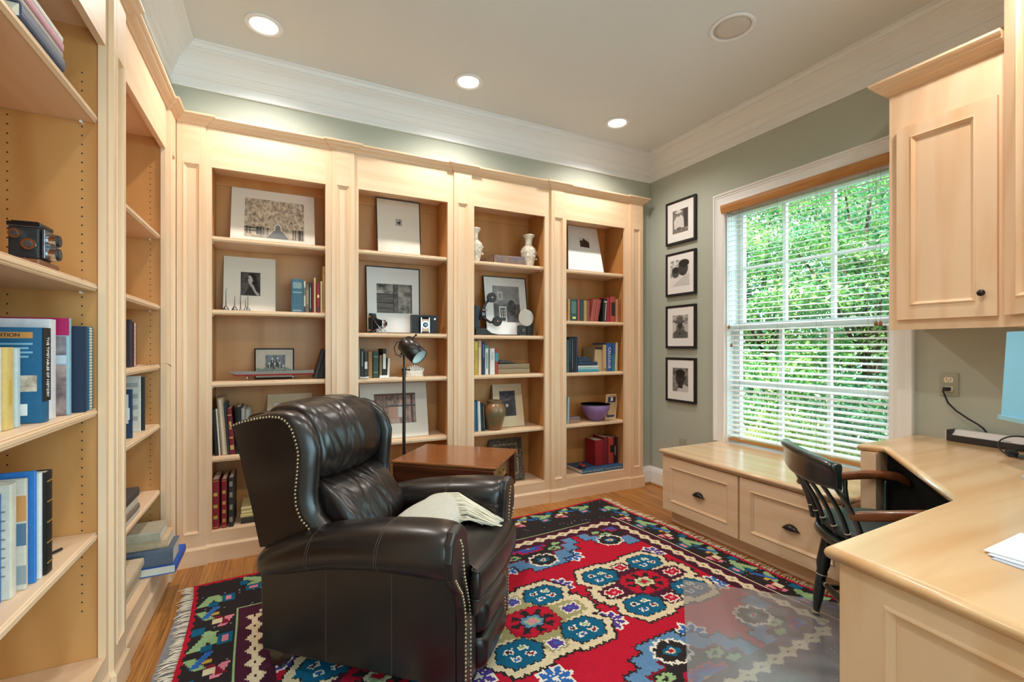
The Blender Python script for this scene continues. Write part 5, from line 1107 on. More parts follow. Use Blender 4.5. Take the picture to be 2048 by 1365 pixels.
for i in range(25): rr.append([throw_pt(i / 24.0, 2 * math.pi * k / 22) for k in range(22)])
b.loft(rr); build('folded_cloth', b, M_THR, TH, subsurf=1)
b = MB(); r2 = random.Random(5)
hemc = lambda t: loc(-0.235 + 0.105 * t, 0.152 - 0.075 * t, 0.563 - 0.078 * t ** 1.5)     # the fringed edge runs over the front of the fold
b.tube([hemc(k / 12.0) for k in range(13)], [0.007] * 13, 8); build('hem', b, mat('cream_hem', '#D3C5A6', 0.95, bump=0.6, bscale=(300, 300, 300)), TH)
b = MB()
for k in range(84):
    t = r2.random(); f0, y0, z0 = -0.235 + 0.105 * t, 0.152 - 0.075 * t, 0.566 - 0.078 * t ** 1.5
    fe = -0.055 + 0.075 * r2.random() + 0.01 * t; ye = 0.155 - 0.075 * t + 0.03 * r2.random(); ze = 0.474 + 0.003 * r2.random()
    b.tube([loc(f0, y0, z0), loc(f0 * .75 + fe * .25, y0 * .75 + ye * .25, z0 + 0.004), loc(f0 * .45 + fe * .55, y0 * .4 + ye * .6, ze + (z0 - ze) * 0.62), loc(f0 * .18 + fe * .82, ye, ze + (z0 - ze) * 0.2), loc(fe, ye, ze)], [0.0019, 0.0019, 0.0018, 0.0016, 0.0012], 5)
build('fringe', b, mat('cream_fringe', '#E6DDC8', 0.9), TH)
# ================================================================= drop-leaf side table behind the chair's left arm
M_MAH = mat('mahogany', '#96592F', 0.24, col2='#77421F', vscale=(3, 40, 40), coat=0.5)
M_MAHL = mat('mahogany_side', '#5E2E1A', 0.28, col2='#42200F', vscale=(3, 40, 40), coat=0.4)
tx, ty = onZ(990, 935, 0.6).x, onZ(990, 935, 0.6).y
TA = math.radians(-41); MT = Matrix.Translation((tx, ty, 0)) @ Matrix.Rotation(TA, 4, 'Z')
ST = thing('side_table', 'mahogany drop-leaf side table with a brass drawer pull', 'table', (0, 0, 0), M=MT)
Lx, Wy = 0.530, 0.40          # own frame: x = -Lx..0 along the chair, y = 0..Wy away from it
b = MB(); pr = [(0.0, 0.585), (0.006, 0.586), (0.010, 0.592), (0.009, 0.598), (0.003, 0.600)]
rr = []
for o_, z in [(-0.02, 0.582), (0.0, 0.582)] + pr: rr.append([Vector((-Lx - o_, -o_, z)), Vector((o_, -o_, z)), Vector((o_, Wy + o_, z)), Vector((-Lx - o_, Wy + o_, z))])
b.loft(rr, smooth=False); build('table_top', b, M_MAH, ST, local=True)
for y0, y1 in ((-0.014, -0.001), (Wy + 0.001, Wy + 0.014)):
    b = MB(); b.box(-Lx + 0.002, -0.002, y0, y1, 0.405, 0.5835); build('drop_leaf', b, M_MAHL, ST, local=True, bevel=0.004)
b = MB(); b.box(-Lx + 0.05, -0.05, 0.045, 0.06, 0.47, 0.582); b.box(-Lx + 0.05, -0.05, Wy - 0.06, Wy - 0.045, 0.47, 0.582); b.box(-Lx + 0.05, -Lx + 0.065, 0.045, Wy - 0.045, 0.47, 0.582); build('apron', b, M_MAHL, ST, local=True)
b = MB(); b.box(-0.052, -0.030, 0.055, Wy - 0.055, 0.482, 0.575); dr = build('drawer', b, mat('mahogany_drawer', '#7E5634', 0.3, col2='#5E3A1E', vscale=(40, 6, 40), coat=0.3), ST, local=True, bevel=0.002)
b = MB(); yc = Wy / 2; b.prism(rounded([(yc - 0.052, 0.520), (yc - 0.03, 0.548), (yc, 0.542), (yc + 0.03, 0.548), (yc + 0.052, 0.520), (yc + 0.02, 0.505), (yc, 0.498), (yc - 0.02, 0.505)], 0.012), 'x', -0.0305, -0.0275)
for y in (yc - 0.03, yc + 0.03): b.cyl((-0.0275, y, 0.528), (-0.015, y, 0.528), 0.006, 0.004, 10)
b.tube([(-0.018, yc + 0.03 * math.cos(a), 0.526 - 0.026 * math.sin(a)) for a in [k * math.pi / 12 for k in range(13)]], 0.0028, 8); build('brass_pull', b, mat('old_brass', '#B79A55', 0.28, metal=0.9), dr, local=True)
for x in (-Lx + 0.055, -0.045):
    for y in (0.050, Wy - 0.050):
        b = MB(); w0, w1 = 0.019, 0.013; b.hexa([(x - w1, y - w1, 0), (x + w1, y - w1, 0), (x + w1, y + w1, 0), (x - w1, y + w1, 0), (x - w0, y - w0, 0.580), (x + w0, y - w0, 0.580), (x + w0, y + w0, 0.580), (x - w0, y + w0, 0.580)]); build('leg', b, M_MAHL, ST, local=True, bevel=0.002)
# ================================================================= pharmacy floor lamp
M_BRZ = mat('oil_rubbed_bronze', '#3A3532', 0.32, metal=0.75, coat=0.2)
lp = onY(808, 700, 2.70); FL = thing('floor_lamp', 'dark bronze floor lamp with a cylindrical tilting head', 'floor lamp', (lp.x, 2.70, 0))
b = MB(); b.lathe([(0, 0), (0.115, 0), (0.118, 0.006), (0.110, 0.016), (0.03, 0.022), (0.014, 0.035), (0, 0.035)], (lp.x, 2.70, 0), 36); build('base', b, M_BRZ, FL)
zc_ = onY(808, 740, 2.70).z; zt_ = onY(808, 706, 2.70).z
b = MB(); b.cyl((lp.x, 2.70, 0.03), (lp.x, 2.70, zc_), 0.0098, n=16); build('pole', b, M_BRZ, FL)
b = MB(); b.cyl((lp.x, 2.70, zc_ - 0.002), (lp.x, 2.70, zt_), 0.0062, n=14); build('upper_pole', b, M_BRZ, FL)
b = MB(); b.cyl((lp.x, 2.70, zc_ - 0.006), (lp.x, 2.70, zc_ + 0.008), 0.0135, n=16); b.cyl((lp.x, 2.70, zc_), (lp.x + 0.026, 2.688, zc_), 0.0035, n=8); b.ball((lp.x + 0.028, 2.687, zc_), 0.0065); build('collar', b, M_BRZ, FL)
rt = Vector((CS, -SN, 0)); tow = Vector((-lp.x, -2.70, 0)).normalized()
ax = (0.92 * (rt * 0.72 + Vector((0, 0, -0.70))) + 0.38 * tow).normalized()
c0 = onY(806, 683, 2.66); b = MB()
Mh = frame3(c0, ax.orthogonal(), ax.cross(ax.orthogonal())); Mh = Matrix(((*ax.orthogonal().normalized(), 0), (*ax.cross(ax.orthogonal()).normalized(), 0), (*ax, 0), (0, 0, 0, 1))).transposed(); Mh.translation = c0
Rh, Lh = 0.052, 0.150
b.lathe([(0, -0.002), (0.026, -0.002), (0.028, 0.010), (Rh - 0.006, 0.014), (Rh, 0.020), (Rh, Lh), (Rh - 0.003, Lh), (Rh - 0.004, 0.03)], (0, 0, 0), 36); b.xform(Mh); sh = build('shade', b, M_BRZ, FL)
b = MB(); b.lathe([(0, Lh - 0.02), (Rh - 0.006, Lh - 0.02), (Rh - 0.0045, Lh - 0.002), (Rh - 0.0045, Lh - 0.03), (0, Lh - 0.03)], (0, 0, 0), 32); b.xform(Mh); build('shade_lining', b, mat('pale_enamel', '#CFE6E6', 0.25), sh)
b = MB(); cm = Mh @ Vector((0, 0, 0.035)); b.tube([Vector((lp.x, 2.70, zt_ - 0.004)), Vector((lp.x - 0.002, 2.69, zt_ + 0.006)), cm - ax * 0.005 + Vector((0, 0, -Rh))], 0.005, 8); b.ball(Vector((lp.x - 0.018, 2.685, zt_ - 0.004)), 0.007); b.tube([Vector((lp.x, 2.69, zt_)), Vector((lp.x - 0.03, 2.68, zt_ - 0.014))], 0.003, 6); build('knuckle', b, M_BRZ, FL)
b = MB(); e = ax.cross(tow).normalized(); e = e if e.z > 0 else -e
b.tube([Mh @ Vector((0, 0, 0.03)) + e * Rh, Mh @ Vector((0, 0, 0.03)) + e * (Rh + 0.022)], 0.004, 8); b.ball(Mh @ Vector((0, 0, 0.03)) + e * (Rh + 0.026), 0.007); build('switch', b, M_BRZ, FL)
b = MB(); p0 = Mh @ Vector((0, 0, 0.0)); b.tube([p0, p0 - rt * 0.035 + Vector((0, 0, -0.005)), p0 - rt * 0.052 + Vector((0, 0, -0.04)), p0 - rt * 0.042 + Vector((0, 0, -0.075)), p0 - rt * 0.012 + Vector((0, 0, -0.09)), Vector((lp.x - 0.004, 2.695, zt_ - 0.01))], 0.0025, 6); build('cord', b, M_INK, FL)
# ================================================================= flat-woven rug, pad and chair mat
RCX, RCY, RROT = 0.97, 1.709, math.radians(3.5)
HX, HY_, CELL = 1.285, 1.05, 0.0074
RC_ = dict(red='#B8142F', black='#2B2526', maroon='#471A2E', cream='#DCCBA8', teal='#0E5E80', blue='#2F66AE', steel='#5D86AE', green='#93B27E', olive='#9E9769', pink='#DB8292', purple='#553C8E', gold='#C8A03C', white='#E8E1D2', wine='#7E1A2C', grey='#8C8794')
def rug_design(P, Q):
    names = list(RC_); idx = {n: i for i, n in enumerate(names)}
    C = np.full(P.shape, idx['black'], dtype=np.int32)
    def put(mask, n): C[mask] = idx[n]
    tri = lambda x, w: np.abs(((x / w) % 1.0) - 0.5) * 2 - 0.5
    Pj = P + 0.010 * tri(Q, 0.033); Qj = Q + 0.010 * tri(P, 0.033)          # saw-tooth weaving steps
    aP, aQ = np.abs(P), np.abs(Q)
    # outer border motifs: repeat along the four sides
    rg = np.random.RandomState(3)
    def side(T, Nn, lo, hi):       # T along, Nn distance in from the rug edge (0..0.19)
        inside = (Nn > 0.022) & (Nn < 0.185) & (T > lo) & (T < hi)
        t = (T - lo) % 0.34
        def seg(cond, n): put(inside & cond, n)
        seg((np.abs(Nn - 0.065 - 0.5 * (t - 0.06)) < 0.021) & (t > 0.01) & (t < 0.12), 'green')
        seg((np.abs(Nn - 0.105 + 0.45 * (t - 0.06)) < 0.019) & (t > 0.03) & (t < 0.14), 'green')
        seg((np.abs(Nn - 0.085) < 0.022) & (t > 0.0) & (t < 0.035), 'teal')
        seg((np.abs(Nn - 0.145) < 0.028) & (t > 0.02) & (t < 0.09), 'teal')
        seg((np.abs(Nn - 0.145) < 0.009) & (t > 0.035) & (t < 0.075), 'pink')
        seg((np.abs(Nn - 0.045) < 0.022) & (t > 0.125) & (t < 0.175), 'teal')
        seg((np.abs(Nn - 0.140 - 0.4 * (t - 0.19)) < 0.017) & (t > 0.15) & (t < 0.23), 'pink')
        seg((np.abs(Nn - 0.125 + 0.6 * (t - 0.20)) < 0.016) & (t > 0.165) & (t < 0.24), 'wine')
        seg((np.abs(Nn - 0.108) < 0.018) & (t > 0.18) & (t < 0.22), 'cream')
        seg((np.abs(Nn - 0.06 + 0.5 * (t - 0.26)) < 0.019) & (t > 0.225) & (t < 0.31), 'green')
        seg((np.abs(Nn - 0.095) < 0.018) & (t > 0.255) & (t < 0.275), 'gold')
        seg((np.abs(Nn - 0.075 - 0.5 * (t - 0.28)) < 0.014) & (t > 0.24) & (t < 0.33), 'blue')
    side(Q, HX - aP, -0.9, 0.9); side(P, HY_ - aQ, -1.09, 1.09)
    worn = (np.sin(P * 211 + np.sin(Q * 37) * 4) * np.sin(Q * 23 + P * 3) > 0.86) & (rg.rand(*P.shape) > 0.72); put(worn & (C == idx['black']), 'grey')
    edge = np.minimum(HX - aP, HY_ - aQ); put(edge < 0.020 + 0.004 * np.sign(tri(P + Q, 0.05)), 'red')
    # lozenge chain band
    bx_, by_ = 0.975, 0.600
    band = ((aP < 1.098) & (aQ < 0.722)) & ~((aP < bx_) & (aQ < by_)); put(band, 'maroon')
    line = ((aP < 1.108) & (aQ < 0.732)) & ~((aP < 1.098) & (aQ < 0.722)); put(line & (P < 0.9), 'green'); put(line & (P > 1.09), 'cream'); put(line & (Q < -0.7), 'maroon')
    def chain(T, Nn, w):            # hexagons joined by thin links
        t = np.abs(((T / w) % 1.0) - 0.5) * 2        # 0 centre .. 1 joint
        return (Nn < np.where(t < 0.80, 0.034 - 0.031 * t, 0.009)) & ~((t < 0.22) & (Nn < 0.005))
    put(band & (aQ < 0.64) & chain(Q, np.abs(aP - 1.036), 0.084), 'cream')
    put(band & (aP < 1.02) & (aQ > by_) & chain(P, np.abs(aQ - 0.661), 0.084), 'cream')
    fieldm = (aP < bx_) & (aQ < by_); put(fieldm, 'red')
    def octa(dx, dy, rx, ry, cut=1.42): return (np.abs(dx) < rx) & (np.abs(dy) < ry) & (np.abs(dx) / rx + np.abs(dy) / ry < cut)
    def hexa_(dx, dy, rx, ry, k=0.42): return (np.abs(dy) < ry) & (np.abs(dx) < rx * (1 - k * np.abs(dy) / ry))
    def step(dx, dy, rows):        # stacked bars: (half width, up to depth)
        m = np.zeros(dx.shape, bool); lo = -1.0
        for hw, d in rows: m |= (np.abs(dx) < hw) & (np.abs(dy) < d)
        return m
    def half_medallion(cx, cy):
        corner = abs(cx) > 0.8; dx, dy = Pj - cx, Qj - cy
        R = ((0.30, 0.085), (0.255, 0.150), (0.175, 0.205), (0.105, 0.250))
        put(fieldm & step(dx, dy, [(w + 0.010, d + 0.010) for w, d in R]), 'black'); put(fieldm & step(dx, dy, R), 'steel')
        put(fieldm & step(dx, dy, ((0.235, 0.060), (0.19, 0.115), (0.10, 0.150))), 'wine'); put(fieldm & step(dx, dy, ((0.225, 0.052), (0.178, 0.105), (0.09, 0.140))), 'black')
        for sx in (-1, 1):
            ex = dx - sx * 0.135; put(fieldm & octa(ex, np.abs(dy) - 0.075, 0.040, 0.022), 'green'); put(fieldm & octa(ex, np.abs(dy) - 0.075, 0.014, 0.008), 'black'); put(fieldm & octa(dx - sx * 0.175, np.abs(dy) - 0.025, 0.03, 0.016), 'green')
        for ox, oy in ((0.0, 0.165),) if not corner else ((0.165, 0.150),):
            ex, ey = np.abs(dx) - ox, np.abs(dy) - oy
            put(fieldm & (hexa_(ex, ey, 0.088, 0.058, .3) | octa(ex, ey, 0.05, 0.072)), 'white'); put(fieldm & (hexa_(ex, ey, 0.076, 0.046, .3) | octa(ex, ey, 0.040, 0.060)), 'black')
            put(fieldm & octa(ex, ey, 0.036, 0.026), 'teal'); put(fieldm & octa(ex, ey, 0.020, 0.014), 'cream'); put(fieldm & octa(ex, ey, 0.010, 0.008), 'red')
        put(fieldm & step(dx, dy, ((0.115, 0.030), (0.075, 0.060))), 'red'); put(fieldm & step(dx, dy, ((0.102, 0.022), (0.062, 0.050))), 'purple'); put(fieldm & step(dx, dy, ((0.05, 0.018), (0.03, 0.032))), 'blue'); put(fieldm & octa(dx, dy, 0.016, 0.012), 'gold')
    for cx in (-0.99, -0.335, 0.335, 0.99):
        for cy in (-0.60, 0.60): half_medallion(cx, cy)
    def medallion(cx, cy, inner):
        dx, dy = (Pj - cx) / 0.93, (Qj - cy) / 0.97; ax_, ay = np.abs(dx), np.abs(dy)
        def body(g):
            m = hexa_(ax_ - 0.163, ay - 0.152, 0.155 + g, 0.112 + g, .46) | ((ax_ < 0.315 + g) & (ay < 0.082 + g)) | ((ax_ < 0.335 + g) & (ay < 0.035 + g)) | ((ay < 0.245 + g) & (ax_ < 0.075 + g)) | octa(dx, dy, 0.2, 0.17)
            return m
        put(body(0.013) & fieldm, 'black'); put(body(0.0) & fieldm, 'cream')
        m = octa(dx, dy, 0.150, 0.120, 1.5) | ((ax_ < 0.285) & (ay < 0.046)) | ((ax_ < 0.245) & (ay < 0.060)) | ((ay < 0.215) & (ax_ < 0.048)) | ((ay < 0.185) & (ax_ < 0.062)); put(m & fieldm, inner)
        for ox, oy, w in ((0.215, 0, 0.050), (0, 0.172, 0.040)):
            ex, ey = ax_ - ox, ay - oy; put(hexa_(ex, ey, w, 0.032, .12), 'white'); put(hexa_(ex, ey, w - 0.009, 0.024, .1), 'red' if inner == 'maroon' else 'purple'); put(octa(ex, ey, 0.013, 0.009), 'pink' if inner == 'maroon' else 'blue')
        put(octa(dx, dy, 0.128, 0.100, 1.55), 'wine'); put(octa(dx, dy, 0.120, 0.093, 1.55), 'red')
        th = np.arctan2(dy * 1.25, dx); rr = np.hypot(dx, dy * 1.25); put(rr < 0.084 + 0.022 * np.sign(np.cos(th * 8)), 'black')
        put(octa(dx, dy, 0.050, 0.038, 1.6), 'cream' if inner == 'maroon' else 'steel'); put(octa(dx, dy, 0.036, 0.026, 1.6), 'green'); put(octa(dx, dy, 0.021, 0.015, 2), 'red' if inner == 'maroon' else 'pink')
        for sx in (-1, 1):
            for sy in (-1, 1):
                ex, ey = dx - sx * 0.165, dy - sy * 0.153
                put(hexa_(ex, ey, 0.118, 0.078, .42), 'black'); put(hexa_(ex, ey, 0.111, 0.072, .42), 'teal')
                for k, (mx, my, n) in enumerate(((-0.036, 0.026, 'maroon'), (0.030, 0.024, 'green'), (-0.030, -0.026, 'blue'), (0.038, -0.022, 'wine'))):
                    put(octa(ex - mx, ey - my, 0.021, 0.014, 1.7), 'white'); put(octa(ex - mx, ey - my, 0.012, 0.0075, 1.7), n)
    for cx, n in ((-0.665, 'maroon'), (-0.02, 'olive'), (0.635, 'maroon')): medallion(cx, -0.008, n)
    c_, s_ = math.cos(RROT), math.sin(RROT)
    for x, y in ((1.439, 2.136), (1.876, 1.967), (1.211, 1.892), (1.249, 1.557), (1.915, 1.577), (1.492, 1.338), (0.858, 1.37), (0.60, 1.88), (0.62, 1.50), (0.42, 2.10), (0.40, 1.32), (1.07, 2.16), (0.03, 1.9), (0.05, 1.5), (0.75, 2.12)):
        dx, dy = x - RCX, y - RCY; px_, py = dx * c_ + dy * s_, -dx * s_ + dy * c_
        ex, ey = P - px_, Q - py; th = np.arctan2(ey, ex); rr = np.hypot(ex, ey)
        put((rr < 0.066 + 0.010 * np.cos(th * 8)) & (C == idx['red']), 'white')
        pet = (rr < 0.052 + 0.010 * np.cos(th * 8)) & (np.abs(np.cos(th * 4)) > 0.32) & (rr > 0.012); ok = pet & (rr < 0.066)
        inn = ok & (C == idx['white']); C[inn] = idx['blue'] if (x * 10) % 3 > 1 else idx['purple']
    return C, names
nx, ny = int(2 * HX / CELL), int(2 * HY_ / CELL)
ps = (np.arange(nx) + 0.5) * (2 * HX / nx) - HX; qs = (np.arange(ny) + 0.5) * (2 * HY_ / ny) - HY_
PP, QQ = np.meshgrid(ps, qs); CC, RN = rug_design(PP, QQ)
pv = np.arange(nx + 1) * (2 * HX / nx) - HX; qv = np.arange(ny + 1) * (2 * HY_ / ny) - HY_
PV, QV = np.meshgrid(pv, qv)
edge_wave = 0.010 * np.sin(PV * 5.1 + 1.0) * (np.abs(QV) / HY_) ** 6 * np.sign(QV); ew2 = 0.010 * np.sin(QV * 6.3) * (np.abs(PV) / HX) ** 6 * np.sign(PV)
ZV = 0.0085 + 0.0035 * np.exp(-((QV + 0.33 + 0.55 * (PV - 0.55)) / 0.035) ** 2) * np.exp(-((PV - 0.45) / 0.3) ** 2) + 0.0012 * np.sin(PV * 9) * np.sin(QV * 11)
c_, s_ = math.cos(RROT), math.sin(RROT)
XV = RCX + (PV + ew2) * c_ - (QV + edge_wave) * s_; YV = RCY + (PV + ew2) * s_ + (QV + edge_wave) * c_
RUG = thing('rug', 'red, black and teal flat-woven rug with star medallions and cream fringe', 'rug', (RCX, RCY, 0.005))
nv = (nx + 1) * (ny + 1)
verts = np.stack([XV.ravel() - RCX, YV.ravel() - RCY, ZV.ravel() - 0.005], 1)
ii, jj = np.meshgrid(np.arange(nx), np.arange(ny)); a = (jj * (nx + 1) + ii).ravel()
faces = np.stack([a, a + 1, a + nx + 2, a + nx + 1], 1)
me = bpy.data.meshes.new('pile'); me.vertices.add(nv); me.vertices.foreach_set('co', verts.ravel().astype(np.float32))
nf = len(faces); me.loops.add(nf * 4); me.polygons.add(nf); me.loops.foreach_set('vertex_index', faces.ravel().astype(np.int32)); me.polygons.foreach_set('loop_start', np.arange(0, nf * 4, 4, dtype=np.int32))
me.update(calc_edges=True)
pal = np.array([lin(RC_[n]) for n in RN], dtype=np.float32); r3 = np.random.RandomState(1)
colr = pal[CC.ravel()]; jit = (1 + 0.16 * (r3.rand(nf, 1) - 0.5)); colr = np.concatenate([np.clip(colr[:, :3] * jit, 0, 1), colr[:, 3:]], 1)
ca = me.color_attributes.new('yarn', 'FLOAT_COLOR', 'CORNER'); ca.data.foreach_set('color', np.repeat(colr, 4, axis=0).ravel().astype(np.float32))
m = bpy.data.materials.new('dyed_yarn'); m.use_nodes = True; nt = m.node_tree; bs = nt.nodes['Principled BSDF']; at = nt.nodes.new('ShaderNodeAttribute'); at.attribute_name = 'yarn'
nt.links.new(at.outputs['Color'], bs.inputs['Base Color']); bs.inputs['Roughness'].default_value = 0.9; bs.inputs['Specular IOR Level'].default_value = 0.2
tc = nt.nodes.new('ShaderNodeTexCoord'); wv = nt.nodes.new('ShaderNodeTexNoise'); mp = nt.nodes.new('ShaderNodeMapping'); mp.inputs['Scale'].default_value = (120, 420, 100); wv.inputs['Scale'].default_value = 1
nt.links.new(tc.outputs['Object'], mp.inputs['Vector']); nt.links.new(mp.outputs['Vector'], wv.inputs['Vector']); bp = nt.nodes.new('ShaderNodeBump'); bp.inputs['Strength'].default_value = 0.5; bp.inputs['Distance'].default_value = 0.003
nt.links.new(wv.outputs['Fac'], bp.inputs['Height']); nt.links.new(bp.outputs['Normal'], bs.inputs['Normal'])
me.materials.append(m); o = bpy.data.objects.new('pile', me); COL.objects.link(o); o.parent = RUG; WM['pile'] = WM[RUG.name]
so_ = o.modifiers.new('thickness', 'SOLIDIFY'); so_.thickness = 0.004; so_.offset = -1
b = MB(); r2 = random.Random(8); RM = Matrix.Translation((RCX, RCY, 0)) @ Matrix.Rotation(RROT, 4, 'Z')
for s in (-1, 1):
    b = MB()
    for k in range(230):
        q = -HY_ + 2 * HY_ * (k + r2.random()) / 230; l = 0.03 + 0.035 * r2.random(); dq = (r2.random() - 0.5) * 0.05; w = 0.0012 + 0.0012 * r2.random(); p0 = HX + 0.010 * math.sin(q * 6.3)
        c = [(s * (p0 - 0.004), q - w, 0.008), (s * (p0 - 0.004), q + w, 0.008), (s * (p0 + l * .5), q + dq * .4 + w, 0.009 + 0.006 * r2.random()), (s * (p0 + l * .5), q + dq * .4 - w, 0.009), (s * (p0 + l), q + dq + w, 0.0066), (s * (p0 + l), q + dq - w, 0.0066)]
        b.add([RM @ Vector(p) for p in c], [(0, 1, 2, 3), (3, 2, 4, 5)])
    build('fringe', b, mat('rug_fringe', '#DCCBB4', 0.9), RUG, recalc=False)
b = MB(); b.box(-0.405, 2.15, 0.82, 2.628, 0.0005, 0.0048); tag(build('rug_pad', b, mat('grey_felt', '#8C8A8E', 0.95, var=0.25, vscale=(120, 120, 120))), 'grey felt pad showing past the left edge of the rug', 'rug pad')
# clear plastic chair mat
mm = bpy.data.materials.new('clear_vinyl'); mm.use_nodes = True; nt = mm.node_tree; nt.nodes.remove(nt.nodes['Principled BSDF']); out = nt.nodes['Material Output']
tr = nt.nodes.new('ShaderNodeBsdfTransparent'); tr.inputs['Color'].default_value = (0.93, 0.94, 0.95, 1); gl = nt.nodes.new('ShaderNodeBsdfGlossy'); gl.inputs['Roughness'].default_value = 0.2
df = nt.nodes.new('ShaderNodeBsdfDiffuse'); df.inputs['Color'].default_value = (0.72, 0.74, 0.78, 1)
lw = nt.nodes.new('ShaderNodeLayerWeight'); lw.inputs['Blend'].default_value = 0.5; pw = nt.nodes.new('ShaderNodeMath'); pw.operation = 'POWER'; pw.inputs[1].default_value = 5.0; fr = nt.nodes.new('ShaderNodeMath'); fr.operation = 'MULTIPLY_ADD'; fr.inputs[1].default_value = 1.0; fr.inputs[2].default_value = 0.10; nt.links.new(lw.outputs['Facing'], pw.inputs[0]); nt.links.new(pw.outputs[0], fr.inputs[0]); m1 = nt.nodes.new('ShaderNodeMixShader'); m1.inputs[0].default_value = 0.14
nt.links.new(tr.outputs[0], m1.inputs[1]); nt.links.new(df.outputs[0], m1.inputs[2]); m2 = nt.nodes.new('ShaderNodeMixShader'); nt.links.new(fr.outputs[0], m2.inputs[0]); nt.links.new(m1.outputs[0], m2.inputs[1]); nt.links.new(gl.outputs[0], m2.inputs[2]); nt.links.new(m2.outputs[0], out.inputs['Surface'])
A_ = Vector((1.776, 1.655, 0)); d1 = Vector((-0.717, -0.697, 0)); d2 = Vector((0.709, -0.705, 0)); z0, z1 = 0.0148, 0.0170
b = MB(); cs = [A_ + d1 * 0.008, A_ + d1 * 0.92, A_ + d1 * 0.92 + d2 * 0.70, A_ + d2 * 0.70, A_ + d2 * 0.008]
b.prism([(p.x, p.y) for p in cs], 'z', z0, z1); tag(build('chair_mat', b, mm), 'clear plastic chair mat lying on the rug by the desk', 'chair mat')
# ================================================================= window seat, desk, wall cupboards
def nosed(b, poly, z0, z1, r=0.012, k=5):
    """slab with a rounded edge following a plan polygon (counter-clockwise)"""
    P_ = [Vector(p) for p in poly]; n = len(P_)
    def off(d):
        o = []
        for i in range(n):
            a, p, c = P_[i - 1], P_[i], P_[(i + 1) % n]; n1 = (p - a).normalized(); n2 = (c - p).normalized(); m1 = Vector((-n1.y, n1.x)); m2 = Vector((-n2.y, n2.x)); o.append(p + (m1 + m2) / (1 + m1.dot(m2)) * d)
        return o
    rr = []; zc, hh = (z0 + z1) / 2, (z1 - z0) / 2
    for i in range(k * 2 + 1):
        a = -math.pi / 2 + math.pi * i / (2 * k); d = r * (1 - math.cos(a)); rr.append([Vector((p.x, p.y, zc + hh * math.sin(a))) for p in off(d)])
    b.loft(rr, smooth=True)
M_PULL = mat('bronze_pull', '#2E2A2B', 0.3, metal=0.7, coat=0.3)
WS = thing('window_bench', 'low maple window bench with two panelled drawers under the window', 'bench', (2.55, 1.73, 0))
b = MB(); nosed(b, [(2.252, 1.158), (2.829, 1.158), (2.829, 2.306), (2.252, 2.306)], 0.462, 0.490, 0.012); build('seat_top', b, M_TOPY, WS)
b = MB(); b.box(2.300, 2.825, 1.160, 2.296, 0.10, 0.462); b.box(2.283, 2.30, 2.225, 2.296, 0.10, 0.462); b.box(2.283, 2.30, 1.16, 2.226, 0.448, 0.462); build('carcass', b, M_V, WS)
b = MB(); b.box(2.345, 2.80, 1.16, 2.28, 0.0, 0.10); build('toe_kick', b, M_Y, WS)
for y0, y1, pc in ((1.727, 2.288, 2.0), (1.163, 1.714, 1.43)):
    fm = fmR(2.272); b = MB(); panelled(b, fm, y0, y1, 0.098, 0.445, y0 + 0.062, y1 - 0.062, 0.158, 0.388, 0.02, OGEE); dr = build('drawer', b, [M_Y], WS)
    b = MB(); rr = []
    for i in range(13):
        a = math.pi * i / 12; yy = pc + 0.046 * math.cos(a); rr.append([Vector((2.280 - 0.024 * math.sin(a) * max(0, math.sin(t)) ** .8 - 0.001, pc + (0.046 * math.cos(a)) * (0.75 + 0.25 * math.cos(t - math.pi / 2) ** 2), 0.254 + 0.030 * math.sin(a) * math.cos(t) * 0.9)) for t in [k * math.pi / 10 for k in range(6)]])
    b.loft(rr, caps=False, closed=False); cp = build('cup_pull', b, M_PULL, dr, recalc=True); sm = cp.modifiers.new('th', 'SOLIDIFY'); sm.thickness = 0.003
# desk: L-shaped top with a diagonal kneehole edge
DK = thing('desk', 'built-in maple corner desk with rounded top edge and panelled end', 'desk', (1.9, 0.35, 0))
dD, dE = Vector((1.067, 0.597)), Vector((0.972, -0.15))
TOPP = [(2.829, 1.153), (2.312, 1.153), (2.356, 1.068), (1.735, 0.614), (dD.x, dD.y), (dE.x, dE.y), (2.829, -0.15)]
b = MB(); nosed(b, TOPP, 0.702, 0.734, 0.016); build('desk_top', b, M_TOPX, DK)
ed = (dE - dD).normalized(); en = Vector((-ed.y, ed.x)); en = en if en.x > 0 else -en; o0 = dD + en * 0.018 + ed * 0.022
fmE = lambda a, z, d: Vector((o0.x + ed.x * a + en.x * d, o0.y + ed.y * a + en.y * d, z))
b = MB(); panelled(b, fmE, 0.0, 0.70, 0.0, 0.702, 0.088, 0.62, 0.10, 0.655, 0.03, OGEE); build('end_panel', b, M_CAB, DK)
b = MB(); q0, q1 = fmE(0.001, 0, 0.030), fmE(0.66, 0, 0.030); b.prism([(q0.x + 0.001, q0.y - 0.004), (q1.x + 0.001, q1.y), (1.70, -0.12), (1.70, q0.y - 0.006)], 'z', 0.0, 0.702); build('pedestal', b, M_V, DK)
b = MB(); b.box(2.325, 2.825, 1.085, 1.145, 0.0, 0.702); build('support_panel', b, M_V, DK)
b = MB(); b.box(2.42, 2.45, 0.30, 1.0845, 0.0, 0.702); b.box(1.70, 2.80, -0.15, -0.12, 0.0, 0.702); build('kneehole_shade_panel', b, mat('kneehole_shade', '#1B1917', 0.7), DK)  # added panels, coloured near-black for the shade under the desk
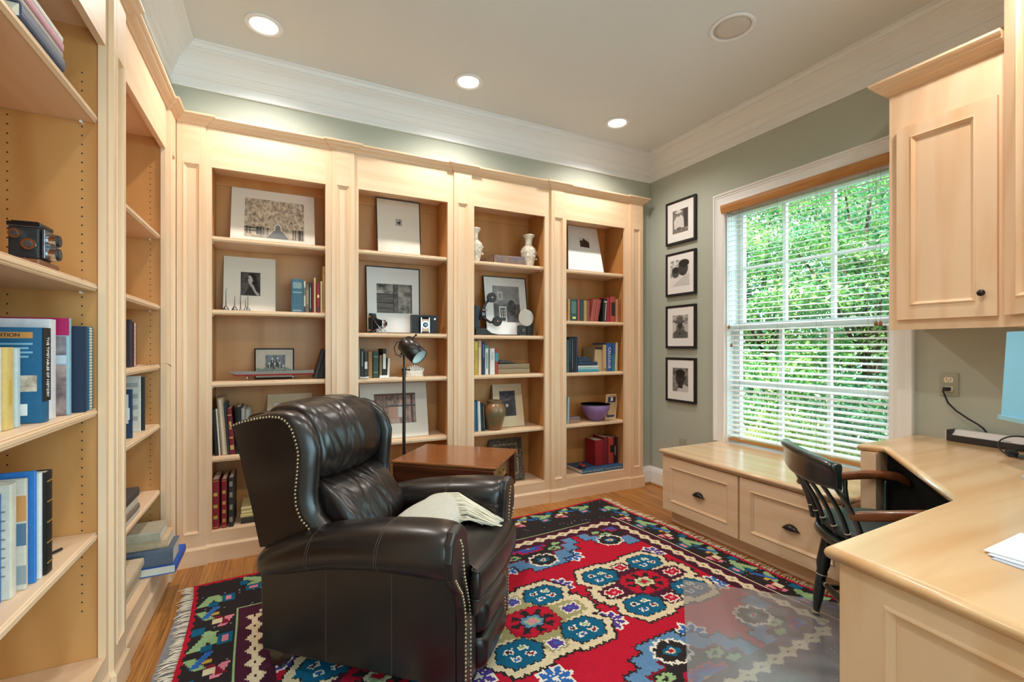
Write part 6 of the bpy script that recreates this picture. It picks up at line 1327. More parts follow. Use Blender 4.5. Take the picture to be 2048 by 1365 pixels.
# upper cupboard
UC = thing('wall_cupboard', 'maple wall cupboard with one panelled door right of the window', 'cupboard', (2.68, 0.93, 1.245))
CX0, CY0, CY1, CZ0, CZ1 = 2.52, 0.736, 1.122, 1.246, 2.336
b = MB(); b.box(CX0 + 0.02, 2.829, CY0, CY1, CZ0 + 0.012, CZ1); build('carcass', b, M_V, UC)
b = MB(); b.box(CX0, CX0 + 0.02, CY0, CY0 + 0.03, CZ0, CZ1); b.box(CX0, CX0 + 0.02, CY1 - 0.042, CY1, CZ0, CZ1); b.box(CX0, CX0 + 0.02, CY0 + 0.03, CY1 - 0.042, CZ0, CZ0 + 0.05); b.box(CX0, CX0 + 0.02, CY0 + 0.03, CY1 - 0.042, 2.14, CZ1); build('face_frame', b, M_V, UC)
b = MB(); panelled(b, fmR(CX0 - 0.019), 0.757, 1.086, 1.291, 2.157, 0.819, 1.036, 1.352, 2.106, 0.019, OGEE); dr = build('door', b, M_CAB, UC)
b = MB(); kx = CX0 - 0.019; b.lathe([(0.006, 0), (0.005, 0.010), (0.011, 0.016), (0.0135, 0.022), (0.011, 0.028), (0.0, 0.030)], (kx, 0.797, 1.383), 18, mtx=Matrix.Rotation(math.radians(-90), 4, 'Y')); build('knob', b, M_PULL, dr)
CORN2 = [(0.0, 2.326), (0.008, 2.326), (0.010, 2.334), (0.018, 2.338), (0.020, 2.343), (0.030, 2.348), (0.042, 2.360), (0.046, 2.370), (0.054, 2.374), (0.060, 2.382), (0.060, 2.392), (-0.03, 2.392), (-0.03, 2.33)]
b = MB(); b.loft(sweep([(2.829, CY1), (CX0, CY1), (CX0, 0.737)], CORN2), smooth=False); build('crown', b, M_Y, UC)
CC_ = thing('corner_cupboard', 'taller maple corner cupboard at the right edge of the photo', 'cupboard', (2.5, 0.45, 1.245))
b = MB(); b.prism([(2.829, 0.734), (2.512, 0.734), (2.200, 0.422), (2.200, 0.10), (2.829, 0.10)], 'z', 1.246, 2.62); build('carcass', b, M_V, CC_)
dg = Vector((-1, -1)).normalized(); dn = Vector((1, -1)).normalized(); c0_ = Vector((2.512, 0.734))
fmD = lambda a, z, d: Vector((c0_.x + dg.x * a + dn.x * d, c0_.y + dg.y * a + dn.y * d, z))
b = MB(); panelled(b, lambda a, z, d: fmD(a, z, d - 0.0195), 0.022, 0.42, 1.291, 2.56, 0.085, 0.355, 1.352, 2.50, 0.019, OGEE); build('door', b, M_CAB, CC_)
# wall outlet, plug and lead
OUTL = thing('wall_outlet', 'grey double wall outlet above the desk with a black plug', 'outlet', (2.828, 1.02, 0.935))
b = MB(); nosed(b, [(0.985, 0.936), (1.054, 0.936), (1.054, 1.046), (0.985, 1.046)], 0, 0.006, 0.004, 3); b.xform(Matrix(((0, 0, -1, 2.8295), (1, 0, 0, 0), (0, 1, 0, 0), (0, 0, 0, 1)))); build('plate', b, mat('outlet_sage', '#A3A291', 0.5), OUTL)
for zc in (1.012, 0.970):
    b = MB(); b.prism(rounded([(1.002, zc - 0.013), (1.037, zc - 0.013), (1.037, zc + 0.013), (1.002, zc + 0.013)], 0.010), 'x', 2.8215, 2.8236)
    for y in (1.012, 1.026): b.box(2.8210, 2.8216, y - 0.001, y + 0.001, zc, zc + 0.008, 1)
    b.box(2.8210, 2.8216, 1.0175, 1.0205, zc - 0.008, zc - 0.004, 1); build('socket', b, [mat('almond', '#E0D8C2', 0.4), M_INK], OUTL)
LEAD = thing('power_lead', 'black power lead plugged into the wall outlet and drooping behind the scanner', 'power lead', (2.80, 0.97, 0.80))
b = MB(); b.box(2.797, 2.8208, 1.010, 1.034, 0.960, 0.978); build('plug', b, M_INK, LEAD, bevel=0.004)
pth = [Vector((2.80, 1.034, 0.962))] + [onX(u, v, 2.80) for u, v in ((1889, 790), (1896, 806), (1912, 822), (1936, 838), (1955, 849), (1966, 857))] + [Vector((2.815, 0.86, 0.745))]
b = MB(); b.tube(pth, 0.0038, 8); build('cord', b, M_INK, LEAD)
oy = onX(1365, 886, 2.826); b = MB(); b.box(2.8225, 2.8292, oy.y - 0.032, oy.y + 0.032, oy.z - 0.075, oy.z + 0.035); b.box(2.8205, 2.8226, oy.y - 0.016, oy.y + 0.016, oy.z - 0.01, oy.z + 0.015)
tag(build('outlet_plate', b, MATS['outlet_sage'], bevel=0.002), 'low sage-coloured outlet plate on the wall just above the window bench end', 'outlet')
# portable scanner
sx0, sx1 = onZ(1890, 881, 0.7345), onZ(2046, 905, 0.7345)
SCN = thing('document_scanner', 'slim white and black document scanner standing at the back of the desk', 'scanner', (2.72, 0.75, 0.7345))
dv = (sx1 - sx0); dv.z = 0; Ls = dv.length; MS = frame3(sx0, dv, Vector((-dv.y, dv.x, 0)))
if MS.to_3x3().col[2].z < 0: MS = frame3(sx0, dv, Vector((dv.y, -dv.x, 0)))
b = MB(); b.box(0.004, Ls, 0.0, 0.060, 0.001, 0.030); b.box(0.004, Ls * 0.09, 0.002, 0.058, 0.030, 0.052); build('body', b.xform(MS), mat('scanner_black', '#2B2A2B', 0.45), SCN, bevel=0.003)
b = MB(); b.prism([(0.001, 0.028), (0.030, 0.053), (0.058, 0.053), (0.058, 0.028)], 'x', Ls * 0.085, Ls); build('lid', b.xform(MS), mat('scanner_white', '#DAD6D4', 0.4), SCN, bevel=0.004)
b = MB(); b.box(0.0, 0.004, 0.002, 0.058, 0.002, 0.050); build('end_cap', b.xform(MS), mat('scanner_white', '#DAD6D4', 0.4), SCN, bevel=0.002)
b = MB(); tn = Vector((0.025, 0.029)); q = Ls * 0.72
face = lambda a, t, e: Vector((a, 0.001 + 0.029 * t - e * 0.6, 0.028 + 0.025 * t + e * 0.75))
b.poly3([face(q - 0.004, 0.14, 0.001), face(q + 0.004, 0.14, 0.001), face(q, 0.34, 0.001)])
for k in range(5): b.poly3([face(q + 0.008 + k * 0.006, 0.15, 0.001), face(q + 0.0115 + k * 0.006, 0.15, 0.001), face(q + 0.0115 + k * 0.006, 0.28, 0.001), face(q + 0.008 + k * 0.006, 0.28, 0.001)])
build('maker_mark', b.xform(MS), mat('mark_grey', '#6A6668', 0.6), SCN, recalc=False)
# coiled cables, display, papers
CB = thing('cable_coil', 'coil of black cable with a grey connector on the desk in front of the scanner', 'cable', (2.3, 0.45, 0.7345))
ctr = onZ(2042, 914, 0.7345); rad = (onZ(2068, 893, 0.7345) - ctr).length
b = MB(); view = Vector((ctr.x, ctr.y, 0)).normalized(); sd = Vector((view.y, -view.x, 0))
b.tube([ctr + sd * (0.062 * math.cos(a)) - view * (0.03 - 0.02 * math.sin(a)) + Vector((0, 0, 0.042 + 0.039 * math.sin(a))) for a in [k * math.pi / 14 - 1.6 for k in range(29)]], 0.0028, 8)
b.tube([ctr + sd * (-0.02 + 0.08 * t) + view * 0.01 + Vector((0, 0, 0.018 + 0.012 * math.sin(t * 6))) for t in [k / 10 for k in range(11)]], 0.0028, 8); build('loop', b, M_INK, CB)
b = MB(); pts = ctr - view * 0.015
b.box(-0.02, 0.02, -0.010, 0.010, 0.0, 0.014); b.xform(Matrix.Translation(ctr - view * 0.05 + sd * 0.012) @ Matrix.Rotation(math.radians(-70), 4, 'Z')); build('connector', b, mat('slate_plug', '#4C525A', 0.45), CB, bevel=0.004)
b = MB(); b.box(-0.025, 0.025, -0.015, 0.015, 0.0, 0.022); b.xform(Matrix.Translation(ctr - sd * 0.025 - view * 0.01) @ Matrix.Rotation(0.5, 4, 'Z')); build('adapter', b, M_INK, CB, bevel=0.004)
DP = thing('display_panel', 'pale blue flat panel with a bottom ledge standing under the corner cupboard', 'display', (2.35, 0.5, 0.7345))
pa = onY(2012, 665, 0.72); rr_ = _ray(2002, 830); s0 = rr_ * (1.72); s1 = s0 + Vector((dg.x, dg.y, 0)) * 0.48
zb_, zt2 = EYE + rr_.z * 1.72, 1.224
bk = Vector((dn.x, dn.y, 0)) * 0.02
M_BLU = mat('pale_blue_screen', '#79BBD6', 0.35, emit='#79BBD6', estr=0.25)
b = MB(); e0 = Vector((s0.x, s0.y, zb_)); e1 = Vector((s1.x, s1.y, zb_)); f0 = Vector((s0.x, s0.y, zt2)) + bk * 0.5 + Vector((dg.x, dg.y, 0)) * 0.012; f1 = Vector((s1.x, s1.y, zt2)) + bk * 0.5
b.hexa([e0, e1, e1 + bk, e0 + bk, f0, f1, f1 + bk, f0 + bk]); build('panel', b, M_BLU, DP)
b = MB(); dz = Vector((0, 0, -0.016)); fw_ = -Vector((dn.x, dn.y, 0)) * 0.008 - Vector((dg.x, dg.y, 0)) * 0.004; b.hexa([e0 + fw_ + dz, e1 + fw_ + dz, e1 + bk + dz, e0 + bk + dz, e0 + fw_, e1 + fw_, e1 + bk, e0 + bk]); build('ledge', b, mat('pale_blue_ledge', '#8CC3D6', 0.4), DP)
b = MB(); mid = (e0 + e1) / 2 + bk * 2; b.box(mid.x - 0.03, mid.x + 0.03, mid.y - 0.03, mid.y + 0.03, 0.7345, zb_ + 0.06); b.box(mid.x - 0.10, mid.x + 0.10, mid.y - 0.08, mid.y + 0.08, 0.7345, 0.746); build('stand', b, mat('panel_stand', '#B9BCBE', 0.4), DP)
pc0, pc1, pc2 = onZ(1966.5, 1099, 0.742), onZ(2034.5, 1072.6, 0.742), onZ(2048, 1125, 0.742)
ux = (pc1 - pc0).normalized(); uy = Vector((ux.y, -ux.x, 0)); uy = uy if uy.y < 0 else -uy
for k, (rot, zz, l) in enumerate(((-9, 0.7345, 'bottom sheet of the white paper pile on the desk, skewed outwards'), (-4, 0.7366, 'middle white sheet of the paper pile on the desk'), (2, 0.7387, 'top white sheet of the paper pile on the desk'))):
    Mr = Matrix.Translation((pc0.x, pc0.y, zz)) @ Matrix.Rotation(math.radians(rot), 4, 'Z'); b = MB(); c = []
    for e in (0.0, 0.0016):
        for s_, t_ in ((0, 0), (0, 0.26), (0.20, 0.26), (0.20, 0)):
            v_ = Mr.to_3x3() @ (ux * s_ * 1.0 + uy * t_); c.append(Mr.translation + v_ + Vector((0, 0, e)) + (ux * -0.012 + uy * 0.01) * (2 - k))
    b.hexa(c); tag(build('paper_sheet', b, mat('paper_%d' % k, ('#B9C0CF', '#D3D6DD', '#E3E4E6')[k], 0.7)), l, 'paper', 'paper pile on the desk')
# ================================================================= desk chair (own frame: x forward, y left)
M_GRN = mat('black_green_lacquer', '#16201E', 0.28, col2='#0E1413', vscale=(8, 8, 8), coat=0.6)
M_ARMW = mat('cherry_arm', '#8A5230', 0.3, col2='#6E3C20', vscale=(30, 6, 30), coat=0.4)
M_RING = mat('pale_ring', '#CFC4A6', 0.5)
CH = thing('desk_chair', 'black-green captain\'s chair with brown arms pulled up to the desk', 'chair', (2.09, 0.95, 0.0), math.radians(-37.4))
CH.location.z = 0
b = MB(); rr = []
for z, k in ((0.398, 0.90), (0.404, 0.97), (0.418, 1.0), (0.430, 0.985), (0.437, 0.94), (0.436, 0.7), (0.428, 0.35), (0.426, 0.05)): rr.append([Vector((0.215 * k * math.copysign(abs(math.cos(a)) ** 0.8, math.cos(a)), (0.235 - 0.02 * (math.cos(a) < 0)) * k * math.copysign(abs(math.sin(a)) ** 0.75, math.sin(a)), z)) for a in [q * 2 * math.pi / 40 for q in range(40)]])
b.loft(rr); build('seat', b, M_GRN, CH, local=True)
b = MB(); rr = []
for z, k in ((0.4375, 0.80), (0.440, 0.90), (0.455, 0.955), (0.470, 0.94), (0.481, 0.85), (0.487, 0.6), (0.489, 0.3), (0.489, 0.04)): rr.append([Vector((0.205 * k * math.copysign(abs(math.cos(a)) ** 0.8, math.cos(a)), 0.215 * k * math.copysign(abs(math.sin(a)) ** 0.75, math.sin(a)), z)) for a in [q * 2 * math.pi / 40 for q in range(40)]])
b.loft(rr); tag(build('seat_pad', b, mat('dark_pad', '#22302F', 0.5, var=0.3, vscale=(20, 20, 20)), CH, local=True), 'dark green-black seat pad')
def crestx(y): return -0.300 + 0.62 * y * y + 1.6 * abs(y) ** 4
b = MB(); rr = []
for i in range(25):
    y = -0.232 + 0.464 * i / 24; x = crestx(y); sl = 1.24 * y + 6.4 * abs(y) ** 3 * (1 if y > 0 else -1); nx_, ny_ = 1 / math.hypot(1, sl), -sl / math.hypot(1, sl)
    q = abs(y) / 0.232; zt = 0.768 - 0.010 * q ** 3; zb2 = 0.655 + 0.012 * q ** 2; th = 0.0125 if q < 0.97 else 0.010
    prof = [(0.9, zb2), (1.0, zb2 + 0.012), (1.0, zb2 + 0.06), (1.25, zt - 0.022), (1.35, zt - 0.012), (1.0, zt - 0.002), (0.0, zt), (-1.3, zt - 0.004), (-1.9, zt - 0.014), (-1.5, zt - 0.026), (-1.0, zt - 0.04), (-1.0, zb2 + 0.01), (-0.8, zb2)]
    rr.append([Vector((x + 0.075 * (z - 0.765) * -1 * 0.9 * 0.6 + nx_ * d * th, y + ny_ * d * th, z)) for d, z in prof])
b.loft(rr); build('crest_rail', b, M_GRN, CH, local=True)
def turned(b, p0, p1, prof, n=12, m=0):
    p0, p1 = Vector(p0), Vector(p1); b.tube([p0.lerp(p1, q) for q, r in prof], [r for q, r in prof], n, m)
for y0, y1, w in ((-0.205, -0.214, 0.021), (-0.125, -0.135, 0.014), (-0.045, -0.046, 0.014), (0.045, 0.046, 0.014), (0.125, 0.135, 0.014), (0.205, 0.214, 0.021)):
    b = MB(); p0 = Vector((-0.185 + 0.10 * abs(y0) ** 1, y0, 0.425)); p1 = Vector((crestx(y1) + 0.006, y1, 0.672)); rr = []
    for i in range(9):
        q = i / 8.0; c = p0.lerp(p1, q) + Vector((0.018 * math.sin(q * math.pi), 0, 0)); ww = w * (0.6 + 0.4 * q); rr.append([c + Vector((math.cos(a) * 0.009, math.sin(a) * ww, 0)) for a in [k * math.pi / 5 for k in range(10)]])
    b.loft(rr); sp = build('back_post' if w > 0.02 else 'spindle', b, M_GRN, CH, local=True)
    b = MB(); c = p0.lerp(p1, 0.22) + Vector((0.012, 0, 0)); b.tube([c - Vector((0.0, 0, 0.002)), c + Vector((-0.001, 0, 0.002))], [w * 0.78, w * 0.78], 10); b.xform(Matrix.Translation(c) @ Matrix.Diagonal((10.2 / 1000 / (w * 0.78), 1, 1, 1)) @ Matrix.Translation(-c)); build('painted_ring', b, M_RING, sp, local=True)
for s in (-1, 1):
    b = MB(); rr = []
    for x, y, z, hw, hh in ((-0.228, 0.216, 0.572, 0.011, 0.017), (-0.17, 0.226, 0.580, 0.013, 0.018), (-0.08, 0.240, 0.592, 0.016, 0.019), (0.02, 0.250, 0.604, 0.019, 0.019), (0.11, 0.252, 0.611, 0.023, 0.018), (0.165, 0.250, 0.610, 0.026, 0.019), (0.20, 0.247, 0.600, 0.026, 0.022), (0.222, 0.245, 0.585, 0.024, 0.022), (0.230, 0.244, 0.574, 0.018, 0.014)):
        rr.append([Vector((x, s * (y + math.copysign(abs(math.cos(a)) ** .7, math.cos(a)) * hw), z + math.copysign(abs(math.sin(a)) ** .7, math.sin(a)) * hh)) for a in [k * math.pi / 8 for k in range(16)]])
    b.loft(rr); build('arm', b, M_ARMW, CH, local=True, subsurf=1)
    for x0, x1 in ((0.115, 0.14), (-0.03, -0.02)):
        b = MB(); turned(b, (x0, s * 0.205, 0.425), (x1, s * 0.247, 0.600), [(0, .010), (.12, .013), (.3, .016), (.5, .012), (.7, .009), (.85, .011), (1, .009)]); build('arm_post', b, M_GRN, CH, local=True)
    for x0, x1 in ((0.135, 0.165), (-0.130, -0.165)):
        b = MB(); turned(b, (x0, s * 0.140, 0.405), (x1, s * 0.175, 0.0175), [(0, .015), (.1, .020), (.3, .024), (.42, .026), (.5, .019), (.53, .022), (.56, .018), (.75, .021), (.92, .014), (1, .012)], 14); lg = build('leg', b, M_GRN, CH, local=True)
        b = MB(); P0, P1 = Vector((x0, s * 0.140, 0.405)), Vector((x1, s * 0.175, 0.0175)); b.cyl(P0.lerp(P1, .525), P0.lerp(P1, .535), 0.0228, n=14); b.cyl(P0.lerp(P1, .965), P0.lerp(P1, .985), 0.0140, n=14); build('painted_ring', b, M_RING, lg, local=True)
def legp(x0, x1, s, q): return Vector((x0, s * 0.140, 0.405)).lerp(Vector((x1, s * 0.175, 0.0175)), q)
SPR = [(0, .008), (.15, .010), (.5, .015), (.85, .010), (1, .008)]
for s in (-1, 1):
    b = MB(); turned(b, legp(0.135, 0.165, s, .68), legp(-0.130, -0.165, s, .68), SPR); build('stretcher', b, M_GRN, CH, local=True)
for x0, x1, q in ((0.135, 0.165, .6), (-0.130, -0.165, .6)):
    b = MB(); turned(b, legp(x0, x1, -1, q), legp(x0, x1, 1, q), SPR); st = build('stretcher', b, M_GRN, CH, local=True)
    b = MB(); A2, B2 = legp(x0, x1, -1, q), legp(x0, x1, 1, q)
    for t in (.16, .84): b.cyl(A2.lerp(B2, t - .006), A2.lerp(B2, t + .006), 0.0112, n=12)
    build('painted_ring', b, M_RING, st, local=True)
# ================================================================= window, blind and garden
b = MB(); prof = [(0.0, 0.0), (0.0, 0.016), (0.010, 0.019), (0.018, 0.016), (0.024, 0.014), (0.060, 0.014), (0.066, 0.018), (0.074, 0.018), (0.078, 0.024), (0.088, 0.026), (0.092, 0.022), (0.092, 0.0)]
def cas(y, z, sy, sz): return [Vector((XR - d, y + sy * w, z + sz * w)) for w, d in prof]
y0, y1, zt = 1.245, 2.245, 2.172
b.loft([cas(y1, 0.490, 1, 0), cas(y1, zt, 1, 1), cas(y0, zt, -1, 1), cas(y0, 0.490, -1, 0)], smooth=False)
WIN = struct('window_1', b, M_WHITE)
b = MB(); b.box(2.8305, 2.9995, 1.2455, 1.262, 0.44, 2.18); b.box(2.8305, 2.9995, 2.235, 2.2515, 0.44, 2.18); b.box(2.8305, 2.9995, 1.262, 2.235, 2.165, 2.1795); b.box(2.8305, 2.9995, 1.262, 2.235, 0.4405, 0.489)
build('jamb', b, M_WHITE, WIN)
def sash(nm, x0, x1, z0, z1, gz0, gz1):
    gy0, gy1, a, c = 1.305, 2.195, 1.263, 2.234; b = MB()
    b.box(x0, x1, a, gy0, z0, z1); b.box(x0, x1, gy1, c, z0, z1); b.box(x0, x1, gy0, gy1, z0, gz0); b.box(x0, x1, gy0, gy1, gz1, z1)
    for k in (1, 2):
        y = gy0 + (gy1 - gy0) * k / 3; b.box(x0 + 0.004, x1 - 0.004, y - 0.011, y + 0.011, gz0, gz1)
    zm = (gz0 + gz1) / 2; b.box(x0 + 0.0045, x1 - 0.0045, gy0, gy1, zm - 0.011, zm + 0.011)
    s = build(nm, b, M_WHITE, WIN)
    b = MB(); xm = (x0 + x1) / 2; b.box(xm - 0.0015, xm + 0.0015, gy0, gy1, gz0, gz1); build('glass', b, M_GLASS, s)
mg_ = bpy.data.materials.new('window_glass'); mg_.use_nodes = True; nt = mg_.node_tree; nt.nodes.remove(nt.nodes['Principled BSDF']); out = nt.nodes['Material Output']
tr = nt.nodes.new('ShaderNodeBsdfTransparent'); tr.inputs['Color'].default_value = (0.95, 0.985, 0.98, 1); gl = nt.nodes.new('ShaderNodeBsdfGlossy'); gl.inputs['Roughness'].default_value = 0.02
lw = nt.nodes.new('ShaderNodeLayerWeight'); lw.inputs['Blend'].default_value = 0.5; pw = nt.nodes.new('ShaderNodeMath'); pw.operation = 'POWER'; pw.inputs[1].default_value = 5.0; fr = nt.nodes.new('ShaderNodeMath'); fr.operation = 'MULTIPLY_ADD'; fr.inputs[1].default_value = 0.9; fr.inputs[2].default_value = 0.035; nt.links.new(lw.outputs['Facing'], pw.inputs[0]); nt.links.new(pw.outputs[0], fr.inputs[0]); mx = nt.nodes.new('ShaderNodeMixShader'); nt.links.new(fr.outputs[0], mx.inputs[0]); nt.links.new(tr.outputs[0], mx.inputs[1]); nt.links.new(gl.outputs[0], mx.inputs[2]); nt.links.new(mx.outputs[0], out.inputs['Surface'])
M_GLASS = mg_
sash('lower_sash', 2.908, 2.942, 0.489, 1.335, 0.53, 1.295); sash('upper_sash', 2.948, 2.982, 1.298, 2.165, 1.342, 2.112)
# wooden blind
BL = thing('window_blind', 'open white slatted blind with a wooden valance in the window', 'blind', (2.86, 1.75, 0.50))
M_BW = mat('blind_white', '#EDEAE6', 0.45); M_HON = mat('honey_wood', '#C08A4E', 0.4, col2='#AE7338', vscale=(40, 4, 40))
b = MB(); rr = []
for y in (1.250, 2.262): rr.append([Vector((x, y, z)) for x, z in ((2.800, 2.176), (2.792, 2.170), (2.792, 2.150), (2.797, 2.130), (2.803, 2.116), (2.808, 2.116), (2.808, 2.176))])
b.loft(rr, smooth=False); build('valance', b, M_HON, BL)
b = MB(); b.box(2.836, 2.886, 1.266, 2.231, 2.108, 2.150); build('head_rail', b, M_BW, BL)
b = MB(); z = 0.548; n = 0
while z < 2.10:
    rr = []
    for y in (1.268, 2.229): rr.append([Vector((2.861 + dx, y, z + dx * 0.19 + 0.0030 * (1 - (dx / 0.024) ** 2) + dz)) for dx, dz in ((-0.024, 0), (-0.012, 0), (0, 0), (0.012, 0), (0.024, 0), (0.024, -0.0028), (0.012, -0.0028), (0, -0.0028), (-0.012, -0.0028), (-0.024, -0.0028))])
    b.loft(rr, smooth=False); z += 0.0352
build('slats', b, M_BW, BL)
b = MB(); b.box(2.838, 2.884, 1.268, 2.229, 0.510, 0.528); build('bottom_rail', b, M_HON, BL, bevel=0.004)
b = MB()
for y in (1.36, 1.63, 1.87, 2.14):
    for x in (2.8355, 2.8865): b.cyl((x, y, 0.515), (x, y, 2.12), 0.0007, n=4)
build('ladder_cord', b, mat('cord_grey', '#8F8F88', 0.7), BL)
for (u, v), l in (((1458, 655), 0), ((1463, 691), 0), ((1752, 648), 1), ((1761, 648), 1)):
    p = onX(u, v, 2.826); b = MB(); b.cyl(p + Vector((0, 0, 0.014)), Vector((2.826, p.y, 2.115)), 0.0008, n=5); build('lift_cord', b, MATS['cord_grey'], BL)
    b = MB(); b.lathe([(0.003, 0.016), (0.008, 0.006), (0.009, -0.010), (0.0, -0.012)], p, 10); build('tassel', b, mat('tassel_wood', '#9A6A42', 0.5), BL)
# garden: ground cover, shrubs and trees, each built where it stands beyond the window
def leafmat(name, c1, c2):
    m = bpy.data.materials.new(name); m.use_nodes = True; nt = m.node_tree; nt.nodes.remove(nt.nodes['Principled BSDF']); out = nt.nodes['Material Output']
    tc = nt.nodes.new('ShaderNodeTexCoord'); nz = nt.nodes.new('ShaderNodeTexNoise'); nz.inputs['Scale'].default_value = 3.3; nz.inputs['Detail'].default_value = 6; nt.links.new(tc.outputs['Object'], nz.inputs['Vector'])
    rp = nt.nodes.new('ShaderNodeValToRGB'); rp.color_ramp.elements[0].position = 0.38; rp.color_ramp.elements[0].color = lin(c2); rp.color_ramp.elements[1].position = 0.6; rp.color_ramp.elements[1].color = lin(c1); nt.links.new(nz.outputs['Fac'], rp.inputs['Fac'])
    df = nt.nodes.new('ShaderNodeBsdfDiffuse'); tl = nt.nodes.new('ShaderNodeBsdfTranslucent'); nt.links.new(rp.outputs['Color'], df.inputs['Color']); nt.links.new(rp.outputs['Color'], tl.inputs['Color'])
    gl = nt.nodes.new('ShaderNodeBsdfGlossy'); gl.inputs['Roughness'].default_value = 0.35; m1 = nt.nodes.new('ShaderNodeMixShader'); m1.inputs[0].default_value = 0.35; nt.links.new(df.outputs[0], m1.inputs[1]); nt.links.new(tl.outputs[0], m1.inputs[2])
    m2 = nt.nodes.new('ShaderNodeMixShader'); m2.inputs[0].default_value = 0.07; nt.links.new(m1.outputs[0], m2.inputs[1]); nt.links.new(gl.outputs[0], m2.inputs[2]); nt.links.new(m2.outputs[0], out.inputs['Surface']); return m
LF = [leafmat('leaf_bright', '#96C46A', '#2F7F4A'), leafmat('leaf_cool', '#5FB08A', '#1F6A52'), leafmat('leaf_yellow', '#D9E08A', '#86A850'), leafmat('leaf_deep', '#4F8A54', '#1E4A34')]
M_BARK = mat('bark', '#4A4036', 0.9, var=0.4, vscale=(20, 20, 4))
def leaves(name, centres, n, size, mt, parent, seed, flatn=0.5):
    r = np.random.RandomState(seed); cs = np.array(centres, dtype=float); k = r.randint(0, len(cs), n)
    d = r.normal(size=(n, 3)); d /= np.linalg.norm(d, axis=1, keepdims=True); rad = r.rand(n, 1) ** 0.45
    P_ = cs[k, :3] + d * rad * cs[k, 3:6]
    nrm = d * (1 - flatn) + np.array([0, 0, 1.0]) * flatn + r.normal(size=(n, 3)) * 0.45; nrm /= np.linalg.norm(nrm, axis=1, keepdims=True)
    t = np.cross(nrm, r.normal(size=(n, 3))); t /= np.linalg.norm(t, axis=1, keepdims=True); bt = np.cross(nrm, t)
    s = size * (0.6 + 0.8 * r.rand(n, 1)); V_ = np.stack([P_ - t * s, P_ - bt * s * 0.42 - t * s * 0.1, P_ + t * s, P_ + bt * s * 0.42 - t * s * 0.1], 1).reshape(-1, 3)
    W = np.array(WM[parent.name].translation) if parent else np.array(centres[0][:3]); V_ = V_ - W
    me = bpy.data.meshes.new(name); me.vertices.add(n * 4); me.vertices.foreach_set('co', V_.ravel().astype(np.float32)); me.loops.add(n * 4); me.polygons.add(n)
    me.loops.foreach_set('vertex_index', np.arange(n * 4, dtype=np.int32)); me.polygons.foreach_set('loop_start', np.arange(0, n * 4, 4, dtype=np.int32)); me.update(calc_edges=True); me.materials.append(mt)
    o = bpy.data.objects.new(name, me); COL.objects.link(o)
    if parent: o.parent = parent; WM[o.name] = WM[parent.name]
    else: o.location = W
    return o
GZ = -0.45
b = MB(); b.box(3.25, 26, -14, 26, GZ - 0.2, GZ); struct('ground', b, mat('soil', '#6B6448', 0.95, col2='#4A5532', vscale=(3, 3, 3)))
o = leaves('ivy', [(4.6 + 0.55 * i, 1.0 + 0.75 * j, GZ + 0.16, 0.5, 0.6, 0.15) for i in range(5) for j in range(8)], 14000, 0.04, LF[2], None, 3, 0.8)
tag(o, 'pale yellow-green ground cover below the window', 'ground cover', kind='stuff')
def tree(x, y, h, clumps, n, size, mt, label, seed, cat='tree', trunk=0.07):
    t = thing('garden_tree' if cat == 'tree' else 'garden_shrub', label, cat, (x, y, GZ)); r = random.Random(seed)
    b = MB(); b.tube([(x, y, GZ), (x + 0.05, y - 0.03, GZ + h * 0.35), (x - 0.04, y + 0.06, GZ + h * 0.7), (x, y, GZ + h * 0.95)], [trunk, trunk * .8, trunk * .5, trunk * .2], 8)
    for c in clumps: b.tube([(x, y, GZ + h * 0.35), ((x + c[0]) / 2, (y + c[1]) / 2, (GZ + h * 0.4 + c[2]) / 2 + 0.1), tuple(c[:3])], [trunk * .4, trunk * .25, trunk * .1], 6)
    build('trunk', b, M_BARK, t); leaves('foliage', clumps, n, size, mt, t, seed)
def cl(x, y, z0, z1, k, sp, rx, rz, seed):
    r = random.Random(seed); return [(x + (r.random() - .5) * sp, y + (r.random() - .5) * sp, z0 + (z1 - z0) * i / max(1, k - 1), rx * (0.7 + .6 * r.random()), rx * (0.7 + .6 * r.random()), rz * (0.7 + .6 * r.random())) for i in range(k)]
tree(6.3, 3.0, 3.6, cl(6.3, 3.0, 0.9, 3.3, 12, 1.5, 0.75, 0.24, 1), 17000, 0.034, LF[0], 'layered bright green tree outside, straight through the right of the window', 11)
tree(6.8, 4.6, 3.8, cl(6.8, 4.6, 0.8, 3.5, 13, 1.7, 0.8, 0.24, 2), 18000, 0.034, LF[0], 'layered bright green tree outside, through the left of the window', 12)
tree(8.2, 3.8, 4.4, cl(8.2, 3.8, 0.4, 4.0, 13, 2.0, 0.95, 0.4, 3), 15000, 0.045, LF[1], 'cool green tree outside, behind the two layered trees', 13)
tree(8.8, 6.4, 4.7, cl(8.8, 6.4, 0.2, 4.3, 13, 2.2, 1.0, 0.45, 4), 13000, 0.05, LF[1], 'cool green tree outside at the far left of the window view', 14)
tree(9.4, 2.2, 4.8, cl(9.4, 2.2, 0.2, 4.4, 13, 2.2, 1.0, 0.45, 5), 13000, 0.05, LF[3], 'deep green tree outside at the right, behind the cupboard side', 15)
tree(11.5, 5.2, 5.5, cl(11.5, 5.2, 0.0, 5.0, 14, 3.6, 1.5, 0.7, 6), 12000, 0.075, LF[3], 'tall deep green tree farthest back in the window view', 16)
tree(5.6, 2.6, 1.5, cl(5.6, 2.6, -0.1, 0.9, 5, 0.9, 0.55, 0.3, 7), 6000, 0.028, LF[3], 'low dark shrub outside, right of the window centre', 17, 'shrub', 0.03)
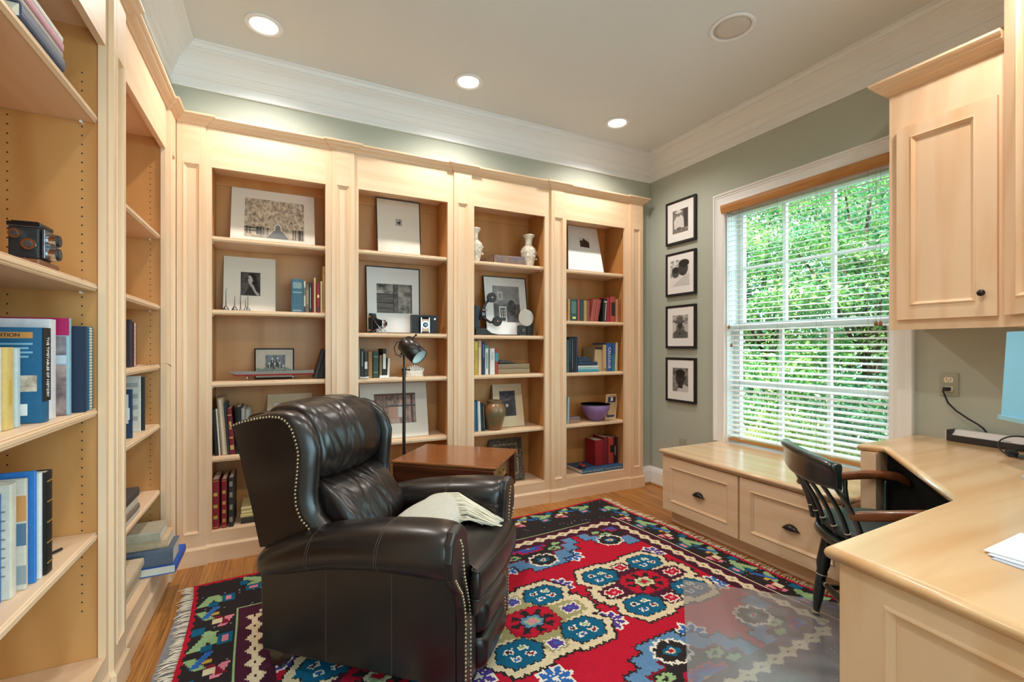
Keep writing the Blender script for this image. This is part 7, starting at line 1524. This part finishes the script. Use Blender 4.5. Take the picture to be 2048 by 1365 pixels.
tree(5.9, 4.0, 1.4, cl(5.9, 4.0, -0.1, 0.8, 5, 1.0, 0.55, 0.3, 8), 6000, 0.028, LF[0], 'low bright shrub outside, left of the window centre', 18, 'shrub', 0.03)
tree(5.2, 3.3, 0.9, cl(5.2, 3.3, -0.25, 0.25, 4, 1.0, 0.45, 0.2, 9), 4500, 0.028, LF[2], 'small yellow-green shrub outside nearest the window', 19, 'shrub', 0.02)
# ================================================================= light, sky and camera
cam = bpy.data.cameras.new('camera'); co = bpy.data.objects.new('camera', cam); COL.objects.link(co)
cam.sensor_fit = 'HORIZONTAL'; cam.sensor_width = 36.0; cam.lens = FPX / 2048 * 36.0
cam.shift_y = (HYP - 682.5) / 2048.0
co.location = (0, 0, EYE); co.rotation_euler = (math.radians(90), 0, -YAW); cam.clip_start = 0.02
SC.camera = co
w = bpy.data.worlds.new('sky'); SC.world = w; w.use_nodes = True; nt = w.node_tree
bg = nt.nodes['Background']; bg.inputs['Strength'].default_value = 5.0
# clear sky: deep cyan-blue away from the sun (window side), paler and weaker on the side of the added fill opening
tc = nt.nodes.new('ShaderNodeTexCoord'); sp = nt.nodes.new('ShaderNodeSeparateXYZ'); nt.links.new(tc.outputs['Generated'], sp.inputs[0])
rp = nt.nodes.new('ShaderNodeValToRGB'); e = rp.color_ramp.elements
e[0].position = 0.30; e[0].color = (0.045, 0.045, 0.046, 1); e[1].position = 0.80; e[1].color = (0.64, 0.98, 1.10, 1)
ma = nt.nodes.new('ShaderNodeMath'); ma.operation = 'MULTIPLY_ADD'; ma.inputs[1].default_value = 0.5; ma.inputs[2].default_value = 0.5
nt.links.new(sp.outputs['X'], ma.inputs[0]); nt.links.new(ma.outputs[0], rp.inputs['Fac']); nt.links.new(rp.outputs['Color'], bg.inputs['Color'])
bg.inputs['Strength'].default_value = 11.0
su = bpy.data.lights.new('sun', 'SUN'); su.energy = 25.0; su.angle = 0.03; su.color = (1.0, 0.95, 0.82)
so = bpy.data.objects.new('sun', su); COL.objects.link(so); so.rotation_euler = Vector((0.68, -0.06, -0.92)).to_track_quat('-Z', 'Y').to_euler()
so.location = (-6, -4, 12)
pl = bpy.data.lights.new('window_daylight', 'AREA'); pl.shape = 'RECTANGLE'; pl.size = WY1 - WY0; pl.size_y = WZ1 - WZ0; pl.energy = 1.0
pl.cycles.is_portal = True
po = bpy.data.objects.new('window_daylight', pl); COL.objects.link(po); po.location = (3.02, (WY0 + WY1) / 2, (WZ0 + WZ1) / 2)
po.rotation_euler = Vector((-1, 0, 0)).to_track_quat('-Z', 'Z').to_euler()
p2 = bpy.data.lights.new('fill_opening_portal', 'AREA'); p2.shape = 'RECTANGLE'; p2.size = DX1 - DX0; p2.size_y = DZ1; p2.energy = 1.0; p2.cycles.is_portal = True  # portal for the added opening behind the camera, a front fill
p2o = bpy.data.objects.new('fill_opening_portal', p2); COL.objects.link(p2o); p2o.location = ((DX0 + DX1) / 2, YF - 0.11, DZ1 / 2); p2o.rotation_euler = Vector((0, 1, 0)).to_track_quat('-Z', 'Z').to_euler()
SC.view_settings.view_transform = 'Standard'; SC.view_settings.look = 'None'; SC.view_settings.gamma = 1.0
SC.view_settings.use_curve_mapping = False; SC.view_settings.exposure = -0.40
SC.cycles.max_bounces = 10; SC.cycles.diffuse_bounces = 6; SC.cycles.glossy_bounces = 4; SC.cycles.transmission_bounces = 6; SC.cycles.transparent_max_bounces = 8
SC.cycles.sample_clamp_indirect = 6.0; SC.cycles.caustics_reflective = False; SC.cycles.caustics_refractive = False; SC.cycles.use_denoising = True
